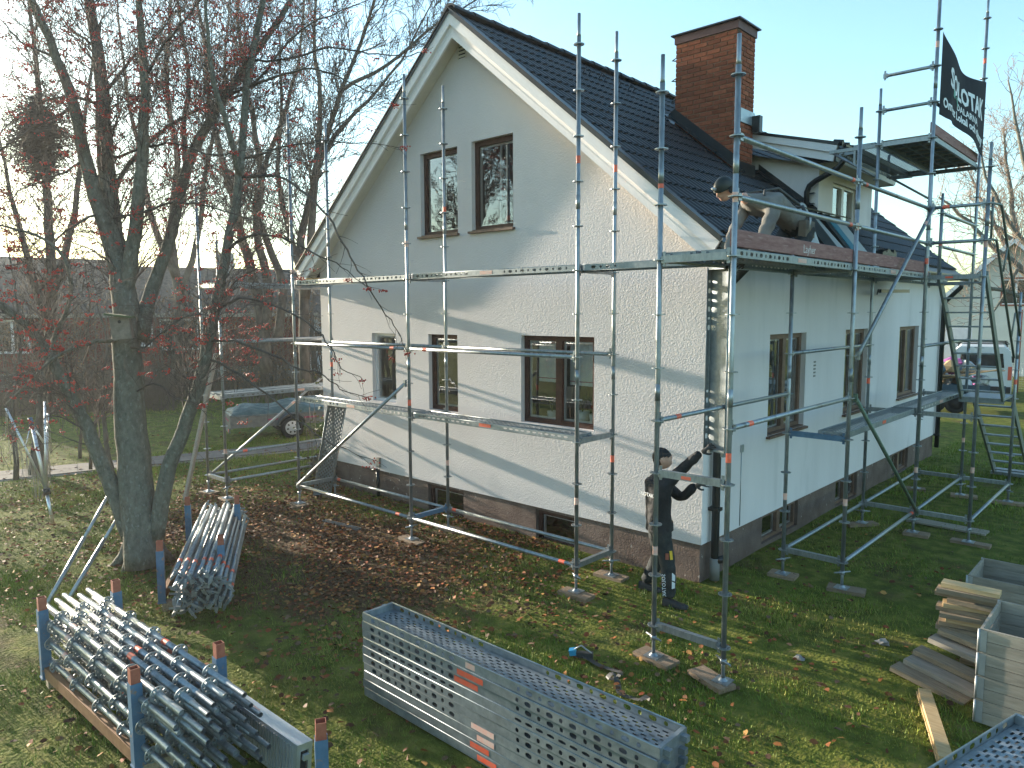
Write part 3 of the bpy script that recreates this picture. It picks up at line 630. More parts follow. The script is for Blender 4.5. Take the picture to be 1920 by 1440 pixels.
ds = MB(); ds.quad((xe-.06, DY0-.25, 5.88), (xe-.06, DY1+.25, 5.88), (DX-.02, DY1+.25, 5.88), (DX-.02, DY0-.25, 5.88)); ds.quad((xe-.05, DY0-.25, 5.885), (xe-.05, DY1+.25, 5.885), (xe-.03, DY1+.25, zd(xe)-.06), (xe-.03, DY0-.25, zd(xe)-.06)); ds.quad((DX-.02, DY0-.25, 5.885), (-1.2, DY0-.25, 6.30), (-1.2, DY0, 6.30), (DX-.02, DY0, 5.885))
ds.build('soffit', ['soffit'], dorm)
dg_ = MB()
for k in range(7):
    b0, b1 = math.pi*k/7, math.pi*(k+1)/7; xg, zg = xe+.06, zd(xe)-.06
    for rr in (.065, .058): dg_.quad((xg+rr*math.cos(b0), DY0-.28, zg-rr*math.sin(b0)), (xg+rr*math.cos(b1), DY0-.28, zg-rr*math.sin(b1)), (xg+rr*math.cos(b1), DY1+.3, zg-rr*math.sin(b1)), (xg+rr*math.cos(b0), DY1+.3, zg-rr*math.sin(b0)), 0, True)
dg_.build('gutter', ['metal_black'], dorm)
ed = MB()
for k in range(12): ed.tube([(xe-.1, DY0-.22+k*.285, zd(xe)+.02), (xe+.05, DY0-.22+k*.285, zd(xe)-.01)], .05, 7)
ed.build('tile_edge', ['tile_black'], dorm)
dp = MB(); yq = DY0-.09
dp.tube([(xe+.06, yq-.06, zd(xe)-.10), (xe+.05, yq-.06, 5.90), (xe-.05, yq-.06, 5.78), (.28, yq-.03, 5.62), (.17, yq-.02, 5.55), (.13, yq-.02, 5.45), (.13, yq-.02, 5.10)], .048, 10); dpo = dp.build('downpipe', ['metal_black'], dorm)
for zz in (5.42, 5.24): b = MB(); b.box(.15, .26, yq-.03, yq+.03, zz-.012, zz+.012); b.build('pipe_bracket', ['metal_black'], dpo)
sfl = MB(); sfl.quad((-.80, DY0-.03, zr(-.80)+.02), (DX, DY0-.03, zr(DX)+.02), (DX, DY0-.03, zr(DX)+.15), (-.80, DY0-.03, zr(-.80)+.15)); sfl.quad((-.80, DY0-.16, zr(-.80)+.03), (DX, DY0-.16, zr(DX)+.03), (DX, DY0-.03, zr(DX)+.05), (-.80, DY0-.03, zr(-.80)+.05))
sfl.build('flashing', ['metal_black'], dorm)

# ---- things seen in the kitchen window
cz = MB()
for (u0, u1, z0) in ((-1.93, -1.46, 2.35), (-1.34, -.80, 2.33)):
    n_ = 14
    for k in range(n_):
        a_, b_ = u0+(u1-u0)*k/n_, u0+(u1-u0)*(k+1)/n_; fa, fb_ = .012*math.sin(k*1.9), .012*math.sin((k+1)*1.9)
        cz.quad((a_, YG+.25+fa, z0), (b_, YG+.25+fb_, z0), (b_, YG+.25+fb_, 2.95), (a_, YG+.25+fa, 2.95), 0, True)
        cz.quad((a_, YG+.247+fa, z0+.05), (b_, YG+.247+fb_, z0+.05), (b_, YG+.247+fb_, z0+.062), (a_, YG+.247+fa, z0+.062), 1)
tag(cz.build('curtain', ['curtain', 'magenta']), 'short white curtain with red hem lines in the kitchen window', 'curtain')
lp = thing('table_lamp', 'table lamp with pale shade behind the kitchen window', 'lamp', (-1.50, YG+.45, 1.82))
q = MB(); q.lathe((-1.5, YG+.45, 2.05), [(.15, 0), (.10, .22)], 20); q.build('lamp_shade', ['lampshade'], lp); q = MB(); q.tube([(-1.5, YG+.45, 1.80), (-1.5, YG+.45, 2.10)], .008, 6); q.lathe((-1.5, YG+.45, 1.76), [(.0, .05), (.07, .04), (.08, 0)], 12); q.build('lamp_base', ['brown_sill'], lp)
sh = MB(); sh.box(-2.05, -.75, YG+.2, YG+.62, 1.72, 1.76); sh.build('window_board', ['white_paint'], house)
for (px_, r_, h_, lab) in ((-1.72, .075, .15, 'small white flowerpot by the lamp in the kitchen window'), (-1.15, .105, .20, 'large white flowerpot in the right half of the kitchen window'), (-.93, .085, .17, 'white flowerpot nearest the right jamb of the kitchen window')):
    t = thing('flowerpot', lab, 'flowerpot', (px_, YG+.30, 1.762), 'flowerpots on the kitchen sill'); q = MB(); q.lathe((px_, YG+.30, 1.762), [(0, 0), (r_*.75, 0), (r_, h_), (r_*.9, h_), (r_*.85, h_*.9), (0, h_*.88)], 18); q.build('pot', ['pot_white'], t)
    q = MB()
    for k in range(9):
        a_ = k*2.4; q.tube([(px_, YG+.30, 1.76+h_*.9), (px_+.05*math.cos(a_), YG+.30+.04*math.sin(a_), 1.80+h_+.1), (px_+.11*math.cos(a_), YG+.30+.08*math.sin(a_), 1.78+h_+.12+.02*k)], [.006, .012, .002], 4)
    q.build('plant', ['ivy'], t)
q = MB(); q.box(-.83, -.77, YG+.22, YG+.30, 1.762, 1.90); q.box(-.83, -.77, YG+.219, YG+.30, 1.80, 1.85, 1); tag(q.build('carton', ['magenta', 'print_white']), 'small red and white carton at the right jamb of the kitchen window', 'carton')
# ================================================================== SCAFFOLD PIECES
R_T = 0.0242
def lev(k): return 0.36+0.5*k
# rosette: ring with eight slots
def rosette_mesh():
    b = MB(); n = 32; r = [.0245, .036, .053, .0615]; h = .0045
    ring = [[(rr*math.cos(2*math.pi*j/n), rr*math.sin(2*math.pi*j/n)) for j in range(n)] for rr in r]
    for j in range(n):
        j2 = (j+1) % n
        for k in range(3):
            if k == 1 and j % 4 in (1, 2):
                continue
            for z, fl in ((h, 0), (-h, 1)):
                q = [(*ring[k][j], z), (*ring[k+1][j], z), (*ring[k+1][j2], z), (*ring[k][j2], z)]
                b.quad(*(q if not fl else q[::-1]))
        b.quad((*ring[3][j], -h), (*ring[3][j2], -h), (*ring[3][j2], h), (*ring[3][j], h), 0, True)
        if j % 4 == 1:
            for (k, jj) in ((1, 1), ):
                b.quad((*ring[1][j], -h), (*ring[1][(j+2) % n], -h), (*ring[1][(j+2) % n], h), (*ring[1][j], h))
                b.quad((*ring[2][(j+2) % n], -h), (*ring[2][j], -h), (*ring[2][j], h), (*ring[2][(j+2) % n], h))
                b.quad((*ring[1][j], -h), (*ring[1][j], h), (*ring[2][j], h), (*ring[2][j], -h))
                b.quad((*ring[1][(j+2) % n], h), (*ring[1][(j+2) % n], -h), (*ring[2][(j+2) % n], -h), (*ring[2][(j+2) % n], h))
    return b.mesh('rosette', ['galv'])
ROS = rosette_mesh()
def standard(parent, x, y, k0, k1, top=.30, bands=(), zbot=None, mat='galv'):
    """upright from level k0 to k1 (rosettes at each), spigot above; bands = [(level, faded?)]"""
    z0 = lev(k0)-.10 if zbot is None else zbot; z1 = lev(k1)
    b = MB(); b.tube([(0, 0, 0), (0, 0, z1+.08-z0)], R_T, 14)
    b.tube([(0, 0, z1+.08-z0), (0, 0, z1+.12-z0), (0, 0, z1+top-z0)], [R_T, .0195, .0190], 14)
    kk = k0+4
    while kk < k1:                                   # sleeve where two lengths join
        zz = lev(kk)+.19-z0; b.tube([(0, 0, zz), (0, 0, zz+.16)], R_T+.0016, 14); kk += 4
    for (lv, fad) in bands: b.tube([(0, 0, lev(lv)-z0), (0, 0, lev(lv)-z0+.085)], R_T+.0012, 14, 2 if fad else 1, cap=False)
    o = b.build('standard', [mat, 'band_red', 'band_faded'], parent, T(x, y, z0))
    for k in range(int(math.ceil(k0)), int(k1)+1): inst('rosette', ROS, o, T(x, y, lev(k)) @ Matrix.Rotation(rnd.uniform(0, .3), 4, 'Z'))
    return o
def jack(parent, x, y, zg=.05, k0=0):
    b = MB(); b.tube([(x, y, zg), (x, y, lev(k0)-.05)], .0175, 10); b.box(x-.075, x+.075, y-.075, y+.075, zg-.004, zg+.004)
    b.lathe((x, y, zg), [(.045, .004), (.03, .02), (.02, .03)], 12)
    zz = lev(k0)-.125; b.tube([(x, y, zz-.025), (x, y, zz+.02)], .030, 10); a = rnd.uniform(0, 3); c_, s_ = math.cos(a)*.11, math.sin(a)*.11
    b.tube([(x-c_, y-s_, zz+.004), (x, y, zz), (x+c_, y+s_, zz+.004)], [.008, .014, .008], 6)
    return b.build('base_jack', ['galv'], parent)
def head(b, p, d, m=0):
    """wedge head of a ledger at rosette p, ledger leaves along d"""
    d = Vector(d).normalized(); p = Vector(p)
    b.beam(p+d*.028, p+d*.085, .042, .062, (0, 0, 1), m); q = p+d*.048; b.beam(q+Vector((0, 0, -.06)), q+Vector((0, 0, .075)), .008, .028, d, m)
def ledger(parent, p0, p1, band=None, r=R_T, mat='galv', name='ledger', flat=False):
    p0, p1 = Vector(p0), Vector(p1); d = (p1-p0).normalized(); b = MB()
    if flat:
        b.beam(p0+d*.06, p1-d*.06, .048, .055, (0, 0, 1)); b.beam(p0+d*.06+Vector((0, 0, .032)), p1-d*.06+Vector((0, 0, .032)), .05, .010, (0, 0, 1))
    else: b.tube([p0+d*.055, p1-d*.055], r, 12)
    head(b, p0, d); head(b, p1, -d)
    if band is not None: q = p0+(p1-p0)*band; b.tube([q-d*.045, q+d*.045], r+.0012, 12, 1, cap=False) if not flat else b.beam(q-d*.05, q+d*.05, .0495, .030, (0, 0, 1), 1)
    return b.build(name, [mat, 'band_red'], parent)
def brace(parent, p0, p1, band=None, mat='galv'):
    p0, p1 = Vector(p0), Vector(p1); d = (p1-p0).normalized(); b = MB(); b.tube([p0, p1], R_T, 12)
    b.box(-.02, .02, -.02, .02, -.05, .05, 0, T(p0)); b.box(-.02, .02, -.02, .02, -.05, .05, 0, T(p1))
    if band is not None: q = p0+(p1-p0)*band; b.tube([q-d*.045, q+d*.045], R_T+.0012, 12, 1, cap=False)
    return b.build('diagonal_brace', [mat, 'band_faded'], parent)
def deck_mesh(L, W=.32, H=.068, style=0, seed=0, label=None, perf=True):
    """steel plank. local x along, y across, top at z=0"""
    b = MB(); t = .0
    nx = int(round(L/.1)); cw = L/nx; mid = nx/2
    def side(yv, flip):
        for i in range(nx):
            x0, x1 = i*cw, (i+1)*cw; z0, z1 = -H, 0.0
            plain = abs(i+.5-mid) < 2.6 or i == 0 or i == nx-1 or style == 2
            def Q(*p):
                p = [(a, yv, c) for a, c in p]; b.poly(p if flip else p[::-1])
            if plain: Q((x0, z0), (x1, z0), (x1, z1), (x0, z1)); continue
            cx, cz = (x0+x1)/2, -H*.47; rx, rz = ((.030, .019) if i % 2 else (.015, .017)) if style == 0 else (.033, .012)
            hole = [(cx+rx*math.copysign(min(1, abs(math.cos(a))*1.2), math.cos(a)), cz+rz*math.sin(a)) for a in [math.radians(45*k) for k in range(8)]]
            outer = [(x1, cz), (x1, z1), (cx, z1), (x0, z1), (x0, cz), (x0, z0), (cx, z0), (x1, z0)]
            for k in range(8): Q(hole[k], outer[k], outer[(k+1) % 8], hole[(k+1) % 8])
    side(0, True); side(W, False); side(.0022, False); side(W-.0022, True)
    # folded rims
    for yv, s in ((0, 1), (W, -1)):
        b.tube([(0.01, yv+s*.006, -H), (L-.01, yv+s*.006, -H)], .006, 6); b.tube([(0.01, yv+s*.006, 0), (L-.01, yv+s*.006, 0)], .0065, 6)
    # perforated top, dished between the rims
    ny = 19; mx = int(round(L/.021)); dx = (L-.04)/mx; zt = -.009
    ys = [.012+(W-.024)*j/ny for j in range(ny+1)]
    for j in range(ny):
        run = None
        for i in range(mx):
            hole = perf and (2 <= j <= ny-3) and 2 < i < mx-3 and ((i % 4 < 2 and j % 4 == 2) or (i % 4 >= 2 and j % 4 == 0))
            x0 = .02+i*dx
            if hole:
                if run is not None: b.quad((run, ys[j], zt), (x0, ys[j], zt), (x0, ys[j+1], zt), (run, ys[j+1], zt)); run = None
            elif run is None: run = x0
        if run is not None: b.quad((run, ys[j], zt), (.02+mx*dx, ys[j], zt), (.02+mx*dx, ys[j+1], zt), (run, ys[j+1], zt))
    # end plates with claws
    for xv, s in ((0, -1), (L, 1)):
        b.box(min(xv, xv-s*.028), max(xv, xv-s*.028), .004, W-.004, -H, .004)
        for yy in (.06, W-.06): b.box(min(xv, xv+s*.045), max(xv, xv+s*.045), yy-.02, yy+.02, -H*.75, -.012)
    if label:
        xa, xb, mi = label; b.quad((xa, -.0016, -H*.80), (xb, -.0016, -H*.80), (xb, -.0016, -H*.15), (xa, -.0016, -H*.15), mi); b.quad((xb, W+.0016, -H*.80), (xa, W+.0016, -H*.80), (xa, W+.0016, -H*.15), (xb, W+.0016, -H*.15), mi)
    return b.mesh('steel_deck', ['galv_deck', 'band_red', 'band_faded'])
DECK3 = deck_mesh(2.98, label=(1.40, 1.62, 2)); DECK3B = deck_mesh(2.98, style=1, label=(1.36, 1.58, 1)); DECK3C = deck_mesh(2.98, style=2, label=(1.45, 1.6, 1)); DECK2 = deck_mesh(2.0, label=(.9, 1.1, 2)); DECK2S = deck_mesh(2.0, perf=False, label=(.9, 1.1, 2)); DECK15 = deck_mesh(1.50, label=(1.25, 1.40, 2))
def deckx(parent, me, x, y, z, name='deck'): return inst(name, me, parent, T(x, y, z))           # runs along +x
def decky(parent, me, x, y, z, name='deck'): return inst(name, me, parent, T(x, y, z) @ Matrix.Rotation(math.pi/2, 4, 'Z'))   # runs along +y, width towards -x

# ================================================================== GABLE SCAFFOLD
OX = [-6.14, -3.07, 0.0]; OY, IY = 0.0, 0.73
gs = thing('gable_scaffold', 'galvanised scaffold with two plank levels standing along the gable wall', 'scaffold', (-3.07, .36, 0))
for i, x in enumerate(OX):
    standard(gs, x, OY, 0, 12, .33, bands=[[(7.35, 1)], [(3.35, 0), (7.9, 1)], [(9.4, 0), (1.5, 1)]][i]); standard(gs, x, IY, 0, 12, .33, bands=[[(4.1, 0)], [(1.35, 1), (9.0, 0)], [(2.3, 0), (9.4, 0)]][i])
    jack(gs, x, OY); jack(gs, x, IY)
for a, b_ in ((0, 1), (1, 2)):
    for yy in (OY, IY):
        ledger(gs, (OX[a], yy, lev(0)), (OX[b_], yy, lev(0)), (.90 if a == 0 else .93) if yy == OY else .05)
        ledger(gs, (OX[a], yy, lev(5)), (OX[b_], yy, lev(5)), (.88 if a == 0 else .12) if yy == OY else None)
    deckx(gs, DECK3, OX[a]+.045, OY+.03, lev(7)+.065); deckx(gs, DECK3B if a else DECK3, OX[a]+.045, OY+.03, lev(3)+.065)
for i, x in enumerate(OX):
    tr = ledger(gs, (x, OY, lev(0)), (x, IY, lev(0)), None, mat='blue_paint' if i == 1 else 'galv', name='transom', flat=True)
    for k in (3, 7): ledger(gs, (x, OY, lev(k)), (x, IY, lev(k)), None, name='transom', flat=True)
brace(gs, (OX[0]+.03, OY-.05, lev(0)+.02), (OX[1]-.03, OY-.05, lev(4)), None)

# ================================================================== SIDE SCAFFOLD + STAIR TOWER
xc, yc = 1.582, -.814; xo = xc+.73; xt = xc+1.46; yr = [yc, yc+3.07, yc+6.14, yc+9.21]
ss = thing('side_scaffold', 'tall scaffold with toe boards and stair tower along the side wall', 'scaffold', (xo, yr[1], 0))
SP = {'C1': (xc, yr[0]), 'C2': (xo, yr[0]), 'D1': (xc, yr[1]), 'D2': (xo, yr[1]), 'E1': (xc, yr[2]), 'E2': (xo, yr[2]), 'E3': (xt, yr[2]), 'H1': (xc, yr[3]), 'G1': (xo, yr[3]), 'G2': (xt, yr[3])}
top = {'C1': 10, 'C2': 10, 'D1': 7, 'D2': 10, 'E1': 12, 'E2': 15, 'E3': 10, 'H1': 11, 'G1': 16, 'G2': 6}
bnd = {'C1': [(8.3, 0), (1.4, 1)], 'C2': [(3.4, 0), (7.9, 1)], 'D1': [(1.3, 1)], 'D2': [(7.9, 1), (1.4, 1)], 'E1': [(3.8, 0), (8.4, 0)], 'E2': [(7.4, 0), (1.2, 1), (13.5, 1)], 'E3': [(1.4, 1), (7.8, 1)], 'G1': [(1.3, 1), (14.5, 0)], 'G2': [(3.5, 0)], 'H1': []}
for n_, (x, y) in SP.items():
    standard(ss, x, y, 0, top[n_], .33, bnd[n_], mat='galv'); jack(ss, x, y)
K = (xo, yc+6.87); standard(ss, K[0], K[1], 7, 9, .30, [(8.0, 0)])
def P3(n_, k): return Vector((*SP[n_], lev(k)))
def lg(a, b_, k, band=None, **kw): return ledger(ss, P3(a, k), P3(b_, k), band, **kw)
for (a, b_) in (('D1', 'E1'), ('D2', 'E2'), ('E1', 'H1'), ('E2', 'G1'), ('E3', 'G2')): lg(a, b_, 0, .95 if a == 'D2' else None)
lg('C1', 'C2', 0, name='transom', flat=True); lg('D1', 'D2', 0, name='transom', flat=True); lg('E1', 'E2', 0, name='transom', flat=True); lg('E2', 'E3', 0, name='transom', flat=True); lg('H1', 'G1', 0, name='transom', flat=True); lg('G1', 'G2', 0, name='transom', flat=True)
lg('C1', 'C2', 3, .45, name='transom', flat=True); lg('C1', 'D1', 4, .12); lg('C2', 'D2', 4, .13); lg('D1', 'E1', 5); lg('E2', 'G1', 5, None)
lg('D1', 'D2', 3, None, name='transom', flat=True, mat='blue_paint'); lg('E1', 'E2', 3, None, name='transom', flat=True); lg('E2', 'E3', 3, None, name='transom', flat=True); lg('H1', 'G1', 3, None, name='transom', flat=True); lg('G1', 'G2', 3, None, name='transom', flat=True)
for k in (8, 9): lg('C2', 'D2', k, .92 if k == 8 else .93); lg('D2', 'E2', k, .08 if k == 9 else None); lg('E2', 'E3', k, .3 if k == 9 else None); ledger(ss, (*K, lev(k)), P3('G1', k))
for a, b_ in (('C1', 'C2'), ('D1', 'D2'), ('E1', 'E2'), ('E2', 'E3'), ('H1', 'G1')): lg(a, b_, 7, .42 if a == 'E2' else None, name='transom', flat=True)
lg('C1', 'D1', 7); lg('D1', 'E1', 7)
lg('E1', 'E2', 11, None, name='transom', flat=True); lg('H1', 'G1', 11, None, name='transom', flat=True); lg('E1', 'E2', 12); lg('E2', 'G1', 12)
e13 = P3('E2', 13); ledger(ss, e13, e13+Vector((-.73, 0, 0)))          # loose-ended guard rail
lg('E1', 'H1', 11)
# decks
for yy in (yr[0], yr[1]):
    for xx in (xc+.35, xo-.02): decky(ss, DECK3, xx, yy+.045, lev(7)+.065)
deckx(ss, DECK15, .05, .03, lev(7)+.065)
decky(ss, DECK3C, xo-.05, yr[1]+.045, lev(3)+.065); decky(ss, DECK3, xo-.05, yr[2]+.045, lev(3)+.065)
decky(ss, DECK3, xc+.35, yr[2]+.045, lev(7)+.065)
# upper platform: timber-topped alu deck plus a bracket plank
pf = MB(); z = lev(11)+.07; pf.box(xc+.04, xo-.03, yr[2]+.05, yr[3]-.05, z-.012, z, 1)
for xx in (xc+.05, xo-.04): pf.box(xx-.018, xx+.018, yr[2]+.03, yr[3]-.03, z-.075, z-.013)
for k in range(9): pf.box(xc+.07, xo-.06, yr[2]+.18+k*.33, yr[2]+.21+k*.33, z-.05, z-.0125)
for xx in (xc+.25, xc+.45): pf.box(xx-.012, xx+.012, yr[2]+.1, yr[3]-.1, z-.045, z-.014)
pf.build('platform', ['galv_deck', 'wood_old'], ss)
decky(ss, DECK3, xc-.06, yr[2]+.045, lev(11)+.065); decky(ss, DECK3, xc-.40, yr[2]+.4, lev(11)+.075)
br = MB(); e1 = P3('E1', 11); br.beam(e1+Vector((-.72, 0, 0)), e1, .045, .05); br.tube([e1+Vector((-.68, 0, -.01)), e1+Vector((-.03, 0, -.45))], .02, 8); br.beam(e1+Vector((-.34, 0, -.02)), e1+Vector((-.34, 0, -.24)), .03, .03, (1, 0, 0)); br.build('bracket', ['galv'], ss)
h1 = P3('H1', 11); br = MB(); br.beam(h1+Vector((-.72, 0, 0)), h1, .045, .05); br.tube([h1+Vector((-.68, 0, -.01)), h1+Vector((-.03, 0, -.45))], .02, 8); br.build('bracket', ['galv'], ss)
br = MB(); br.tube([h1+Vector((-.74, 0, .0)), h1+Vector((-.74, 0, .42))], R_T, 10); br.build('bracket_post', ['galv'], ss)
# toe boards, red-brown
for (y0, y1, lv, xx) in ((yr[0]+.02, yr[1]-.03, 7, xo-.035), (yr[1]+.03, yr[2]-.03, 7, xo-.035), (yr[2]+.75, yr[3]-.05, 7, xc+.03), (yr[2]+.03, yr[3]-.03, 11, xo-.035)):
    z = lev(lv)+.085; tbm = MB(); tbm.box(-.015, .015, 0, y1-y0, 0, .15); o = bevel(tbm.build('toe_board', ['toe_board'], ss, T(xx, y0, z)), .004)
    if y0 < 0:
        tx = text_mesh('Layher', .12, 'chalk'); to = inst('board_lettering', tx, o, T(xx+.0162, y0+1.55, z+.03) @ Matrix(((0, 0, 1, 0), (1, 0, 0, 0), (0, 1, 0, 0), (0, 0, 0, 1))))
# braces
brace(ss, P3('E2', 9)+Vector((.06, -.03, 0)), P3('D2', 5)+Vector((.06, .05, 0)), .13)
brace(ss, P3('D2', 4)+Vector((.05, .06, 0)), P3('E2', 0)+Vector((.05, -.02, 0)), None, mat='green_tube')
# stair flights
def stair(x0, x1, y0, z0, y1, z1, n, mat, tm='galv_deck'):
    st = MB()
    for xx in (x0, x1): st.beam((xx, y0, z0), (xx, y1, z1), .035, .15, (0, 0, 1))
    o = st.build('stair_stringer', [mat], ss)
    for k in range(n):
        f = (k+.5)/n; y, z = y0+(y1-y0)*f, z0+(z1-z0)*f; b = MB(); b.box(x0+.02, x1-.02, y-.07, y+.07, z-.012, z+.012); b.build('stair_tread', [tm], o)
stair(2.40, 3.0, 5.72, 3.90, 7.62, 1.93, 9, 'galv_dark'); stair(2.42, 3.0, 8.55, 1.78, 10.95, .05, 8, 'galv_dark')
ld = MB(); ld.box(2.36, 3.02, 7.62, 8.52, lev(3)+.03, lev(3)+.06); ld.box(2.36, 3.02, 7.60, 7.62, lev(3)-.03, lev(3)+.06); ld.build('landing', ['galv_deck'], ss)
ld = MB(); ld.box(2.36, 3.05, 10.8, 11.3, .04, .10); ld.build('landing', ['galv_deck'], ss)
hr = MB(); hr.tube([(3.06, 5.45, lev(8)+.02), (3.10, 5.70, lev(8)+.02), (3.10, 5.80, lev(8)-.05), (3.10, 7.7, lev(4)+.25)], .019, 8); hr.build('stair_handrail', ['galv_dark'], ss)
hr = MB(); hr.tube([(3.06, 5.45, lev(9)+.02), (3.12, 5.80, lev(9)+.02), (3.12, 5.92, lev(9)-.06), (3.12, 8.0, lev(5)+.1)], .019, 8); hr.tube([(3.11, 6.3, lev(8)-.40), (3.12, 6.45, lev(8)-.02)], .014, 6); hr.tube([(3.11, 7.3, lev(6)-.40), (3.12, 7.45, lev(6)-.02)], .014, 6); hr.tube([(3.07, 5.5, lev(8)), (3.07, 5.5, lev(9)+.1)], .017, 8); hr.build('stair_handrail', ['galv_dark'], ss)
# banner between the two tallest uprights
bn = MB(); nu, nv = 26, 16; NV = [[None]*(nv+1) for _ in range(nu+1)]
def ban(u, v):
    y = yr[2]+.05+(yr[3]-yr[2]-.10)*u
    zt_ = lev(14)-.03-.19*math.sin(math.pi*u)-.05*u; zb_ = lev(12)-.17-.17*u+.06*math.sin(math.pi*u)
    z = zt_+(zb_-zt_)*v; x = xo+.05+.035*math.sin(u*9+v*2)*math.sin(math.pi*u)+.05*math.sin(math.pi*u)*(v-.3)+.03*math.exp(-((u-.18)/.05)**2)*v
    return Vector((x, y, z))
for i in range(nu):
    for j in range(nv): bn.quad(ban(i/nu, j/nv), ban(i/nu, (j+1)/nv), ban((i+1)/nu, (j+1)/nv), ban((i+1)/nu, j/nv), 0, True)
ban_o = tag(bn.build('banner', ['banner']), 'black advertising banner with white lettering tied high between two scaffold uprights', 'banner')
md = ban_o.modifiers.new('weld', 'WELD'); md.merge_threshold = .0005
def onban(txt, size, u0, v0, width, mat, bold=0.0, xs=1.0):
    me = text_mesh(txt, size, mat, bold=bold)
    xsv = [v.co.x for v in me.vertices]; w_ = max(xsv)-min(xsv); x0 = min(xsv)
    bm = bmesh.new(); bm.from_mesh(me); bmesh.ops.subdivide_edges(bm, edges=[e for e in bm.edges if e.calc_length() > .04], cuts=2); bm.to_mesh(me); bm.free()
    hgt = 1.05
    for v in me.vertices:
        u = u0+(v.co.x-x0)/w_*width; vv = v0-v.co.y/hgt
        p = ban(min(max(u, 0), 1), vv); v.co = (p.x+.006+v.co.z, p.y, p.z)
    return inst('lettering', me, ban_o, None)
onban('SOLOTAK', .40, .15, .53, .78, 'print_white', .014); onban('DALARNA', .16, .36, .71, .40, 'print_white', .003); onban('Om oz Lokal och tätsny', .18, .05, .87, .90, 'print_white', .006)
lq = MB(); lq.quad(*[ban(a_, b_)+Vector((.008, 0, 0)) for a_, b_ in ((.24, .50), (.24, .60), (.30, .60), (.30, .50))]); lq.quad(*[ban(a_, b_)+Vector((.008, 0, 0)) for a_, b_ in ((.33, .53), (.36, .66), (.385, .66), (.36, .53))]); lq.build('lettering', ['print_green'], ban_o)

# ================================================================== LEFT SCAFFOLD (runs back along the far side wall)
px2, py2 = -7.435, -.693; px1 = px2-.73; ly = [py2, py2+3.07, py2+6.14]
ls = thing('back_scaffold', 'scaffold behind the rowan running back along the far side of the house', 'scaffold', (px2-.36, ly[0], 0))
for yy, t2, t1 in zip(ly, (8, 8, 8), (10, 10, 8)):
    standard(ls, px2, yy, 0, t2, .3, [(1.0, 1)] if yy == ly[0] else []); standard(ls, px1, yy, 0, t1, .3, [(4.2, 0)] if yy == ly[0] else []); jack(ls, px2, yy); jack(ls, px1, yy)
    ledger(ls, (px1, yy, lev(0)), (px2, yy, lev(0)), None, name='transom', flat=True)
    for k in (3, 7): ledger(ls, (px1, yy, lev(k)), (px2, yy, lev(k)), None, name='transom', flat=True)
for a, b_ in ((0, 1), (1, 2)):
    for xx in (px1, px2): ledger(ls, (xx, ly[a], lev(0)), (xx, ly[b_], lev(0))); ledger(ls, (xx, ly[a], lev(5)), (xx, ly[b_], lev(5)), .1 if xx == px2 else None)
    ledger(ls, (px2, ly[a], lev(1)), (px2, ly[b_], lev(1)), .12)
    for k in (3, 7): decky(ls, DECK3, px2-.03, ly[a]+.045, lev(k)+.065); decky(ls, DECK3, px2-.37, ly[a]+.045, lev(k)+.065)
brace(ls, (px1, ly[0]+.05, lev(0)), (px1, ly[1]-.05, lev(4)), .6)
# ================================================================== YARD THINGS
def rotz(a): return Matrix.Rotation(a, 4, 'Z')
def board_mesh(L, W, H, mat='sole_wood', name='board', bend=0.0):
    b = MB(); n = 4
    for k in range(n):
        x0, x1 = -L/2+L*k/n, -L/2+L*(k+1)/n
        z0, z1 = bend*(1-(2*k/n-1)**2), bend*(1-(2*(k+1)/n-1)**2)
        c = [(x0, -W/2, z0), (x1, -W/2, z1), (x1, W/2, z1), (x0, W/2, z0), (x0, -W/2, z0+H), (x1, -W/2, z1+H), (x1, W/2, z1+H), (x0, W/2, z0+H)]
        b.quad(c[4], c[5], c[6], c[7]); b.quad(c[3], c[2], c[1], c[0]); b.quad(c[0], c[1], c[5], c[4]); b.quad(c[2], c[3], c[7], c[6])
        if k == 0: b.quad(c[3], c[0], c[4], c[7])
        if k == n-1: b.quad(c[1], c[2], c[6], c[5])
    return b.mesh(name, [mat])
sole = [board_mesh(.42, .20, .045), board_mesh(.34, .22, .045), board_mesh(.50, .16, .045)]
def soleb(x, y, a, k, lab): tag(inst('sole_board', sole[k], None, T(x, y, .001) @ rotz(a)), lab, 'board', 'sole boards under the scaffold jacks')
pos3 = ('left', 'middle', 'right')
for i, x in enumerate(OX):
    for yy, nm in ((OY, 'outer'), (IY, 'inner')): soleb(x+rnd.uniform(-.05, .05), yy+rnd.uniform(-.04, .04), rnd.uniform(-.3, .3), rnd.randrange(3), f'wooden sole board under the {pos3[i]} {nm} jack of the gable scaffold')
sidelab = {'C1': ('under the inner jack of the nearest scaffold frame', -.15), 'C2': ('under the outer jack of the nearest scaffold frame', -.35), 'D1': ('under the inner jack below the blue transom', .1), 'D2': ('under the outer jack below the blue transom', .2), 'E1': ('under the inner jack of the stair tower front row', .9), 'E2': ('under the middle jack of the stair tower front row', .1), 'E3': ('under the outermost jack of the stair tower front row', 0), 'H1': ('under the inner jack of the stair tower back row', .3), 'G1': ('under the middle jack of the stair tower back row', .2), 'G2': ('under the outermost jack of the stair tower back row', .15)}
for n_, (lab, a) in sidelab.items():
    x, y = SP[n_]; dx = {'C1': 0.02, 'C2': -.11}.get(n_, rnd.uniform(-.05, .08)); soleb(x+dx, y+rnd.uniform(-.02, .02), a, 0 if n_ in ('C1', 'C2') else rnd.randrange(3), 'brown sole board '+lab)
soleb(px1, py2, .2, 1, 'sole board under the outer near jack of the scaffold behind the rowan'); soleb(px2, py2, -.1, 1, 'sole board under the inner near jack of the scaffold behind the rowan')

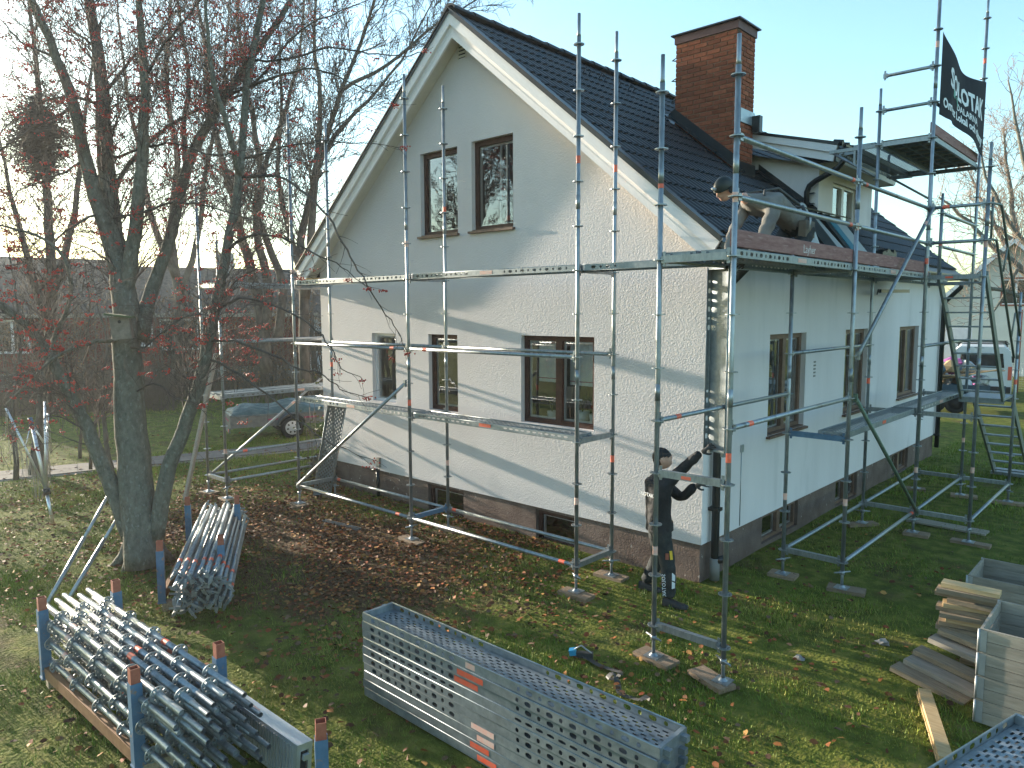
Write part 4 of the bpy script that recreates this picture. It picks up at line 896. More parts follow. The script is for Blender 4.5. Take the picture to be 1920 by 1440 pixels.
# ---- stack of ten steel planks
stk_me = [deck_mesh(2.98, style=s, label=l) for s, l in ((0, (1.30, 1.40, 2)), (0, (1.22, 1.50, 1)), (0, (1.18, 1.44, 1)), (1, None), (0, None), (0, None), (0, (1.36, 1.60, 2)), (2, (1.42, 1.60, 2)), (2, (1.36, 1.56, 1)), (2, (1.42, 1.62, 1)))]
ordn = ['topmost', 'second', 'third', 'fourth', 'fifth', 'sixth', 'seventh', 'eighth', 'ninth', 'lowest']
for k in range(10):
    z = .79-k*.0755-.07
    M = T(.085+rnd.uniform(-.008, .012), -3.15+rnd.uniform(-.006, .006), z) @ rotz(rnd.uniform(-.003, .003)-.005) @ T(0, .32, 0) @ Matrix.Rotation(math.pi, 4, 'X')
    tag(inst('steel_plank', stk_me[k], None, M), f'galvanised perforated steel plank, {ordn[k]} of the tall stack on the lawn'+('' if 0 < k < 9 else ''), 'steel plank', 'steel planks stacked on the lawn')

# ---- storage racks with red-topped posts
def rack(label, posts, h=.85, rail_mat='rail_rust'):
    cx = sum(p[0] for p in posts)/len(posts); cy = sum(p[1] for p in posts)/len(posts)
    t = thing('storage_rack', label, 'rack', (cx, cy, 0), 'storage racks with red-topped posts')
    for (x, y) in posts:
        a = math.atan2(posts[1][1]-posts[0][1], posts[1][0]-posts[0][0]); b = MB(); s = .04
        for (x0, x1, y0, y1) in ((-s, s, -s, -s+.004), (-s, s, s-.004, s), (-s, -s+.004, -s+.004, s-.004), (s-.004, s, -s+.004, s-.004)): b.box(x0, x1, y0, y1, .10, h-.11)
        s2 = .033
        for (x0, x1, y0, y1) in ((-s2, s2, -s2, -s2+.004), (-s2, s2, s2-.004, s2), (-s2, -s2+.004, -s2+.004, s2-.004), (s2-.004, s2, -s2+.004, s2-.004)): b.box(x0, x1, y0, y1, h-.14, h, 1)
        b.box(-s-.006, s+.006, -s-.006, s+.006, .10, .115); b.build('post', ['blue_paint', 'rust_red'], t, T(x, y, 0) @ rotz(a))
    if len(posts) == 4:
        for i, j in ((0, 2), (1, 3)):
            b = MB(); b.beam((*posts[i], .16), (*posts[j], .16), .05, .10); b.build('side_rail', [rail_mat], t)
        for i, j in ((0, 1), (2, 3)):
            b = MB(); b.beam((*posts[i], .06), (*posts[j], .06), .09, .11); b.build('cross_bearer', ['wood_old'], t)
    return t
rkA = [(-2.20, -4.98), (-2.17, -4.37), (-.20, -4.93), (-.135, -4.33)]
rack('blue-posted rack in the foreground holding uprights with rosettes', rkA)
rkB = [(-3.2, -3.55), (-2.9, -2.98), (-4.95, -2.47), (-4.5, -1.97)]
rack('blue-posted rack beside the rowan trunk holding a bundle of ledgers', rkB, .82)
rack('empty rack of which one post shows right of the tube rack', [(1.4, -4.41), (2.0, -4.75)], .85)
std = MB(); std.tube([(0, 0, 0), (2.62, 0, 0)], R_T, 12); std.tube([(2.62, 0, 0), (2.66, 0, 0), (2.86, 0, 0)], [R_T, .0195, .019], 12, cap=False); std.tube([(0, 0, 0), (-.14, 0, 0)], R_T, 12, cap=False)
std.tube([(1.55, 0, 0), (1.64, 0, 0)], R_T+.0012, 12, 1, cap=False)
std_me = std.mesh('upright_tube', ['galv', 'band_red']); std2 = MB(); std2.tube([(-.12, 0, 0), (2.72, 0, 0)], R_T, 12, cap=False); std2.tube([(-.05, 0, 0), (2.70, 0, 0)], R_T-.003, 12, cap=True); std2.tube([(.62, 0, 0), (.70, 0, 0)], R_T+.0012, 12, 1, cap=False); std2_me = std2.mesh('upright_tube', ['galv', 'band_faded'])
ROSX = Matrix.Rotation(math.pi/2, 4, 'Y')
slots = []
for lay, (z, cnt, off) in enumerate(((.255, 6, 0), (.345, 6, .05), (.435, 6, 0), (.525, 6, .05), (.615, 6, .0), (.70, 5, .05))):
    for j in range(cnt): slots.append((z+rnd.uniform(-.004, .004), -4.915+off+j*.097+rnd.uniform(-.005, .005), lay))
for i, (z, y, lay) in enumerate(slots):
    x0 = -2.36+rnd.uniform(-.05, .05)+(.10 if lay < 2 else 0)+.05*(i % 2); yaw = rnd.uniform(-.004, .004)+.018
    M = T(x0, y-.03, z) @ rotz(yaw) @ Matrix.Rotation(rnd.uniform(0, 6), 4, 'X')
    o = tag(inst('scaffold_upright', std_me if i % 3 else std2_me, None, M), 'galvanised scaffold upright with rosettes lying in the foreground rack', 'scaffold tube', 'uprights lying in the foreground rack')
    ph = (i % 2)*.13+(lay % 2)*.05
    for k in range(5): inst('rosette', ROS, o, M @ T(.30+ph+k*.5, 0, 0) @ ROSX)
# ledgers in the second rack
ld_ = MB(); ld_.tube([(.06, 0, 0), (2.96, 0, 0)], R_T, 10)
for s in (0, 1):
    x = .0 if s == 0 else 3.02; d = 1 if s == 0 else -1
    ld_.box(min(x, x+d*.065), max(x, x+d*.065), -.017, .017, -.028, .028); ld_.box(x+d*.02-.0025, x+d*.02+.0025, -.011, .011, -.055, .085); ld_.box(x-d*.03, x-d*.002, -.006, .006, .012, .03) if d > 0 else ld_.box(x+.002, x+.03, -.006, .006, .012, .03)
ld_.tube([(.45, 0, 0), (.54, 0, 0)], R_T+.0012, 10, 1, cap=False)
led_me = ld_.mesh('ledger_tube', ['galv', 'band_red']); dL = Vector((-2.6, 1.55, 0)).normalized(); nL = Vector((-dL.y, dL.x, 0)); yawL = math.atan2(dL.y, dL.x)
for lay in range(7):
    for j in range(7 if lay < 5 else 6):
        base = Vector((-2.62, -3.62, 0))+nL*(.02-j*.083-(.04 if lay % 2 else 0)+rnd.uniform(-.006, .006)) - dL*rnd.uniform(.0, .14)
        M = T(base.x, base.y, .19+lay*.066+rnd.uniform(-.008, .008)) @ rotz(yawL+rnd.uniform(-.006, .006)) @ Matrix.Rotation(rnd.uniform(-.006, .006), 4, 'Y') @ Matrix.Rotation(rnd.uniform(0, 6.28), 4, 'X')
        tag(inst('scaffold_ledger', led_me, None, M), 'galvanised ledger with wedge heads bundled in the rack beside the rowan', 'scaffold tube', 'ledgers bundled in the rack by the rowan')
# plank on edge leaning against the tube rack
al = MB(); L_ = 1.72
al.box(0, L_, 0, .125, .30, .312); al.box(0, L_, 0.004, .03, .0, .299); al.box(0, L_, .10, .124, .0, .299); al.box(.03, L_-.03, .031, .099, .0, .012)
for k in range(40): al.box(.10+k*.04, .118+k*.04, -.006, .0035, .03, .285, 1)
al.box(L_+.001, L_+.02, .0, .124, .0, .05); al.box(L_+.001, L_+.02, .0, .124, .26, .312); al.box(L_+.001, L_+.02, .0, .03, .051, .259); al.box(L_+.001, L_+.02, .094, .124, .051, .259); al.box(L_+.002, L_+.006, .031, .093, .051, .259, 2)
for zz in (.09, .22): al.box(L_+.021, L_+.05, .04, .085, zz-.02, zz+.02)
al.box(.95, 1.1, .03, .08, .3122, .3128, 3)
tag(al.build('alloy_plank', ['aluminium', 'alu_dull', 'rubber', 'band_faded'], None, T(-.93, -4.285, .045) @ rotz(.012) @ Matrix.Rotation(-.10, 4, 'X')), 'bright alloy deck standing on edge beside the foreground tube rack', 'alloy plank')
# two tubes leaning on the rowan
for (u0, v0, q, lab) in ((88, 1132, (-5.42, -3.30, .98), 'long bare tube leaning on the rowan, the upper of two'), (130, 1120, (-5.36, -3.08, .86), 'long bare tube leaning on the rowan, the lower of two')):
    g_ = onz(u0, v0, .03); e_ = Vector(q); b = MB(); m_ = g_+(e_-g_)*.55; b.tube([g_, m_], R_T, 10); b.tube([m_, e_], R_T-.004, 10); tag(b.build('loose_tube', ['galv']), lab, 'scaffold tube', 'loose tubes leaning on the rowan')
# small steel channel on the grass
c_ = onz(640, 985, .02); b = MB(); b.box(-.42, .42, -.03, .03, .0, .006); b.box(-.42, .42, -.03, -.024, .006, .04); b.box(-.42, .42, .024, .03, .006, .04); tag(b.build('steel_channel', ['galv'], None, T(c_.x, c_.y, .008) @ rotz(.12)), 'short steel channel lying in the leaves before the gable scaffold', 'steel channel')
# leaning plank (timber)
b = MB(); p0 = Vector((-8.12, -1.16, .0)); p1 = Vector((-7.62, -.70, 2.66)); b.beam(p0, p1, .045, .13, (1, -1, 0)); tag(b.build('leaning_board', ['wood_pale']), 'long grey timber leaning on the scaffold behind the rowan', 'board')
# steel plank leaning inside the gable scaffold
a0 = onz(604, 928, .02); a1 = at(634, 752, 12.75); zx = (a1-a0).normalized(); yx = Vector((RT.x, RT.y, 0)).normalized(); yx = (yx-zx*yx.dot(zx)).normalized(); nx_ = zx.cross(yx)
M = Matrix(((zx.x, yx.x, nx_.x, a0.x), (zx.y, yx.y, nx_.y, a0.y), (zx.z, yx.z, nx_.z, a0.z), (0, 0, 0, 1))) @ T(0, -.16, 0)
tag(inst('leaning_plank', DECK2, None, M), 'steel plank leaning up to the lower deck at the left end of the gable', 'steel plank')
# plank the worker is passing up at the corner
M = Matrix(((0, .93, .37, 1.36), (0, -.37, .93, .60), (1, 0, 0, 1.86), (0, 0, 0, 1)))
M = Matrix(((0, .95, .31, 1.36), (0, -.31, .95, .62), (1, 0, 0, 1.86), (0, 0, 0, 1)))
tag(inst('raised_plank', DECK2S, None, M), 'steel plank held upright by the worker at the house corner', 'steel plank')

# ---- pallet collars, board pile, planks
def collar(x0, y0, n, lab, LX=1.2, LY=.8, hz=.2):
    t = thing('pallet_collar', lab, 'pallet collar', (x0, y0, 0), 'grey pallet collars')
    for k in range(n):
        z0 = .012+k*hz
        for (xa, xb, ya, yb) in ((x0, x0+LX, y0, y0+.02), (x0, x0+LX, y0+LY-.02, y0+LY), (x0, x0+.02, y0+.021, y0+LY-.021), (x0+LX-.02, x0+LX, y0+.021, y0+LY-.021)):
            for h in range(2):
                b = MB(); j = rnd.uniform(-.002, .002); b.box(xa+j, xb+j, ya+j, yb+j, z0+h*hz/2+.001, z0+(h+1)*hz/2-.003); b.build('board', ['wood_grey'], t)
        for (cx_, cy_) in ((x0, y0), (x0, y0+LY), (x0+LX, y0), (x0+LX, y0+LY)):
            b = MB(); s1 = 1 if cx_ == x0 else -1; s2 = 1 if cy_ == y0 else -1
            b.box(min(cx_-s1*.004, cx_+s1*.05), max(cx_-s1*.004, cx_+s1*.05), min(cy_-s2*.005, cy_-s2*.001), max(cy_-s2*.005, cy_-s2*.001), z0+.012, z0+hz-.012)
            b.box(min(cx_-s1*.005, cx_-s1*.001), max(cx_-s1*.005, cx_-s1*.001), min(cy_, cy_+s2*.05), max(cy_, cy_+s2*.05), z0+.012, z0+hz-.012); b.tube([(cx_-s1*.006, cy_-s2*.006, z0+.005), (cx_-s1*.006, cy_-s2*.006, z0+hz-.005)], .009, 8); b.build('hinge', ['alu_dull'], t)
collar(4.13, .02, 4, 'tall stack of grey wooden pallet collars at the right edge'); collar(3.55, 2.62, 2, 'low grey pallet collar box behind the board pile')
bl_ = [.42, .40, .36, .44, .38, .40, .34, .42, .40, .36, .38]
for k in range(10):
    z = .30+k*.046; M = T(3.86+rnd.uniform(-.05, .04), 1.18+rnd.uniform(-.03, .03), z) @ rotz(.12+rnd.uniform(-.12, .12))
    o = inst('offcut_board', board_mesh(bl_[k]+.12, .15, .042, 'wood_new' if k in (2, 5, 9) else 'wood_old', 'offcut_board'), None, M)
    tag(o, f'short timber offcut, {["lowest", "second lowest", "third lowest", "fourth lowest", "fifth lowest", "fifth from top", "fourth from top", "third from top", "second from top", "topmost"][k]} of the neat pile by the pallet collars', 'board', 'offcuts piled by the pallet collars')
for k, (dx, dy, z, a, L, mt, lab) in enumerate(((-.02, -.10, .25, .3, .55, 'wood_old', 'wide offcut jutting out below the neat pile'), (-.05, -.22, .18, .42, .6, 'wood_grey', 'weathered offcut slipping from the foot of the pile'), (-.12, -.42, .10, .5, .62, 'wood_old', 'pair-grained offcut lying askew low in the pile'), (-.16, -.58, .05, .55, .62, 'wood_grey', 'offcut lying askew above the lowest board'), (-.22, -.72, .004, .52, .65, 'wood_old', 'lowest offcut on the grass at the foot of the pile'))):
    tag(inst('offcut_board', board_mesh(L, .17, .045, mt, 'offcut_board'), None, T(3.92+dx, 1.15+dy, z) @ rotz(-a*.4) @ Matrix.Rotation(.12, 4, 'Y')), lab, 'board', 'offcuts piled by the pallet collars')
for k, (dy, z) in enumerate(((0, .004), (.02, .06), (-.03, .12), (0, .18), (.01, .24))):
    tag(inst('bearer_block', board_mesh(.3, .30, .052, 'wood_old', 'bearer_block'), None, T(3.95, 1.25+dy, z) @ rotz(rnd.uniform(-.1, .1))), f'square timber block, {["lowest", "second", "third", "fourth", "uppermost"][k]} of the column under the offcut pile', 'block', 'blocks under the offcut pile')
q0, q1 = onz(1733, 1296, .05), onz(1774, 1425, .05); b = MB(); b.beam(q0+Vector((0, 0, .0)), q1, .10, .045); b.beam(q0+Vector((-.012, 0, -.024)), q1+Vector((-.012, 0, -.024)), .10, .02); tag(b.build('loose_plank', ['wood_new']), 'yellowish loose plank on the grass before the offcut pile', 'board')
w0 = onz(1775, 986, .02); b = MB()
for k in range(3): b.box(-.55, .55, -.13+k*.09, -.05+k*.09, 0, .03)
tag(b.build('pallet_piece', ['wood_grey'], None, T(w0.x, w0.y, .004) @ rotz(-.05)), 'weathered slatted board lying under the stair tower', 'board')
# second stack of planks close to the camera, with its rack post
fd = Vector((-.27, -1.03, 0)).normalized(); fn = Vector((-fd.y, fd.x, 0)); fs = Vector((4.585, -1.40, 0))
if fn.x < 0: fn = -fn
for k in range(5):
    z = .86-k*.0755; M = Matrix(((fd.x, fn.x, 0, fs.x), (fd.y, fn.y, 0, fs.y), (0, 0, 1, z), (0, 0, 0, 1)))
    flipM = M @ T(0, .32, -.07) @ Matrix.Rotation(math.pi, 4, 'X')
    tag(inst('steel_plank', DECK3, None, flipM), f'steel plank in the bottom right corner, {["topmost", "second", "third", "fourth", "lowest"][k]} of that stack', 'steel plank', 'steel planks stacked at the right edge')
rp = [(4.70, -1.26), (5.2, -1.40)]; rack('rack with an orange-topped post before the pallet collars', rp, .98)
bl2 = MB(); bl2.box(0, .08, -.02, .34, 0, .485); bl2.box(1.2, 1.28, -.02, .34, 0, .485); tag(bl2.build('timber_bearer', ['wood_old'], None, Matrix(((fd.x, fn.x, 0, fs.x), (fd.y, fn.y, 0, fs.y), (0, 0, 1, 0), (0, 0, 0, 1)))), 'timber bearers under the plank stack in the bottom right corner', 'bearer')
# ratchet strap
def ribbon(pts, w, mat, name):
    b = MB(); pts = [Vector(p) for p in pts]
    for a, c in zip(pts[:-1], pts[1:]):
        d = (c-a); s = Vector((-d.y, d.x, 0)); s = s.normalized()*w/2 if s.length > 1e-5 else Vector((w/2, 0, 0)); b.quad(a-s, a+s, c+s, c-s, 0, True)
    return b, name
sp = [onz(u, v, z) for u, v, z in ((1092, 1232, .05), (1105, 1236, .03), (1125, 1248, .02), (1150, 1256, .04), (1164, 1262, .07), (1150, 1272, .03), (1138, 1272, .05), (1150, 1262, .09), (1158, 1280, .02), (1163, 1300, .03), (1185, 1308, .02), (1200, 1312, .05), (1215, 1305, .06), (1212, 1314, .02))]
fine = []
for i in range(len(sp)-1):
    p_0, p_1, p_2, p_3 = sp[max(i-1, 0)], sp[i], sp[i+1], sp[min(i+2, len(sp)-1)]
    for t in (0, .25, .5, .75):
        fine.append(.5*((2*p_1)+(p_2-p_0)*t+(2*p_0-5*p_1+4*p_2-p_3)*t*t+(3*p_1-p_0-3*p_2+p_3)*t**3))
b, _ = ribbon(fine, .055, 'strap_black', 's'); st = thing('ratchet_strap', 'black ratchet strap with blue handle lying behind the plank stack', 'strap', (sp[3].x, sp[3].y, 0)); b.build('webbing', ['strap_black'], st)
r0, r1 = onz(1068, 1226, .04), onz(1112, 1228, .05); b = MB(); b.beam(r0+(r1-r0)*.25, r1, .06, .05); b.build('ratchet', ['strap_black'], st); b = MB(); b.beam(r0+Vector((0, 0, .02)), r0+(r1-r0)*.28+Vector((0, 0, .03)), .07, .055); b.build('handle', ['cyan_plastic'], st); b = MB(); b.tube([r1+Vector((0, -.02, .02)), r1+(r0-r1)*.5+Vector((0, 0, .09)), r1+(r0-r1)*.8+Vector((0, 0, .05))], .008, 6); b.build('lever', ['alu_dull'], st)
def rag(u, v, s, lab, mat='plastic_white'):
    g_ = onz(u, v, 0); b = MB(); R2 = random.Random(u)
    bm = bmesh.new(); bmesh.ops.create_icosphere(bm, subdivisions=2, radius=1)
    for vt_ in bm.verts: k = R2.uniform(.55, 1.15); vt_.co = Vector((vt_.co.x*s*k, vt_.co.y*s*.8*k, max(0, vt_.co.z*s*.6*k+.02)))
    me = bpy.data.meshes.new('scrap'); bm.to_mesh(me); bm.free(); me.materials.append(MATS[mat]); tag(inst('scrap', me, None, T(g_.x, g_.y, 0)), lab, 'scrap')
rag(1655, 1208, .075, 'crumpled grey scrap on the shaded lawn', 'pale_stone'); rag(1742, 1242, .07, 'crumpled pale scrap near the offcut pile', 'pale_stone'); rag(1498, 1238, .06, 'small grey stone in the lawn', 'pale_stone')

# ---- sheet metal lying on the roof edge
sh = MB(); n_ = 10      # rolled pale sheet
c0, c1 = Vector((1.30, 3.55, 4.10)), Vector((.75, 4.35, 4.85))
for k in range(n_):
    a_, b_ = math.pi*.75*k/n_, math.pi*.75*(k+1)/n_
    f0 = Vector((0, -.25*math.cos(a_)+.25, .22*math.sin(a_)*.8)); f1 = Vector((0, -.25*math.cos(b_)+.25, .22*math.sin(b_)*.8)); sh.quad(c0+f0, c1+f0, c1+f1, c0+f1, 0, True)
tag(sh.build('rolled_sheet', ['sheet_light']), 'pale rolled metal sheet propped on the roof edge beside the kneeling worker', 'metal sheet')
def leaning_sheet(y0, w_, mat, lab, x0=1.45, z0=4.0, up=.95, tilt=.18, t=.05, dx=-.78):
    b = MB(); b.beam((x0, y0, z0), (x0+dx, y0+tilt, z0+up), w_, t, (0, 0, 1)); tag(b.build('flashing_sheet', [mat]), lab, 'metal sheet', 'flashing sheets propped on the roof edge')
leaning_sheet(4.55, .30, 'sheet_dark', 'dark folded flashing propped next to the rolled sheet'); leaning_sheet(5.02, .22, 'sheet_light', 'pale narrow flashing between two dark ones on the roof edge', up=.85); leaning_sheet(5.32, .10, 'sheet_dark', 'thin dark flashing left of the blue strip on the roof edge'); leaning_sheet(5.60, .16, 'sheet_blue', 'blue-green metal strip propped on the roof edge'); leaning_sheet(5.92, .32, 'sheet_light', 'wide grey sheet right of the blue strip on the roof edge')
b = MB(); b.beam((.62, 4.15, 4.99), (.60, 6.6, 5.02), .42, .02, (.3, 0, 1)); tag(b.build('ridge_sheet', ['sheet_dark']), 'long dark sheet laid across the propped flashings', 'metal sheet')
b = MB()
for k in range(16): b.box(-.1+rnd.uniform(-.05, .05), .1, k*.05, k*.05+.045, 0, .10+rnd.uniform(-.03, .05))
tag(b.build('tile_pile', ['tile_black'], None, T(1.12, 7.0, 4.32)), 'small pile of black roof tiles lying near the eave', 'roof tiles')
b = MB(); b.beam((XR+.30, 6.9, 3.72), (XR+.30, 8.6, 3.75), .05, .06); b.tube([(XR+.30, 6.9, 3.72), (XR+.30, 6.8, 3.75), (XR+.30, 6.75, 3.66)], .01, 6); tag(b.build('hanging_rail', ['metal_black']), 'dark gutter rail hung below the upper deck', 'rail')

# ---- bird box on the rowan
bxM = T(at(228, 612, 9.28)) @ rotz(1.05) @ Matrix.Rotation(-.10, 4, 'Y')
bt = thing('bird_box', 'weathered wooden bird box with mossy roof on the rowan trunk', 'bird box', tuple(bxM.translation), rot=bxM.to_3x3().to_4x4())
b = MB(); b.box(-.11, .11, -.09, .09, -.16, .13); b.build('box', ['birdhouse_wood'], bt, bxM); b = MB(); b.beam((-.15, -.0, .17), (.15, 0, .10), .30, .025); b.build('roof', ['moss_roof'], bt, bxM); b = MB(); b.lathe((0, -.092, .06), [(0, -.001), (.02, -.001), (.02, 0)], 14, axis='y'); b.build('entrance_hole', ['rubber'], bt, bxM)

# ---- rotary clothes dryer
DD = 11.8
def dp_(u, v, dd=0): return at(u, v, DD+dd)
cd = thing('clothes_dryer', 'folded rotary clothes dryer with tangled lines leaning on the lawn', 'clothes dryer', tuple(onz(98, 978)))
b = MB(); b.tube([dp_(99, 982), dp_(87, 922)], .026, 10); b.tube([dp_(99, 982), dp_(96, 965)], .03, 10, 1); b.build('ground_post', ['aluminium', 'wood_new'], cd)
b = MB(); b.tube([dp_(88, 925), dp_(60, 796)], .028, 10); b.tube([dp_(60, 798), dp_(56, 783)], .034, 10, 1); b.build('mast', ['aluminium', 'blue_paint'], cd)
b = MB(); b.tube([dp_(89, 928), dp_(86, 916)], .055, 12); b.build('hub', ['metal_black'], cd)
for (u, v, dd) in ((11, 765, -.3), (84, 753, .15), (90, 776, .5), (36, 800, .6)):
    if (u, v) == (36, 800): continue
    b = MB(); b.tube([dp_(86, 918), dp_(u, v, dd)], .017, 8); b.build('arm', ['aluminium'], cd)
    m_ = dp_(86, 918)+(dp_(u, v, dd)-dp_(86, 918))*.52; b = MB(); b.tube([dp_(58, 792), m_], .009, 6); b.build('strut', ['aluminium'], cd)
b = MB(); R3 = random.Random(5)
for k in range(60):
    f = R3.uniform(.15, .98); arm = R3.choice(((11, 765, -.3), (84, 753, .15), (90, 776, .5))); a_ = dp_(86, 918)+(dp_(*arm)-dp_(86, 918))*f
    a2 = dp_(86, 918)+(dp_(*arm)-dp_(86, 918))*min(1, max(.05, f+R3.uniform(-.25, .25))); dr_ = R3.uniform(.15, .75); mid = (a_+a2)/2-Vector((R3.uniform(-.08, .08), R3.uniform(-.08, .08), dr_)); mid.z = max(.03, mid.z)
    b.tube([a_, a_+(mid-a_)*.6+Vector((R3.uniform(-.04, .04), 0, -.05)), mid, a2+(mid-a2)*.5+Vector((R3.uniform(-.03, .03), 0, -.05)), a2], .0035, 3, cap=False)
tag(b.build('lines', ['rope'], cd), kind='stuff')

# ---- trailer with tarpaulin
tA = Vector((-13.12, 2.21, 0)); tB = Vector((-12.45, 4.08, 0)); tx_ = (tB-tA).normalized(); ty_ = Vector((-tx_.y, tx_.x, 0))
if ty_.x > 0: ty_ = -ty_
TMt = Matrix(((tx_.x, ty_.x, 0, tA.x), (tx_.y, ty_.y, 0, tA.y), (0, 0, 1, 0), (0, 0, 0, 1)))
tr_ = thing('trailer', 'grey single-axle trailer with green tarpaulin parked by the path', 'trailer', tuple(tA))
LT, WT = 2.9, 1.35
b = MB(); b.box(0, LT, 0, .03, .36, .68); b.box(0, LT, WT-.03, WT, .36, .68); b.box(0, .03, .031, WT-.031, .36, .68); b.box(LT-.03, LT, .031, WT-.031, .36, .68); b.box(0, LT, 0.032, WT-.032, .36, .40)
for k in range(6): b.box(k*.56, k*.56+.05, -.02, -.001, .34, .70)
b.box(-.01, LT+.01, -.018, -.001, .64, .69); b.build('body', ['trailer_body'], tr_, TMt)
b = MB()
for (xa, xb) in ((.95, 1.2), (1.9, 2.3), (2.4, 2.7)): b.box(xa, xb, -.022, -.02, .52, .56)
b.box(-.02, -.018, .2, WT-.2, .52, .57); b.build('stripe', ['magenta'], tr_, TMt)
b = MB(); b.box(-.03, .0, .05, WT-.05, .22, .36); b.box(-.035, -.03, .08, .22, .25, .33, 1); b.box(-.035, -.03, WT-.22, WT-.08, .25, .33, 1); b.build('tail_bar', ['trailer_body', 'band_red'], tr_, TMt)
for yv in (-.12, WT+.12):
    wh = MB(); wh.lathe((1.55, yv, .30), [(.19, -.08), (.29, -.085), (.30, -.05), (.30, .05), (.29, .085), (.19, .08), (.19, -.08)], 28, axis='y'); wo = wh.build('wheel', ['rubber'], tr_, TMt)
    hc = MB(); hc.lathe((1.55, yv, .30), [(0, -.075), (.05, -.08), (.12, -.07), (.19, -.065)], 20, axis='y'); hc.build('rim', ['hubcap'], wo, TMt)
    hs = MB()
    for k in range(7):
        a_ = k*2*math.pi/7; hs.box(-.02, .02, -.004, .004, .10, .15, 0, T(1.55, yv-.077, .30) @ Matrix.Rotation(a_, 4, 'Y'))
    hs.build('rim_slot', ['rubber'], wo, TMt)
    fn_ = MB()
    for k in range(8):
        a0_, a1_ = math.pi*(.05+.9*k/8), math.pi*(.05+.9*(k+1)/8)
        fn_.quad((1.55+.37*math.cos(a0_), yv-.12, .32+.37*math.sin(a0_)), (1.55+.37*math.cos(a1_), yv-.12, .32+.37*math.sin(a1_)), (1.55+.37*math.cos(a1_), yv+.12, .32+.37*math.sin(a1_)), (1.55+.37*math.cos(a0_), yv+.12, .32+.37*math.sin(a0_)), 0, True)
    fn_.build('fender', ['fender'], tr_, TMt)
b = MB(); b.beam((LT, WT/2-.3, .38), (LT+1.0, WT/2, .40), .06, .06); b.beam((LT, WT/2+.3, .38), (LT+1.0, WT/2, .40), .06, .06); b.tube([(LT+.8, WT/2, .02), (LT+.8, WT/2, .55)], .03, 8); b.build('drawbar', ['trailer_body'], tr_, TMt)
tp_ = MB(); nu, nv = 36, 18
def tarp(u, v):
    x, y = LT*u, WT*v
    h = .70+.30*max(0, math.sin(math.pi*u))**.5*max(0, math.sin(math.pi*v))**.45*(.55+.45*math.sin(u*7+.6)**2)+.018*math.sin(u*38+v*9)*math.sin(v*17)+.015*math.sin(v*31+u*6)
    if v < .02 or v > .98 or u < .02 or u > .98: h = .66+.01*math.sin(u*40+v*30); y += (-.03 if v < .02 else .03 if v > .98 else 0)
    return (x, y, h)
for i in range(nu):
    for j in range(nv): tp_.quad(tarp(i/nu, j/nv), tarp((i+1)/nu, j/nv), tarp((i+1)/nu, (j+1)/nv), tarp(i/nu, (j+1)/nv), 0, True)
o = tp_.build('tarpaulin', ['tarp'], tr_, TMt); md = o.modifiers.new('weld', 'WELD'); md.merge_threshold = .0005
# ================================================================== PEOPLE
def skin_mesh(name, J, E, root, sub=2):
    """J: {joint: (pos, radius or (rx, ry))}, E: edges. Returns an evaluated mesh"""
    names = list(J); me = bpy.data.meshes.new(name)
    me.from_pydata([tuple(J[n][0]) for n in names], [(names.index(a), names.index(b)) for a, b in E], [])
    o = bpy.data.objects.new(name, me); COL.objects.link(o)
    o.modifiers.new('skin', 'SKIN'); s = o.modifiers.new('sub', 'SUBSURF'); s.levels = sub; s.render_levels = sub
    for i, n in enumerate(names):
        r = J[n][1]; me.skin_vertices[0].data[i].radius = r if isinstance(r, tuple) else (r, r)
        me.skin_vertices[0].data[i].use_root = (n == root)
    dg = bpy.context.evaluated_depsgraph_get(); dg.update()
    out = bpy.data.meshes.new_from_object(o.evaluated_get(dg)); bpy.data.objects.remove(o)
    out.polygons.foreach_set('use_smooth', [True]*len(out.polygons)); out.name = name
    return out
def paint(me, mats, fn):
    me.materials.clear()
    for m in mats: me.materials.append(MATS[m])
    idx = [fn(p.center) for p in me.polygons]; me.polygons.foreach_set('material_index', idx)
def segd(p, a, b):
    a, b = Vector(a), Vector(b); d = b-a; t = max(0, min(1, (p-a).dot(d)/max(d.length_squared, 1e-9))); return (p-(a+d*t)).length
def wrinkle(me, amp=.006, sc=24, seed=0):
    for v in me.vertices:
        c = v.co; k = math.sin(c.z*sc*2.1+math.sin(c.x*sc+seed)*1.6+c.y*sc*.8)*.6+math.sin(c.z*sc*.9+c.x*sc*1.3-c.y*sc*.7+seed)*.4; v.co = c+v.normal*amp*k
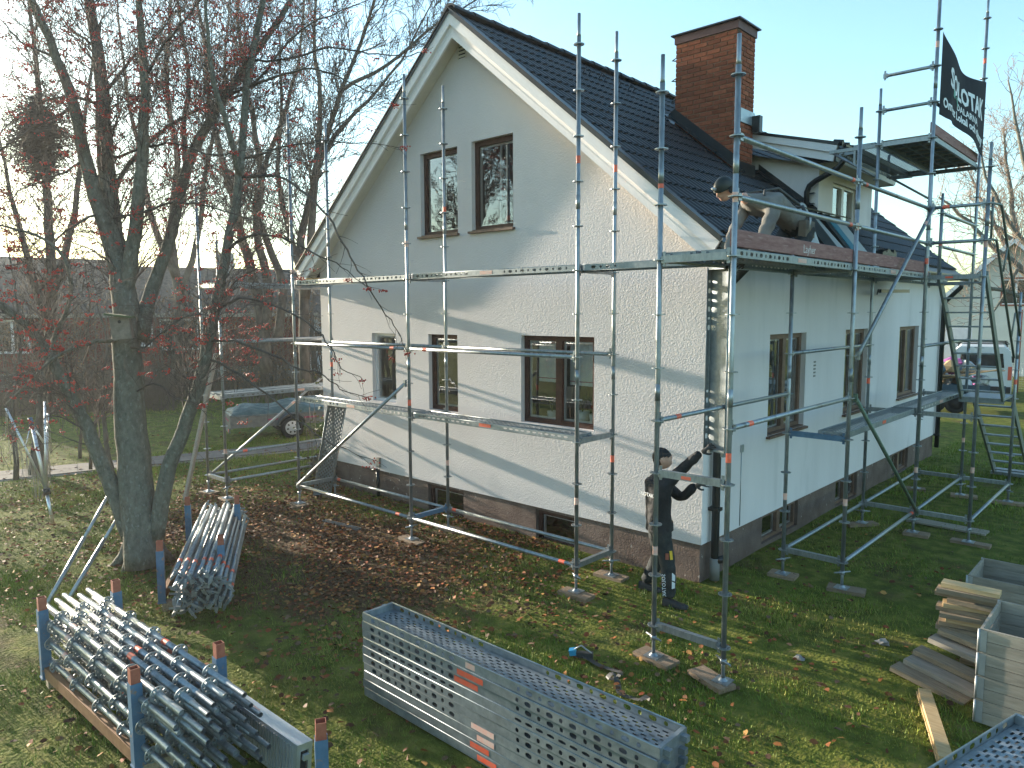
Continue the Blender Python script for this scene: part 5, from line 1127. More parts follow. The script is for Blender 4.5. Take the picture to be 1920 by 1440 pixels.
def head_mesh(c, face, up, s=1.0):
    """head with nose, brow, chin, ears, looking along face"""
    f = Vector(face).normalized(); u = Vector(up); u = (u-f*u.dot(f)).normalized(); r = f.cross(u)
    bm = bmesh.new(); bmesh.ops.create_uvsphere(bm, u_segments=32, v_segments=24, radius=1)
    for v in bm.verts:
        x, y, z = v.co        # x right, y forward, z up
        wx = .074*(1-.16*max(0, -z)**1.3); p = [x*wx, y*.095, z*.118]
        if z < -.1: p[1] += .012*(-z)*(1 if y > 0 else -.6)            # jaw forward, nape in
        if y > .2:
            nose = math.exp(-(x/.20)**2-((z+.10)/.16)**2); p[1] += .026*nose*max(0, y)
            p[1] += .006*math.exp(-((z-.22)/.10)**2)*(1-abs(x))        # brow
            p[1] -= .010*math.exp(-((abs(x)-.36)/.16)**2-((z-.06)/.10)**2)   # eye sockets
            p[1] += .006*math.exp(-(x/.35)**2-((z+.42)/.06)**2)-.005*math.exp(-(x/.3)**2-((z+.50)/.03)**2)   # lips
            p[1] += .008*math.exp(-(x/.3)**2-((z+.78)/.14)**2)         # chin
        if abs(x) > .8 and abs(z+.02) < .28 and -.35 < y < .15: p[0] += math.copysign(.014, x)
        v.co = Vector(c)+(r*p[0]+f*p[1]+u*p[2])*s
    me = bpy.data.meshes.new('head'); bm.to_mesh(me); bm.free(); me.polygons.foreach_set('use_smooth', [True]*len(me.polygons)); return me, f, u, r
def cap_mesh(c, f, u, r, cut=.10, tilt=.25, grow=1.10, mat='cloth_black', s=1.0):
    bm = bmesh.new(); bmesh.ops.create_uvsphere(bm, u_segments=32, v_segments=20, radius=1)
    bmesh.ops.delete(bm, geom=[v for v in bm.verts if v.co.z < cut-tilt*(-v.co.y)*-1-.0 and v.co.z < cut+tilt*v.co.y], context='VERTS')
    for v in bm.verts:
        x, y, z = v.co; k = grow+.02*math.sin(x*14)*math.sin(z*9); v.co = Vector(c)+(r*x*.078*k+f*y*.10*k+u*z*.124*k)*s
    me = bpy.data.meshes.new('cap'); bm.to_mesh(me); bm.free(); me.polygons.foreach_set('use_smooth', [True]*len(me.polygons)); me.materials.append(MATS[mat]); return me
def hand_mesh(wrist, d, palm_n, curl=.9, spread=.12, s=1.0, side=1):
    """gloved hand: palm slab + four unequal fingers + thumb, one skinned mesh per finger rooted in the palm"""
    d = Vector(d).normalized(); n = Vector(palm_n); n = (n-d*n.dot(d)).normalized(); a = d.cross(n)*side
    w = Vector(wrist); J = {'w': (w, (.032*s, .026*s)), 'p1': (w+d*.05*s, (.046*s, .020*s)), 'p2': (w+d*.095*s, (.044*s, .018*s))}; E = [('w', 'p1'), ('p1', 'p2')]
    for k, (off, L) in enumerate(((-.036, .082), (-.012, .094), (.013, .088), (.036, .068))):
        b0 = w+d*.095*s+a*off*s; dirn = (d+a*off*spread*8).normalized(); p = b0; j0 = 'p2'; ang = 0
        for q, fr in enumerate((.42, .33, .25)):
            ang += curl*(.55 if q == 0 else .75); stp = (dirn*math.cos(ang)+n*math.sin(ang))*L*fr*s; p = p+stp; nm = f'f{k}{q}'; J[nm] = (p, .0098*s*(1-.1*q)); E.append((j0, nm)) if q else E.append(('p2', nm)); j0 = nm
    t0 = w+d*.035*s-a*.040*s; J['t0'] = (t0, .015*s); t1 = t0+(d*.6-a*.45+n*.45).normalized()*.04*s; J['t1'] = (t1, .0125*s); t2 = t1+(d*.7+n*.7+a*.1).normalized()*.032*s; J['t2'] = (t2, .0105*s); E += [('p1', 't0'), ('t0', 't1'), ('t1', 't2')]
    return skin_mesh('glove', J, E, 'w', 2)
def shoe_mesh(heel, toe, s=1.0):
    h, t = Vector(heel), Vector(toe); d = (t-h); d.z = 0; d.normalize(); b = MB(); sd = Vector((-d.y, d.x, 0)); U = Vector((0, 0, 1))
    rows = [(-.045, .034, .085), (0, .040, .095), (.07, .043, .085), (.14, .050, .06), (.20, .050, .05), (.245, .034, .035)]; L0 = Vector((h.x, h.y, min(h.z, t.z)))
    n = 10; base = 0; vs = []
    for (x, w_, hh) in rows:
        for k in range(n):
            a = math.pi*k/(n-1); vs.append(tuple(L0+d*x+sd*w_*math.cos(a)+U*(hh*math.sin(a)**.7)))
    b.v = vs
    for i in range(len(rows)-1):
        for k in range(n-1): b.f.append((i*n+k, i*n+k+1, (i+1)*n+k+1, (i+1)*n+k)); b.m.append(0); b.sm.append(True)
    for i in (0, len(rows)-1): b.f.append(tuple(range(i*n, i*n+n))); b.m.append(0); b.sm.append(False)
    return b

def person(label, J, E, root, mats, fn, head_c, face, up, hat, hands, shoes, wr=.006, sub=2, name='person'):
    cx = J[root][0]; t = thing(name, label, 'person', (cx[0], cx[1], 0))
    body = skin_mesh('body', J, E, root, sub); wrinkle(body, wr); paint(body, mats, fn); inst('body', body, t)
    hm, f, u, r = head_mesh(head_c, face, up); hm.materials.append(MATS['skin']); hm.materials.append(MATS['hair'])
    hc = Vector(head_c)
    idx = []
    for p in hm.polygons:
        q = p.center-hc; fy, uz, rx = q.dot(f), q.dot(u), q.dot(r); idx.append(1 if (uz > .035 and fy < .06) or (fy < -.03 and uz > -.05) else 0)
    hm.polygons.foreach_set('material_index', idx); ho = inst('head', hm, t)
    ey = MB()
    for s in (-1, 1): ey.lathe(hc+f*.082+u*.010+r*.029*s, [(0, .008), (.010, .004), (.012, 0)], 10)
    ey.build('eye', ['hair'], ho)
    inst('cap', hat(hc, f, u, r), t)
    for h in hands: g = h; g.materials.clear(); g.materials.append(MATS['glove']); inst('glove', g, t)
    for s in shoes: s.build('shoe', ['shoe'], t)
    return t, f, u, r

# ---- worker on the ground, reaching up to the plank
V = Vector
fwd = V((.80, .60, 0)).normalized(); lat = V((.60, -.80, 0))          # lat points to the camera side
hip = V((.88, .42, .95)); J = {}
def off(p, f=0, l=0, z=0): return p+fwd*f+lat*l+V((0, 0, z))
J['pel'] = (hip, (.165, .150)); J['wai'] = (off(hip, -.02, 0, .16), (.180, .165)); J['che'] = (off(hip, -.05, 0, .36), (.205, .170)); J['sho'] = (off(hip, -.05, 0, .49), (.150, .125)); J['nek'] = (off(hip, -.02, 0, .57), .060); J['nek2'] = (off(hip, .0, 0, .64), .056)
sR = off(hip, .02, .19, .485); J['sR'] = (sR, .090); J['eR'] = (V((1.13, .40, 1.60)), .066); J['wR'] = (V((1.355, .475, 1.845)), .050)
sL = off(hip, .03, -.17, .47); J['sL'] = (sL, .085); J['eL'] = (V((1.05, .60, 1.25)), .064); J['wL'] = (V((1.25, .56, 1.44)), .048)
kneeR = V((1.00, .42, .50)); J['hR'] = (off(hip, .01, .085, -.07), .118); J['kR'] = (kneeR, .092); J['aR'] = (V((1.00, .46, .10)), .080); J['kRm'] = (V((1.0, .44, .28)), .090)
J['hL'] = (off(hip, -.02, -.085, -.07), .118); J['kL'] = (V((.76, .62, .50)), .090); J['kLm'] = (V((.64, .66, .28)), .088); J['aL'] = (V((.54, .68, .11)), .076)
E = [('pel', 'wai'), ('wai', 'che'), ('che', 'sho'), ('sho', 'nek'), ('nek', 'nek2'), ('che', 'sR'), ('sR', 'eR'), ('eR', 'wR'), ('che', 'sL'), ('sL', 'eL'), ('eL', 'wL'), ('pel', 'hR'), ('hR', 'kR'), ('kR', 'kRm'), ('kRm', 'aR'), ('pel', 'hL'), ('hL', 'kL'), ('kL', 'kLm'), ('kLm', 'aL')]
armsegs = [(J[a][0], J[b][0]) for a, b in (('sR', 'eR'), ('eR', 'wR'), ('sL', 'eL'), ('eL', 'wL'))]
def fn1(c):
    if c.z > J['nek'][0].z+.045 and min(segd(c, *s) for s in armsegs) > .09: return 2
    return 0 if c.z > .93 or min(segd(c, *s) for s in armsegs) < .11 and c.z > 1.0 else 1
hc = off(hip, .02, 0, .765)
gR = hand_mesh(J['wR'][0], V((.75, .25, .55)), V((.2, .9, -.2)), .75, side=1); gL = hand_mesh(J['wL'][0], V((.85, -.1, .35)), V((.1, .8, -.4)), .6)
p1, f1, u1, r1 = person('worker in black jacket and knit cap reaching up to the plank at the house corner', J, E, 'pel', ['cloth_black', 'cloth_pants', 'skin'], fn1, hc, fwd*.9+V((0, 0, .42)), V((0, 0, 1))-fwd*.35,
    lambda c, f, u, r: cap_mesh(c, f, u, r, .16, .30, 1.10), [gR, gL], [shoe_mesh((.98, .44, .01), (1.2, .50, .01)), shoe_mesh((.50, .68, .02), (.72, .72, .02))])
hem = MB()
for k in range(20):
    a0_, a1_ = 2*math.pi*k/20, 2*math.pi*(k+1)/20
    for (z0, z1, g0, g1) in ((.90, .99, 1.06, 1.04),):
        q = [off(hip, .150*g0*math.cos(a0_), .185*g0*math.sin(a0_), z0-.95), off(hip, .150*g0*math.cos(a1_), .185*g0*math.sin(a1_), z0-.95), off(hip, .146*g1*math.cos(a1_), .18*g1*math.sin(a1_), z1-.95), off(hip, .146*g1*math.cos(a0_), .18*g1*math.sin(a0_), z1-.95)]; hem.quad(*q, 0, True)
hem.build('jacket_hem', ['cloth_black'], p1)
def surf_text(txt, size, mat, origin, xdir, ydir, parent, name='lettering'):
    me = text_mesh(txt, size, mat); x = V(xdir).normalized(); y = V(ydir); y = (y-x*y.dot(x)).normalized(); n = x.cross(y)
    return inst(name, me, parent, Matrix(((x.x, y.x, n.x, origin[0]), (x.y, y.y, n.y, origin[1]), (x.z, y.z, n.z, origin[2]), (0, 0, 0, 1))))
back = off(hip, -.13, .11, .40); surf_text('SOLOTAK', .062, 'print_white', off(hip, -.262, .0, .36), (lat*.80+fwd*.6), (0, 0, 1), p1)
surf_text('SOLOTAK', .058, 'print_white', V((.985, .42, .42))+lat*.098-fwd*.03, V((.06, .02, -1)), lat.cross(V((.06, .02, -1)))*-1, p1)
lg_ = MB(); o_ = V((1.04, .42, .36))+lat*.098; lg_.quad(o_, o_+fwd*.035+V((0, 0, -.01)), o_+fwd*.035+V((0, 0, .06)), o_+V((0, 0, .09)), 0); lg_.quad(o_+V((0, 0, -.10)), o_+fwd*.035+V((0, 0, -.09)), o_+fwd*.035+V((0, 0, -.03)), o_+V((0, 0, -.012)), 0); lg_.build('emblem', ['print_white'], p1)
yl = MB(); o_ = V((.97, .40, .60))+lat*.122; yl.beam(o_+fwd*.06, o_+fwd*.05+V((0, 0, .10)), .03, .012, lat); yl.beam(o_+fwd*.01, o_+fwd*.01+V((0, 0, .07)), .035, .012, lat, 1); yl.build('folding_rule', ['yellow_mark', 'rust_red'], p1)

# ---- worker on the roof deck, kneeling and bent over the eave
zD = lev(7)+.07
J = {}
J['pel'] = (V((1.86, 1.66, zD+.40)), (.150, .125)); J['wai'] = (V((1.84, 1.45, zD+.50)), (.150, .120)); J['che'] = (V((1.78, 1.06, zD+.62)), (.200, .155)); J['sho'] = (V((1.74, .86, zD+.62)), (.150, .115)); J['nek'] = (V((1.70, .72, zD+.63)), .062); J['nek2'] = (V((1.66, .63, zD+.655)), .056)
J['sR'] = (V((1.95, .84, zD+.55)), .092); J['eR'] = (V((1.92, .66, zD+.25)), .068); J['wR'] = (V((1.80, .55, zD+.03)), .036)
J['sL'] = (V((1.57, .92, zD+.55)), .078); J['eL'] = (V((1.56, .66, zD+.28)), .054); J['wL'] = (V((1.57, .52, zD+.04)), .036)
J['hR'] = (V((1.97, 1.66, zD+.36)), .108); J['kR'] = (V((2.02, 1.32, zD+.10)), .082); J['cR'] = (V((2.02, 1.55, zD+.075)), .066); J['aR'] = (V((2.02, 1.76, zD+.07)), .056)
J['hL'] = (V((1.74, 1.68, zD+.36)), .108); J['kL'] = (V((1.70, 1.36, zD+.10)), .082); J['cL'] = (V((1.70, 1.58, zD+.075)), .066); J['aL'] = (V((1.70, 1.80, zD+.07)), .056)
E = [('pel', 'wai'), ('wai', 'che'), ('che', 'sho'), ('sho', 'nek'), ('nek', 'nek2'), ('sho', 'sR'), ('sR', 'eR'), ('eR', 'wR'), ('sho', 'sL'), ('sL', 'eL'), ('eL', 'wL'), ('pel', 'hR'), ('hR', 'kR'), ('kR', 'cR'), ('cR', 'aR'), ('pel', 'hL'), ('hL', 'kL'), ('kL', 'cL'), ('cL', 'aL')]
legs2 = [(J[a][0], J[b][0]) for a, b in (('pel', 'hR'), ('hR', 'kR'), ('kR', 'aR'), ('hL', 'kL'), ('kL', 'aL'))]; tor2 = [(J[a][0], J[b][0]) for a, b in (('wai', 'che'), ('che', 'sho'), ('sR', 'eR'), ('eR', 'wR'), ('sL', 'eL'), ('eL', 'wL'))]; nk = (J['nek'][0]+V((0, -.03, 0)), J['nek2'][0])
def fn2(c):
    d0, d1 = min(segd(c, *s) for s in legs2), min(segd(c, *s) for s in tor2)-.01
    if segd(c, *nk) < .066 and c.y < .68: return 2
    return 1 if d0 < d1 else 0
face2 = V((-.42, -.70, -.52)); hc2 = V((1.56, .47, zD+.72))
g1 = hand_mesh(J['wR'][0], V((-.35, -.5, -.75)), V((-.5, .4, -.2)), .8); g2 = hand_mesh(J['wL'][0], V((0, -.6, -.75)), V((.6, .1, -.2)), .8)
def helmet(c, f, u, r):
    bm = bmesh.new(); bmesh.ops.create_uvsphere(bm, u_segments=32, v_segments=20, radius=1); bmesh.ops.delete(bm, geom=[v for v in bm.verts if v.co.z < .05], context='VERTS')
    for v in bm.verts:
        x, y, z = v.co; k = 1.16+.02*max(0, math.cos(x*9)); v.co = Vector(c)+(r*x*.082*k+f*y*.105*k+u*(z*.118*k+.005))
    me = bpy.data.meshes.new('cap'); bm.to_mesh(me); bm.free(); me.polygons.foreach_set('use_smooth', [True]*len(me.polygons)); me.materials.append(MATS['sheet_dark']); return me
p2, f2, u2, r2_ = person('worker in grey jacket and dark helmet kneeling on the roof deck', J, E, 'pel', ['cloth_grey', 'cloth_pants', 'skin'], fn2, hc2, face2, V((0, -.55, .8)), helmet, [g1, g2], [shoe_mesh((2.02, 1.92, zD+.004), (2.02, 1.72, zD+.004)), shoe_mesh((1.70, 1.96, zD+.004), (1.70, 1.76, zD+.004))], wr=.007)
hp = MB()
for s in (-1, 1): q = hc2+r2_*.088*s+u2*.01-f2*.01; hp.tube([q-r2_*.012, q+r2_*.02*s], .038, 14)
hp.build('ear_muff', ['rubber'], p2)
hb = MB(); hb.tube([hc2+f2*.118+u2*.075-r2_*.03, hc2+f2*.13+u2*.08, hc2+f2*.118+u2*.075+r2_*.03], .016, 8); hb.build('head_lamp', ['alu_dull'], p2)
hs = MB()
for s in (.10, -.10): hs.tube([J['wai'][0]+V((s, .05, .13)), J['che'][0]+V((s, 0, .145)), J['sho'][0]+V((s, -.04, .10)), J['sho'][0]+V((s*1.1, -.09, -.02)), J['che'][0]+V((s, -.05, -.15))], .016, 6)
hs.tube([J['wai'][0]+V((.17, .12, -.02)), J['wai'][0]+V((.10, .14, .12)), J['wai'][0]+V((-.10, .14, .12)), J['wai'][0]+V((-.17, .12, -.02)), J['wai'][0]+V((0, .06, -.14)), J['wai'][0]+V((.17, .12, -.02))], .022, 6)
hs.build('harness', ['strap_black'], p2)
tb_ = MB(); tb_.box(-.05, .03, -.13, .13, -.13, .05, 0, T(J['wai'][0]+V((.18, .10, -.10)))); tb_.tube([J['wai'][0]+V((.24, .0, -.16)), J['wai'][0]+V((.24, .02, .0))], .011, 6, 1); tb_.build('tool_pouch', ['cloth_taupe', 'alu_dull'], p2)
# ================================================================== TREES AND GROUND COVER
TR = random.Random(21)
def wob(pts, n, amp):
    """resample a polyline with slight wander"""
    pts = [Vector(p) for p in pts]; out = []
    for i in range(len(pts)-1):
        p0, p1, p2, p3 = pts[max(i-1, 0)], pts[i], pts[i+1], pts[min(i+2, len(pts)-1)]
        for k in range(n):
            t = k/n; q = .5*((2*p1)+(p2-p0)*t+(2*p0-5*p1+4*p2-p3)*t*t+(3*p1-p0-3*p2+p3)*t**3)
            out.append(q+Vector((TR.uniform(-1, 1), TR.uniform(-1, 1), TR.uniform(-1, 1)))*amp*(1 if i or k else 0))
    out.append(pts[-1]); return out
def stemtube(mb, pts, r0, r1, n=10, m=0):
    k = len(pts); mb.tube(pts, [r0+(r1-r0)*(i/(k-1)) for i in range(k)], n, m, cap=True)
def twigs(mb, pts, r, L, dens, depth, tips, up=.25, rmin=.0018, sides=3, droop=0.0, ang=(.5, 1.0), i0=.15, side_bias=None):
    """recursive side shoots along a polyline"""
    tot = sum((b-a).length for a, b in zip(pts[:-1], pts[1:])); n = max(1, int(tot*dens)); acc = 0
    for s in range(n):
        f = i0+(1-i0)*(s+TR.random())/n; idx = f*(len(pts)-1); i = min(int(idx), len(pts)-2); fr = idx-i
        p = pts[i].lerp(pts[i+1], fr); d = (pts[i+1]-pts[i]).normalized()
        ax = d.orthogonal().normalized(); ax.rotate(Matrix.Rotation(TR.uniform(0, 6.283), 3, d)); a = TR.uniform(*ang)
        dirn = (d*math.cos(a)+ax*math.sin(a)+Vector((0, 0, up))).normalized()
        if side_bias is not None: dirn = (dirn+side_bias*.35).normalized()
        ln = L*TR.uniform(.55, 1.2)*(1-.35*f); k = 4 if depth > 1 else 3; q = [p]; dd = dirn
        for j in range(k):
            dd = (dd+Vector((TR.uniform(-.3, .3), TR.uniform(-.3, .3), TR.uniform(-.22, .25)-droop))).normalized(); q.append(q[-1]+dd*ln/k)
        rr = max(rmin, r*(1-.5*f)*.45); mb.tube(q, [rr*(1-.75*j/k) if rr*(1-.75*j/k) > rmin*.8 else rmin*.8 for j in range(k+1)], sides, 0, cap=False)
        if depth > 1: twigs(mb, q, rr, L*.52, dens*1.35, depth-1, tips, up, rmin, 3, droop, ang, .2, side_bias)
        else: tips.append((q[-1], dd))
def berries(tips, frac, name, parent, rmax=.0125):
    bm = bmesh.new(); bmesh.ops.create_icosphere(bm, subdivisions=1, radius=1); bv = np.array([v.co[:] for v in bm.verts]); bf = np.array([[v.index for v in f.verts] for f in bm.faces]); bm.free()
    V_, F_ = [], []; nb = 0
    for (p, d) in tips:
        if TR.random() > frac: continue
        sc = TR.uniform(.7, 1.25)
        for k in range(TR.randint(7, 15)):
            o = Vector((TR.gauss(0, .034), TR.gauss(0, .034), TR.gauss(-.012, .014)))*sc
            V_.append(bv*TR.uniform(.009, rmax)+np.array(p+o)); F_.append(bf+nb); nb += len(bv)
    if not V_: return
    me = bpy.data.meshes.new(name); me.from_pydata(np.concatenate(V_).tolist(), [], np.concatenate(F_).tolist()); me.materials.append(MATS['berry']); me.polygons.foreach_set('use_smooth', [True]*len(me.polygons))
    tag(inst(name, me, parent), kind='stuff')

# ---- the rowan in front
D0 = 9.76
rw = thing('rowan_tree', 'lichen-grey rowan with red berries standing before the gable scaffold', 'tree', (-5.1, -3.05, 0))
st = MB(); tw = MB(); tips = []
def A(l): return [at(u, v, D0+d) for u, v, d in l]
stems = [
    ([(270, 1062, 0), (262, 960, 0), (250, 850, 0), (243, 744, 0), (238, 640, 0), (233, 560, .0), (222, 490, .05), (208, 410, .15), (199, 300, .3), (192, 190, .45), (182, 90, .6), (165, -10, .75), (150, -110, .9)], .235, .045),
    ([(232, 560, 0), (248, 470, -.1), (262, 350, -.2), (268, 250, -.3), (272, 140, -.35), (262, 20, -.4), (256, -90, -.45)], .10, .03),
    ([(222, 500, .05), (190, 400, .0), (160, 300, -.1), (138, 200, -.2), (108, 110, -.3), (60, 0, -.45), (20, -90, -.6)], .11, .03),
    ([(246, 1010, .05), (212, 920, -.05), (182, 850, -.15), (150, 775, -.25), (108, 695, -.4), (62, 625, -.5), (5, 575, -.7), (-80, 540, -.9)], .115, .035),
    ([(292, 1010, -.02), (312, 900, -.1), (334, 830, -.15), (362, 757, -.2), (384, 673, -.22), (401, 590, -.2), (421, 490, -.15), (450, 333, -.05), (462, 167, .0), (493, 0, .1), (510, -90, .1)], .105, .03),
    ([(262, 640, .05), (285, 540, .15), (312, 470, .25), (350, 317, .4), (385, 240, .45), (418, 187, .5), (468, 115, .6), (547, 0, .8), (600, -80, .9)], .095, .028),
    ([(205, 380, .2), (240, 310, .35), (300, 250, .5), (350, 215, .6), (420, 190, .7), (470, 175, .8)], .035, .012),
    ([(450, 333, -.05), (430, 250, -.3), (400, 150, -.5), (390, 60, -.6), (385, -40, -.7)], .045, .015),
    ([(350, 317, .4), (345, 240, .7), (355, 150, .9), (340, 50, 1.1), (330, -30, 1.2)], .045, .015),
    ([(230, 640, -.1), (180, 640, -.35), (110, 665, -.5), (60, 710, -.6), (10, 760, -.7)], .03, .010),
    ([(108, 695, -.4), (100, 640, -.4), (130, 560, -.5), (120, 480, -.6), (60, 440, -.7), (-20, 420, -.8)], .035, .012),
]
paths = []
for l, r0, r1 in stems:
    p = wob(A(l), 3, .012); paths.append((p, r0, r1)); stemtube(st, p, r0, r1, 14 if r0 > .09 else 9)
rb = MB()
for k in range(6):
    a = k*1.05; q = Vector((-5.07, -3.05, 0)); rb.tube([q+Vector((math.cos(a)*.14, math.sin(a)*.14, .30)), q+Vector((math.cos(a)*.24, math.sin(a)*.24, .10)), q+Vector((math.cos(a)*.40, math.sin(a)*.40, -.02))], [.10, .085, .03], 8)
st.v += []; i_ = len(st.v); st.v += rb.v; st.f += [tuple(i_+q for q in f) for f in rb.f]; st.m += rb.m; st.sm += rb.sm
st.build('trunk', ['bark'], rw)
# long boughs sweeping right in front of the house and scaffold
boughs = [
    ([(450, 333, -.05), (520, 330, -.2), (580, 370, -.3), (625, 420, -.4), (650, 470, -.45), (680, 520, -.5), (715, 580, -.5), (745, 620, -.5), (765, 662, -.5)], .020, .004),
    ([(421, 470, -.15), (480, 440, -.3), (540, 450, -.4), (600, 480, -.5), (640, 500, -.5), (690, 540, -.5)], .020, .004),
    ([(401, 590, -.2), (450, 560, -.35), (520, 575, -.45), (580, 610, -.5), (620, 650, -.5), (640, 690, -.5), (680, 712, -.5)], .018, .004),
    ([(390, 640, -.2), (440, 640, -.4), (500, 660, -.5), (560, 690, -.55), (600, 700, -.55), (640, 730, -.55), (690, 745, -.55)], .018, .004),
    ([(384, 673, -.2), (430, 690, -.35), (500, 740, -.45), (560, 790, -.5), (610, 825, -.5), (650, 845, -.5), (700, 862, -.5)], .016, .003),
    ([(462, 167, 0), (520, 140, -.2), (590, 130, -.3), (650, 150, -.3), (700, 175, -.3), (740, 195, -.3)], .018, .004),
    ([(470, 115, .6), (540, 110, .5), (620, 90, .5), (690, 100, .4), (760, 105, .4), (800, 95, .4)], .018, .004),
    ([(450, 300, 0), (520, 280, -.3), (600, 265, -.4), (680, 270, -.4), (760, 275, -.4)], .016, .003),
    ([(418, 187, .5), (480, 150, .3), (560, 60, .2), (640, 20, .2), (720, -10, .2)], .020, .004),
    ([(243, 744, 0), (290, 720, -.3), (330, 745, -.5), (380, 760, -.6)], .012, .003),
    ([(238, 650, 0), (270, 650, -.3), (320, 610, -.5), (360, 590, -.6), (420, 600, -.7)], .016, .003),
    ([(208, 410, .1), (260, 400, -.2), (330, 380, -.4), (400, 390, -.5), (470, 410, -.6), (520, 440, -.6)], .020, .004),
    ([(199, 300, .3), (260, 280, 0), (330, 270, -.2), (400, 290, -.3), (480, 280, -.4), (540, 300, -.4)], .020, .004),
    ([(192, 200, .4), (130, 180, .1), (60, 200, -.1), (0, 250, -.2)], .022, .005), ([(138, 200, -.2), (80, 230, -.3), (30, 260, -.3), (-30, 300, -.4)], .02, .005),
    ([(160, 300, -.1), (110, 330, -.3), (50, 350, -.4), (0, 390, -.5)], .02, .005), ([(190, 400, 0), (140, 420, -.3), (80, 470, -.4), (20, 500, -.5)], .02, .005),
    ([(182, 850, -.15), (150, 800, -.3), (100, 780, -.5), (60, 800, -.6)], .014, .003), ([(192, 180, .45), (240, 120, .5), (300, 60, .6), (340, -10, .6)], .025, .006), ([(272, 140, -.35), (310, 80, -.4), (360, 20, -.5), (400, -30, -.5)], .022, .006),
    ([(108, 110, -.3), (60, 90, -.3), (20, 60, -.4), (-20, 10, -.4)], .02, .005), ([(182, 90, .6), (130, 50, .6), (90, 0, .6)], .02, .005), ([(401, 590, -.2), (440, 530, -.1), (500, 500, 0), (560, 520, .1)], .015, .004),
]
bt_ = []
for l, r0, r1 in boughs:
    p = wob(A(l), 4, .016); paths.append((p, r0*1.0, r1)); stemtube(tw, p, r0, r1, 6)
    lt_ = []; right = l[-1][0] > 560
    twigs(tw, p, r0*.8, .38 if right else .6, 5.5 if right else 7, 1 if right else 2, lt_, up=.02 if right else .12, rmin=.0034, ang=(.35, .85)); tips += lt_; bt_.append((p[-1], Vector((1, 0, 0))))
for (p, r0, r1) in paths[:11]:
    twigs(tw, p, r0*.22 if r0 > .09 else r0*.45, 1.15, 6.8, 3, tips, up=.16, rmin=.0036, i0=.40 if r0 > .2 else .25)
crown_o = tw.build('crown', ['twig'], rw)
print('TIPS', len(tips)); ber = [t for t in tips if TR.random() < 1700/len(tips)]+bt_*2; berries(ber, .9, 'berries', rw)

# ---- bare trees further back
def bare_tree(name, label, base, stems_px, dep, r0, L=1.6, dens=1.6, depth=3, dm=2.7, bark='bark_dark', tmat='twig', rmin=.006, group='bare trees around the house', up=.3, i0=.25):
    t = thing(name, label, 'tree', tuple(base), group); s = MB(); w = MB(); tp = []
    for l, k in stems_px:
        p = wob([at(u, v, dep+d) for u, v, d in l], 3, .03*dep/15); stemtube(s, p, r0*k, r0*k*.16, 8)
        twigs(w, p, r0*k*.40, L*(.6+.4*k), dens*dm, depth, tp, up=up, rmin=rmin*1.35, i0=i0)
    s.build('trunk', [bark], t); w.build('crown', [tmat], t); return t, tp
bare_tree('birch_tree', 'many-stemmed bare tree right behind the left roof edge', at(560, 720, 20), [
    ([(575, 730, 0), (570, 600, 0), (565, 480, .2), (575, 400, .3), (600, 300, .5), (640, 170, .7), (690, 40, .9), (720, -60, 1)], 1.0), ([(572, 560, 0), (585, 430, 0), (590, 330, -.2), (600, 200, -.4), (590, 60, -.6), (600, -60, -.7)], .8), ([(568, 520, 0), (540, 420, .2), (520, 320, .4), (530, 180, .6), (520, 40, .8)], .7), ([(600, 300, .5), (650, 230, .8), (710, 170, 1.0), (770, 80, 1.2), (820, -20, 1.4)], .45), ([(640, 170, .7), (730, 120, .6), (800, 60, .5), (880, 10, .5), (940, -40, .5)], .38)], 20, .16, 2.0, 1.5, 3)
bare_tree('birch_tree', 'bare tree with two steep trunks behind the near scaffold ladder', at(500, 690, 23), [
    ([(500, 700, 0), (490, 590, 0), (470, 500, .2), (450, 430, .3), (425, 330, .5), (395, 200, .7), (380, 60, .9), (360, -50, 1)], 1.0), ([(500, 620, 0), (500, 520, 0), (480, 430, -.2), (490, 330, -.4), (470, 210, -.6), (450, 80, -.8), (440, -40, -.9)], .8), ([(520, 640, 0), (530, 540, 0), (500, 450, .2), (480, 380, .2), (520, 250, .4), (560, 120, .6), (570, 0, .8)], .75)], 23, .20, 2.2, 1.4, 3)
bare_tree('ash_tree', 'bare tree behind the bird box trunk, left of centre', at(330, 680, 26), [
    ([(330, 690, 0), (335, 560, 0), (320, 440, .2), (330, 300, .4), (310, 160, .6), (320, 20, .8), (320, -60, .8)], 1.0), ([(335, 560, 0), (370, 440, .3), (390, 300, .6), (420, 150, .8), (430, 0, 1)], .7), ([(330, 520, 0), (280, 400, .3), (260, 280, .6), (230, 120, .8), (220, -20, 1)], .7)], 26, .19, 2.4, 1.3, 3)
lt, lt_tips = bare_tree('ash_tree', 'bare tree at the far left carrying a magpie nest', at(70, 900, 15.5), [
    ([(62, 930, 0), (80, 780, 0), (95, 640, 0), (95, 500, .1), (88, 380, .2), (82, 280, .3), (70, 160, .4), (60, 40, .5), (50, -60, .6)], 1.0), ([(95, 560, 0), (130, 440, .3), (150, 320, .5), (165, 180, .7), (190, 40, .9)], .6), ([(90, 600, 0), (50, 480, -.3), (20, 360, -.5), (-10, 220, -.7)], .6)], 15.5, .15, 1.5, 1.8, 3, rmin=.0045)
bare_tree('shrub_tree', 'slender bare sapling cluster left of the rowan trunk', at(150, 800, 14), [
    ([(30, 900, 0), (25, 780, 0), (40, 660, .1), (30, 540, .2), (10, 420, .3)], .6), ([(150, 860, 0), (158, 760, 0), (160, 660, .1), (168, 560, .1), (150, 460, .2)], .4), ([(210, 880, 0), (195, 800, 0), (190, 720, .2), (200, 640, .4), (180, 560, .6)], .6), ([(170, 880, 0), (185, 760, 0), (230, 680, .3)], .4)], 14, .085, .9, 2.0, 2, rmin=.003)
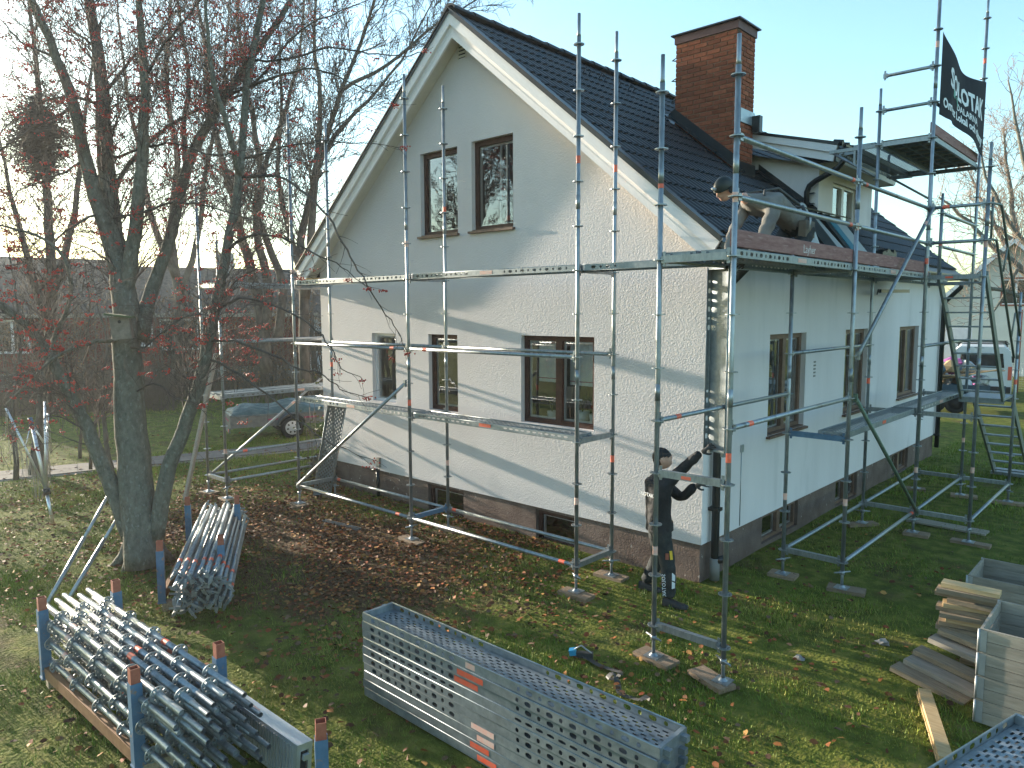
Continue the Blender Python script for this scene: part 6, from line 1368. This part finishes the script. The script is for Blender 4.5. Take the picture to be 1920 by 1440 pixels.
# magpie nest
nest = thing('magpie_nest', 'dark domed magpie nest of twigs high in the far left tree', 'nest', tuple(at(78, 300, 15.5)))
nb = MB(); nc_ = at(75, 262, 15.6)
for k in range(1700):
    a, ph = TR.uniform(0, 6.283), TR.uniform(-1, 1); rr = abs(TR.gauss(0, .40)); zz = max(-1, min(1, TR.gauss(0, .48)))
    wdt = math.sqrt(max(0, 1-abs(zz)**2.2))*(1-.35*max(0, -zz)); c = nc_+Vector((math.cos(a)*rr*wdt*.9, math.sin(a)*rr*wdt*.9, zz*.82)); d = Vector((TR.uniform(-1, 1), TR.uniform(-1, 1), TR.uniform(-.5, .5))).normalized()*TR.uniform(.14, .34)
    nb.tube([c-d, c+Vector((0, 0, .03)), c+d], .008, 3, cap=False)
nb.build('twigs', ['twig'], nest)
# right-hand trees behind the stair tower
bare_tree('oak_tree', 'russet-twigged tree with heavy boughs before the white neighbour house', at(1960, 700, 27), [
    ([(2010, 780, 0), (1990, 640, 0), (1960, 560, 0), (1910, 500, .2), (1850, 450, .4), (1800, 400, .6), (1760, 370, .8)], 1.0), ([(1990, 640, 0), (1960, 500, .2), (1940, 380, .4), (1910, 260, .6), (1890, 150, .8)], .8), ([(1985, 600, 0), (1930, 560, -.2), (1860, 540, -.4), (1810, 520, -.5), (1770, 500, -.6)], .55), ([(1960, 500, .2), (1900, 430, .4), (1850, 330, .5), (1830, 250, .6)], .6), ([(1995, 650, 0), (1985, 500, .4), (1990, 340, .6), (1960, 180, .8), (1950, 80, .9)], .7), ([(1910, 500, .2), (1880, 560, 0), (1850, 600, -.2)], .4)], 27, .20, 2.2, .75, 3, tmat='twig_brown', bark='bark', rmin=.007, up=.12)
bare_tree('oak_tree', 'fine-twigged brown tree beyond the banner at the right edge', at(1960, 690, 40), [
    ([(1930, 700, 0), (1925, 560, 0), (1905, 430, .2), (1890, 330, .4), (1880, 240, .6)], 1.0), ([(1925, 560, 0), (1880, 450, .3), (1840, 370, .6), (1815, 320, .8)], .7), ([(1920, 480, 0), (1950, 380, .3), (1930, 260, .6)], .7), ([(1900, 450, 0), (1860, 420, .3), (1800, 400, .5)], .5)], 40, .24, 2.6, .95, 3, tmat='twig_brown', bark='bark', rmin=.010, up=.2)
bare_tree('oak_tree', 'dark trunked tree between the red house and the white gable', at(590, 650, 33), [([(620, 690, 0), (615, 560, 0), (600, 450, .3)], .8), ([(590, 690, 0), (585, 600, 0), (590, 500, .2)], .7)], 33, .20, 1.6, 1.6, 2, rmin=.009)
def yard_tree(label, x, y, h, seed, mat='twig'):
    t = thing('garden_tree', label, 'tree', (x, y, 0), 'garden trees standing outside the picture'); s = MB(); w = MB(); tp = []; R = random.Random(seed); b0 = Vector((x, y, 0)); main = [b0, b0+Vector((R.uniform(-.3, .3), R.uniform(-.3, .3), h*.3)), b0+Vector((R.uniform(-.6, .6), R.uniform(-.6, .6), h*.65)), b0+Vector((R.uniform(-.8, .8), R.uniform(-.8, .8), h))]
    stemtube(s, wob(main, 4, .05), .22, .03, 8); twigs(w, wob(main, 4, .05), .10, 2.6, 3.2, 3, tp, up=.35, rmin=.012, i0=.25); s.build('trunk', ['bark_dark'], t); w.build('crown', [mat], t)
for k_, (x_, y_, h_) in enumerate(((-15.5, -10.5, 13), (-19, -14, 13), (-13, -13, 12), (-22, -11, 14))): yard_tree(f'bare garden tree {["nearest", "second", "third", "farthest"][k_]} beyond the left picture edge, mirrored in the upper windows', x_, y_, h_, k_)
for k_, (x_, y_, h_) in enumerate(((17, 14, 9), (21, 22, 11), (19, 30, 10))): yard_tree(f'bare garden tree {["nearest", "middle", "farthest"][k_]} beyond the right picture edge, mirrored in the side windows', x_, y_, h_, 10+k_, 'twig_brown')
# twig hedge and undergrowth behind the path
def hedge(name, label, a, b, h, n, mat, seed, thick=.5, rr=.006):
    R = random.Random(seed); t = MB(); a, b = Vector(a), Vector(b); s = (b-a).normalized(); nrm = Vector((-s.y, s.x, 0))
    for k in range(n):
        p = a.lerp(b, R.random())+nrm*R.uniform(-thick, thick); p.z = 0; q = p+Vector((R.uniform(-.25, .25), R.uniform(-.25, .25), h*R.uniform(.5, 1.1))); m = p.lerp(q, .5)+Vector((R.uniform(-.12, .12), R.uniform(-.12, .12), 0)); t.tube([p, m, q], [rr, rr*.8, rr*.4], 3, cap=False)
        for _ in range(2): c = p.lerp(q, R.uniform(.3, .9)); t.tube([c, c+Vector((R.uniform(-.3, .3), R.uniform(-.3, .3), R.uniform(.05, .4)))], [rr*.6, rr*.3], 3, cap=False)
    return tag(t.build(name, [mat]), label, 'hedge', None)
hedge('hedge', 'twiggy leafless hedge in front of the red house', at(40, 712, 30)*1, at(640, 712, 30), 1.25, 2600, 'hedge_twig', 3)
hedge('hedge', 'low brown undergrowth at the far left behind the dryer', at(-120, 720, 24), at(330, 720, 26), 1.5, 1500, 'hedge_twig', 4)
def leafy_shrub(label, u, dep, w_, h_, n, seed):
    R = random.Random(seed); c = at(u, 600, dep); c.z = 0; t = thing('beech_shrub', label, 'shrub', tuple(c), 'half-bare shrubs before the red cottage'); st_ = MB(); lf = MB(); rr = Vector((RT.x, RT.y, 0)).normalized()
    for k in range(n):
        p = c+rr*R.uniform(-w_, w_)*.5+Vector((FW.x, FW.y, 0))*R.uniform(-.8, .8); q = p+rr*R.gauss(0, .5)+Vector((0, 0, h_*R.uniform(.55, 1.05))); m = p.lerp(q, .55)+Vector((R.gauss(0, .15), R.gauss(0, .15), 0)); st_.tube([p, m, q], [.022, .014, .006], 4, cap=False)
        for _ in range(9):
            a = p.lerp(q, R.uniform(.2, 1)); e = a+Vector((R.gauss(0, .45), R.gauss(0, .45), R.uniform(.1, .7))); st_.tube([a, e], [.010, .006], 3, cap=False)
            for _ in range(3):
                if R.random() < .55: l0 = a.lerp(e, R.random()); d = Vector((R.uniform(-1, 1), R.uniform(-1, 1), R.uniform(-1, .3))).normalized()*R.uniform(.05, .09); s_ = d.orthogonal().normalized()*.035; lf.quad(l0, l0+d*.5+s_, l0+d, l0+d*.5-s_)
    st_.build('stems', ['hedge_twig'], t); tag(lf.build('foliage', ['dry_leaf'], t), kind='stuff')
for k_, (u_, d_, w_, h_, lab) in enumerate(((60, 27, 5.5, 4.6, 'half-bare russet shrub at far left before the red cottage'), (210, 28, 4.5, 4.9, 'half-bare russet shrub behind the bird box'), (395, 28, 4.5, 4.8, 'half-bare russet shrub right of the cottage window'), (545, 26, 3.0, 4.2, 'half-bare russet shrub at the right end of the cottage'))): leafy_shrub(lab, u_, d_, w_, h_, 60, k_)
iv = MB()
for k in range(420):
    c = Vector((-7.75+TR.gauss(0, .28), 1.9+TR.gauss(0, .4), abs(TR.gauss(.9, .75)))); d = Vector((TR.uniform(-1, 1), TR.uniform(-1, 1), TR.uniform(-.6, .6))).normalized()*.035; e = d.orthogonal().normalized()*.03; iv.quad(c-d, c+e, c+d, c-e)
for k in range(30): c = Vector((-7.7+TR.gauss(0, .2), 1.8+TR.gauss(0, .3), 0)); iv.tube([c, c+Vector((TR.uniform(-.2, .2), TR.uniform(-.2, .2), TR.uniform(.6, 2)))], .006, 3, 1)
cl_ = thing('climber', 'thin yellow-green climbing shrub at the left house corner', 'shrub', (-7.75, 1.9, 0)); tag(iv.build('foliage', ['ivy', 'twig'], cl_), kind='stuff')
dl = MB()
for k in range(260):
    c = Vector((-7.15+TR.gauss(0, .18), 1.1+TR.gauss(0, .12), abs(TR.gauss(.25, .22)))); d = Vector((TR.uniform(-1, 1), TR.uniform(-1, 1), TR.uniform(-.8, .3))).normalized()*.055; e = d.orthogonal().normalized()*.035; dl.quad(c-d, c+e, c+d, c-e)
wp = thing('withered_plant', 'withered brown plant at the foot of the left gable corner', 'shrub', (-7.15, 1.1, 0)); tag(dl.build('foliage', ['hedge_twig'], wp), kind='stuff')

# ---- fallen leaves and grass
def scatter_mesh(name, P, ang, tilt, size, cols, mat, shape):
    n = len(P); k = len(shape); sh = np.array(shape, float)      # (k,3)
    v = np.repeat(sh[None], n, 0)*size[:, None, None]
    ct, stl = np.cos(tilt), np.sin(tilt)
    y, z = v[:, :, 1]*ct[:, None]-v[:, :, 2]*stl[:, None], v[:, :, 1]*stl[:, None]+v[:, :, 2]*ct[:, None]
    ca_, sa_ = np.cos(ang)[:, None], np.sin(ang)[:, None]
    X = v[:, :, 0]*ca_-y*sa_+P[:, 0:1]; Y = v[:, :, 0]*sa_+y*ca_+P[:, 1:2]; Z = z+P[:, 2:3]
    V_ = np.stack([X, Y, Z], -1).reshape(-1, 3)
    me = bpy.data.meshes.new(name); nv = n*k
    me.vertices.add(nv); me.vertices.foreach_set('co', V_.ravel())
    me.loops.add(nv); me.loops.foreach_set('vertex_index', np.arange(nv, dtype=np.int32))
    me.polygons.add(n); me.polygons.foreach_set('loop_start', np.arange(0, nv, k, dtype=np.int32)); me.polygons.foreach_set('loop_total', np.full(n, k, np.int32))
    me.update(calc_edges=True)
    ca = me.color_attributes.new('Col', 'FLOAT_COLOR', 'POINT'); c4 = np.ones((n, k, 4)); c4[:, :, :3] = cols[:, None]; ca.data.foreach_set('color', c4.ravel())
    me.materials.append(MATS[mat]); return me
def in_house(x, y): return (x > XL-.02) & (x < XR+.02) & (y > YG-.0) & (y < YB)
def gnoise(x, y, s, seed):
    r = np.random.default_rng(seed); o = np.zeros_like(x)
    for k in range(5): a, b, c, d = r.uniform(-1, 1, 4); f = s*(1.7**k); o += np.sin(x*f*a*2+y*f*b*2+c*9)*np.cos(y*f*d*2-x*f*c+a*7)/(1.4**k)
    return o
def visible(x, y, pad=60):
    d = np.stack([x-CAM.x, y-CAM.y, np.full_like(x, -CAM.z)], -1); z = d @ np.array(FW); u = 960+FPX*(d @ np.array(RT))/z; v = 720-FPX*(d @ np.array(UP))/z
    return (z > .5) & (u > -pad) & (u < 1920+pad) & (v < 1440+pad), z
# leaves: thick litter under the rowan and along the gable, thin elsewhere
N = 240000
x = nrng.uniform(-16, 7, N); y = nrng.uniform(-7, 5, N)
el = ((x+4.6)/3.6)**2+((y+.6)/1.7)**2; w_ = .95*np.exp(-el*1.1)+.16*np.exp(-((x+6)/6)**2-((y+2.4)/2.2)**2)+.022
w_ += .9*np.exp(-((y-1.12)/.16)**2)*((x > -7.2) & (x < -1.2))*.8
w_ *= np.clip(.75+.45*gnoise(x, y, 1.1, 5), .08, 2)
vis, zz = visible(x, y); keep = (nrng.random(N) < w_) & vis & ~in_house(x, y); x, y = x[keep], y[keep]; n = len(x)
P = np.stack([x, y, nrng.uniform(.008, .035, n)], -1)
pal = np.array([(.24, .085, .028), (.13, .045, .018), (.34, .13, .035), (.085, .038, .020), (.40, .21, .06), (.16, .07, .03), (.28, .07, .022), (.20, .12, .07)])
cols = pal[nrng.integers(0, len(pal), n)]*nrng.uniform(.6, 1.25, (n, 1))
leaf_shape = [(-.5, 0, 0), (-.15, -.34, .10), (.28, -.26, .16), (.55, 0, .05), (.28, .26, .18), (-.15, .34, .08)]
me = scatter_mesh('fallen_leaves', P, nrng.uniform(0, 6.283, n), nrng.normal(0, .45, n), nrng.uniform(.032, .078, n), cols, 'leaf_mix', leaf_shape)
tag(inst('fallen_leaves', me), 'brown and orange fallen leaves strewn over the lawn', 'leaves', kind='stuff')
# grass blades, denser close to the camera
xs_, ys_ = [], []
for (n_, x0, x1, y0, y1) in ((260000, -6, 7, -6.6, 2.2), (90000, -13, -4, -5, 4), (90000, .9, 8, 1.5, 15), (40000, -22, -7, -6, 14)):
    xs_.append(nrng.uniform(x0, x1, n_)); ys_.append(nrng.uniform(y0, y1, n_))
x = np.concatenate(xs_); y = np.concatenate(ys_); vis, zz = visible(x, y)
el = ((x+4.4)/3.0)**2+((y+.7)/1.5)**2; gd = np.clip(1.0-1.15*np.exp(-el*.9), .05, 1)*np.clip(.70+.45*gnoise(x, y, .8, 9), .30, 1)
pth = np.abs((x-a0.x)*0)  # placeholder mask
on_path = ((x-PM[0][3])*pn.x+(y-PM[1][3])*pn.y > -.02) & ((x-PM[0][3])*pn.x+(y-PM[1][3])*pn.y < 1.12)
keep = vis & ~in_house(x, y) & ~on_path & (nrng.random(len(x)) < gd); x, y, zz = x[keep], y[keep], zz[keep]; n = len(x)
g1, g2, g3 = np.array((.10, .17, .018)), np.array((.21, .29, .034)), np.array((.38, .34, .08)); t = np.clip(.5+.28*gnoise(x, y, .6, 3)+nrng.normal(0, .22, n), 0, 1)[:, None]
cols = np.where(t < .65, g1+(g2-g1)*(t/.65), g2+(g3-g2)*((t-.65)/.35))*nrng.uniform(.7, 1.2, (n, 1))
blade = [(-.07, 0, 0), (.07, 0, 0), (.03, .22, .62), (0, .50, 1.0)]
size = nrng.uniform(.022, .062, n)*np.clip(.8+.3*gnoise(x, y, 1.7, 4), .5, 1.5)*np.clip(zz/9, 1, 1.7)
me = scatter_mesh('grass', np.stack([x, y, np.full(n, -.012)], -1), nrng.uniform(0, 6.283, n), nrng.normal(0, .25, n), size, cols, 'grass_blade', blade)
tag(inst('grass', me), 'short mossy grass covering the lawn', 'grass', kind='stuff')
# ================================================================== BACKGROUND
def frame_at(dep, u_c, right=None):
    """upright frame facing the camera at a depth: returns matrix with x to the right, y away, z up, origin on the ground"""
    o = at(u_c, 600, dep); v_ = o-CAM; r = Vector((v_.y, -v_.x, 0)).normalized() if right is None else right; f = Vector((-r.y, r.x, 0)); return Matrix(((r.x, f.x, 0, o.x), (r.y, f.y, 0, o.y), (0, 0, 1, 0), (0, 0, 0, 1)))
# red cottage behind the rowan
dep = 35.0; k_ = dep/FPX*.91; F = frame_at(dep, 330)
def ux(u): return (u-330)*k_
rh = thing('red_cottage', 'dark red boarded cottage with grey roof behind the rowan', 'house', tuple(F.translation))
wl_ = MB(); x0, x1 = ux(-160), ux(598)
holes = [(ux(303), ux(369), 1.72, 3.0), (ux(252), ux(282), 1.9, 3.0), (ux(20), ux(70), 1.72, 3.0)]
wallplate(wl_, lambda u, v: (u, 0, v), x0, x1, .75, lambda u: 3.4, holes); wl_.quad((x1, 0, .75), (x1, 8, .75), (x1, 8, 3.4), (x1, 0, 3.4)); wl_.poly([(x1, 0, 3.4), (x1, 8, 3.4), (x1, 4, 5.6)])
wl_.build('wall', ['red_wall'], rh, F)
nb_ = int((x1-x0)/.16)
bt2 = MB()
for i in range(nb_):
    xx = x0+i*.16
    if any(h[0]-.12 < xx < h[1]+.06 for h in holes): bt2.box(xx, xx+.05, -.02, -.001, .75, 1.66); bt2.box(xx, xx+.05, -.02, -.001, 3.06, 3.4)
    else: bt2.box(xx, xx+.05, -.02, -.001, .75, 3.4)
tag(bt2.build('batten', ['red_wall'], rh, F), kind='stuff')
b = MB(); wallplate(b, lambda u, v: (u, .03, v), x0, x1, -.1, lambda u: .752, [(ux(312), ux(332), .15, .62), (ux(340), ux(362), .15, .62)]); b.build('plinth', ['pale_stone'], rh, F)
b = MB(); b.box(ux(312), ux(332), .08, .1, .15, .62); b.box(ux(340), ux(362), .08, .1, .15, .62); b.build('cellar_window', ['dark_glass'], rh, F)
for h in holes:
    b = MB(); a_, c_, z0, z1 = h
    for (p, q, r_, s_) in ((a_-.08, c_+.08, z1, z1+.10), (a_-.08, c_+.08, z0-.10, z0), (a_-.08, a_, z0, z1), (c_, c_+.08, z0, z1), ((a_+c_)/2-.05, (a_+c_)/2+.05, z0, z1)): b.box(p, q, -.03, .03, r_, s_)
    o = b.build('window', ['white_paint'], rh, F); b = MB(); b.quad((a_, .05, z0), (c_, .05, z0), (c_, .05, z1), (a_, .05, z1)); b.build('pane', ['dark_glass'], o, F)
b = MB(); b.quad((x0-.4, -.5, 3.25), (x1+.4, -.5, 3.25), (x1+.4, 4, 5.75), (x0-.4, 4, 5.75)); b.quad((x1+.4, 8.5, 3.25), (x0-.4, 8.5, 3.25), (x0-.4, 4, 5.75), (x1+.4, 4, 5.75)); b.box(x0-.4, x1+.4, -.56, -.5, 3.18, 3.36, 1); o = b.build('roof', ['dark_roof', 'wood_grey'], rh, F)
b = MB(); b.box(ux(440)-.4, ux(440)+.4, 3.4, 4.2, 5.0, 6.5); b.build('chimney', ['pale_stone'], o, F)
# white gable house at the right, with its window and siding
dep = 38.0; k2 = dep/FPX*.83; F2 = frame_at(dep, 1890)
def u2_(u): return (u-1890)*k2
def z2(v): return CAM.z-(v-585)*38.0/FPX
wh_ = thing('white_house', 'cream gabled neighbour house behind the tree at the right edge', 'house', tuple(F2.translation))
xa, xb, xm = u2_(1735), u2_(2060), u2_(1893); zt_, ze_ = z2(462), z2(600)
hw = [(u2_(1876), u2_(1928), z2(575), z2(528))]
def zt2(u): return ze_+(zt_-ze_)*(1-abs(u-xm)/(xb-xm)*1.0)
zt2.brk = [xm]
b = MB(); wallplate(b, lambda u, v: (u, 0, v), xa, xb, -.2, zt2, hw); b.quad((xa, 0, -.2), (xa, 9, -.2), (xa, 9, ze_), (xa, 0, ze_)); b.build('wall', ['far_plaster'], wh_, F2)
b = MB(); h = hw[0]
for (p, q, r_, s_) in ((h[0]-.07, h[1]+.07, h[3], h[3]+.08), (h[0]-.07, h[1]+.07, h[2]-.08, h[2]), (h[0]-.07, h[0], h[2], h[3]), (h[1], h[1]+.07, h[2], h[3])): b.box(p, q, -.04, .03, r_, s_)
for (p, q, r_, s_) in ((h[0], h[1], h[3]-.06, h[3]-.001), (h[0], h[1], h[2]+.001, h[2]+.06), ((h[0]+h[1])/2-.05, (h[0]+h[1])/2+.05, h[2], h[3])): b.box(p, q, -.02, .02, r_, s_, 1)
o = b.build('window', ['rust_red', 'white_paint'], wh_, F2); b = MB(); b.quad((h[0], .03, h[2]), (h[1], .03, h[2]), (h[1], .03, h[3]), (h[0], .03, h[3])); b.build('pane', ['dark_glass'], o, F2)
b = MB()
for s, xe_ in ((-1, xa-.5), (1, xb+.5)):
    ze2 = zt2(xa)+.15 if s < 0 else zt2(xb)+.15; b.quad((xm, -.6, zt_+.2), (xe_, -.6, ze2-.3), (xe_, 9, ze2-.3), (xm, 9, zt_+.2)); b.beam((xm, -.6, zt_+.12), (xe_, -.6, ze2-.38), .06, .22, (0, 0, 1), 1)
b.build('roof', ['far_roof', 'white_paint'], wh_, F2)
# fence and container before it, debris trailer and van
dep = 24.0; k3 = dep/FPX*.855; F3 = frame_at(dep, 1800)
def u3(u): return (u-1800)*k3
def z3(v): return CAM.z-(v-585)*k3
ct = thing('debris_trailer', 'blue low-sided trailer heaped with building debris behind the house', 'trailer', tuple(F3.translation))
b = MB(); b.box(u3(1690), u3(1862), 0, 1.9, .45, .52); b.box(u3(1690), u3(1862), 0, .05, .52, .95); b.box(u3(1690), u3(1862), 1.85, 1.9, .52, .95); b.box(u3(1690), u3(1690)+.05, .05, 1.85, .52, .95); b.box(u3(1862)-.05, u3(1862), .05, 1.85, .52, .95)
for k in range(8): b.box(u3(1690)+k*.42, u3(1690)+k*.42+.05, -.03, -.001, .45, .97)
b.build('body', ['container_blue'], ct, F3)
for uu in (1760, 1800): w3 = MB(); w3.lathe((u3(uu), -.02, .33), [(.2, -.1), (.32, -.1), (.33, .1), (.2, .1), (.1, -.05), (0, -.06)], 20, axis='y'); w3.build('wheel', ['rubber'], ct, F3)
R4 = random.Random(9); cols_ = ['cardboard', 'plastic_white', 'wood_new', 'alu_dull', 'purple_cloth', 'strap_black', 'cardboard', 'plastic_white', 'container_blue', 'wood_grey']
for k in range(46):
    uu = R4.uniform(1700, 1856); hh = .95+R4.uniform(0, .62)*math.sin(math.pi*min(1, max(0, (uu-1690)/172)))**.5; s = R4.uniform(.12, .34)
    bm = bmesh.new(); bmesh.ops.create_icosphere(bm, subdivisions=1, radius=1)
    for v in bm.verts: v.co = Vector((v.co.x*s*R4.uniform(.6, 1.3), v.co.y*s*R4.uniform(.6, 1.3), v.co.z*s*R4.uniform(.3, .8)))
    me = bpy.data.meshes.new('debris_piece'); bm.to_mesh(me); bm.free(); me.materials.append(MATS[cols_[k % 10]]); inst('debris_piece', me, ct, F3 @ T(u3(uu), R4.uniform(.1, 1.6), hh) @ Euler((R4.uniform(0, 3), R4.uniform(0, 3), R4.uniform(0, 3))).to_matrix().to_4x4())
for k in range(7): b = MB(); xx = u3(R4.uniform(1745, 1830)); b.beam((xx-.8, R4.uniform(.1, 1.2), R4.uniform(.95, 1.35)), (xx+.9, R4.uniform(.1, 1.2), R4.uniform(1.15, 1.5)), .2, .03); b.build('debris_board', [R4.choice(['wood_new', 'cardboard', 'wood_grey'])], ct, F3)
b = MB(); b.box(u3(1862), u3(1905), .3, 1.6, .45, .52); b.build('drawbar', ['container_blue'], ct, F3)
# white van behind the debris trailer
dep = 27.5; k4 = dep/FPX*.84; F4 = frame_at(dep, 1845)
def u4(u): return (u-1845)*k4
vn = thing('white_van', 'white van with roof bars parked behind the debris trailer', 'van', tuple(F4.translation))
prof = [(-.98, .30), (-.98, 1.15), (-.90, 1.85), (-.70, 2.02), (.70, 2.02), (.90, 1.85), (.98, 1.15), (.98, .30)]
b = MB(); n_ = len(prof)
for i in range(n_-1): b.quad((prof[i][0], 0, prof[i][1]), (prof[i][0], 4.6, prof[i][1]), (prof[i+1][0], 4.6, prof[i+1][1]), (prof[i+1][0], 0, prof[i+1][1]), 0, True)
b.poly([(x, 0, z) for x, z in prof]); b.poly([(x, 4.6, z) for x, z in prof][::-1]); b.build('body', ['van_white'], vn, F4)
b = MB(); b.poly([(-.72, -.012, 1.25), (.72, -.012, 1.25), (.66, -.012, 1.78), (-.66, -.012, 1.78)]); b.build('rear_window', ['dark_glass'], vn, F4)
for s in (-1, 1):
    b = MB(); b.box(s*.9-.06, s*.9+.06, -.02, -.001, .8, 1.3); b.build('tail_lamp', ['band_red'], vn, F4); b = MB(); b.lathe((s*.88, .9, .34), [(.2, -.1), (.33, -.1), (.34, .1), (.2, .1)], 20, axis='x'); b.build('wheel', ['rubber'], vn, F4)
    b = MB(); b.box(s*1.0-.01, s*1.0+.12, 3.4, 3.5, 1.25, 1.5); b.build('mirror', ['rubber'], vn, F4)
b = MB(); b.box(-.95, .95, -.06, -.001, .32, .55); b.build('bumper', ['rubber'], vn, F4)
for yy in (.5, 2.0, 3.4): b = MB(); b.box(-.85, .85, yy, yy+.05, 2.10, 2.14); b.box(-.8, -.76, yy, yy+.05, 2.0, 2.1); b.box(.76, .8, yy, yy+.05, 2.0, 2.1); b.build('roof_bar', ['rubber'], vn, F4)
# corrugated shed edge left of the van, mesh fence right of it
b = MB(); F5 = frame_at(33.0, 1775); k5 = 33/FPX
for k in range(14): b.box((k-7)*.14, (k-7)*.14+.07, -.03, 0, 0, 2.6)
b.box(-1.0, 1.0, .001, .1, 0, 2.6); tag(b.build('shed', ['white_paint'], None, F5), 'pale corrugated shed glimpsed past the far house corner', 'shed')
F6 = frame_at(31.0, 1905); fe = thing('mesh_fence', 'wire mesh fence at the right edge before the neighbour house', 'fence', tuple(F6.translation))
for k in range(5): b = MB(); b.tube([(-.2+k*1.6, 0, 0), (-.2+k*1.6, 0, 1.25)], .03, 8); b.build('post', ['galv'], fe, F6)
b = MB()
for k in range(12): b.tube([(-.2, 0, .08+k*.1), (6.2, 0, .08+k*.1)], .005, 3)
for k in range(60): b.tube([(-.2+k*.107, 0, .05), (-.2+k*.107, 0, 1.22)], .004, 3)
b.build('mesh', ['galv'], fe, F6)
F7 = frame_at(30.0, 1915); b = MB(); b.tube([(0, 0, 0), (0, 0, 3.4)], .04, 8); tag(b.build('pole', ['rust_red'], None, F7), 'thin brown pole beside the van at the right edge', 'pole')
# far houses at the left and hills all round
F8 = frame_at(48.0, 90); t = thing('far_house', 'pale blue-grey far house glimpsed between trunks at far left', 'house', tuple(F8.translation)); b = MB(); b.box(-6, 4, 0, 8, 0, 4.6); b.build('wall', ['far_plaster'], t, F8); b = MB(); b.quad((-6.5, -.5, 4.5), (4.5, -.5, 4.5), (4.5, 4, 7.2), (-6.5, 4, 7.2)); b.build('roof', ['dark_roof'], t, F8)
for k in range(3): b = MB(); b.box(-4.5+k*3, -3.3+k*3, -.03, -.001, 1.8, 3.2); b.build('window', ['dark_glass'], t, F8)
F9 = frame_at(42.0, 640); t = thing('far_house', 'light blue far house glimpsed left of the white gable', 'house', tuple(F9.translation)); b = MB(); b.box(-2.5, 8, 0, 8, 0, 3.2); b.build('wall', ['van_white'], t, F9); b = MB(); b.quad((-3, -.5, 3.1), (8.5, -.5, 3.1), (8.5, 4, 5.0), (-3, 4, 5.0)); b.build('roof', ['dark_roof'], t, F9); b = MB(); b.box(-1.5, -.3, -.03, -.001, 1.2, 2.3); b.build('window', ['dark_glass'], t, F9)
hl = MB(); nh = 90; R5 = random.Random(2)
for k in range(nh):
    a0_, a1_ = 2*math.pi*k/nh, 2*math.pi*(k+1)/nh
    def hz(a): return 9+4*math.sin(a*3+1)+2.5*math.sin(a*7+.5)+1.2*math.sin(a*17)
    r_ = 320; hl.quad((r_*math.cos(a0_), r_*math.sin(a0_), -2), (r_*math.cos(a1_), r_*math.sin(a1_), -2), (r_*1.25*math.cos(a1_), r_*1.25*math.sin(a1_), hz(a1_)), (r_*1.25*math.cos(a0_), r_*1.25*math.sin(a0_), hz(a0_)), 0, True)
tag(hl.build('hills', ['hill']), kind='structure')

# ---- thin scattering box, added to imitate veiling glare from the lens
hz_ = MB(); hz_.box(-75, 55, -30, 75, -1.3, 16)
hz_o = tag(hz_.build('glare_volume', ['galv']), kind='stuff'); hm_ = bpy.data.materials.new('glare_scatter'); hm_.use_nodes = True; hn = hm_.node_tree.nodes; hn.remove(hn['Principled BSDF'])
pv = hn.new('ShaderNodeVolumePrincipled'); pv.inputs['Color'].default_value = (0.97, 0.98, 1.0, 1); pv.inputs['Density'].default_value = 0.0008; pv.inputs['Anisotropy'].default_value = 0.45
hm_.node_tree.links.new(pv.outputs[0], hn['Material Output'].inputs['Volume']); hz_o.data.materials.clear(); hz_o.data.materials.append(hm_)
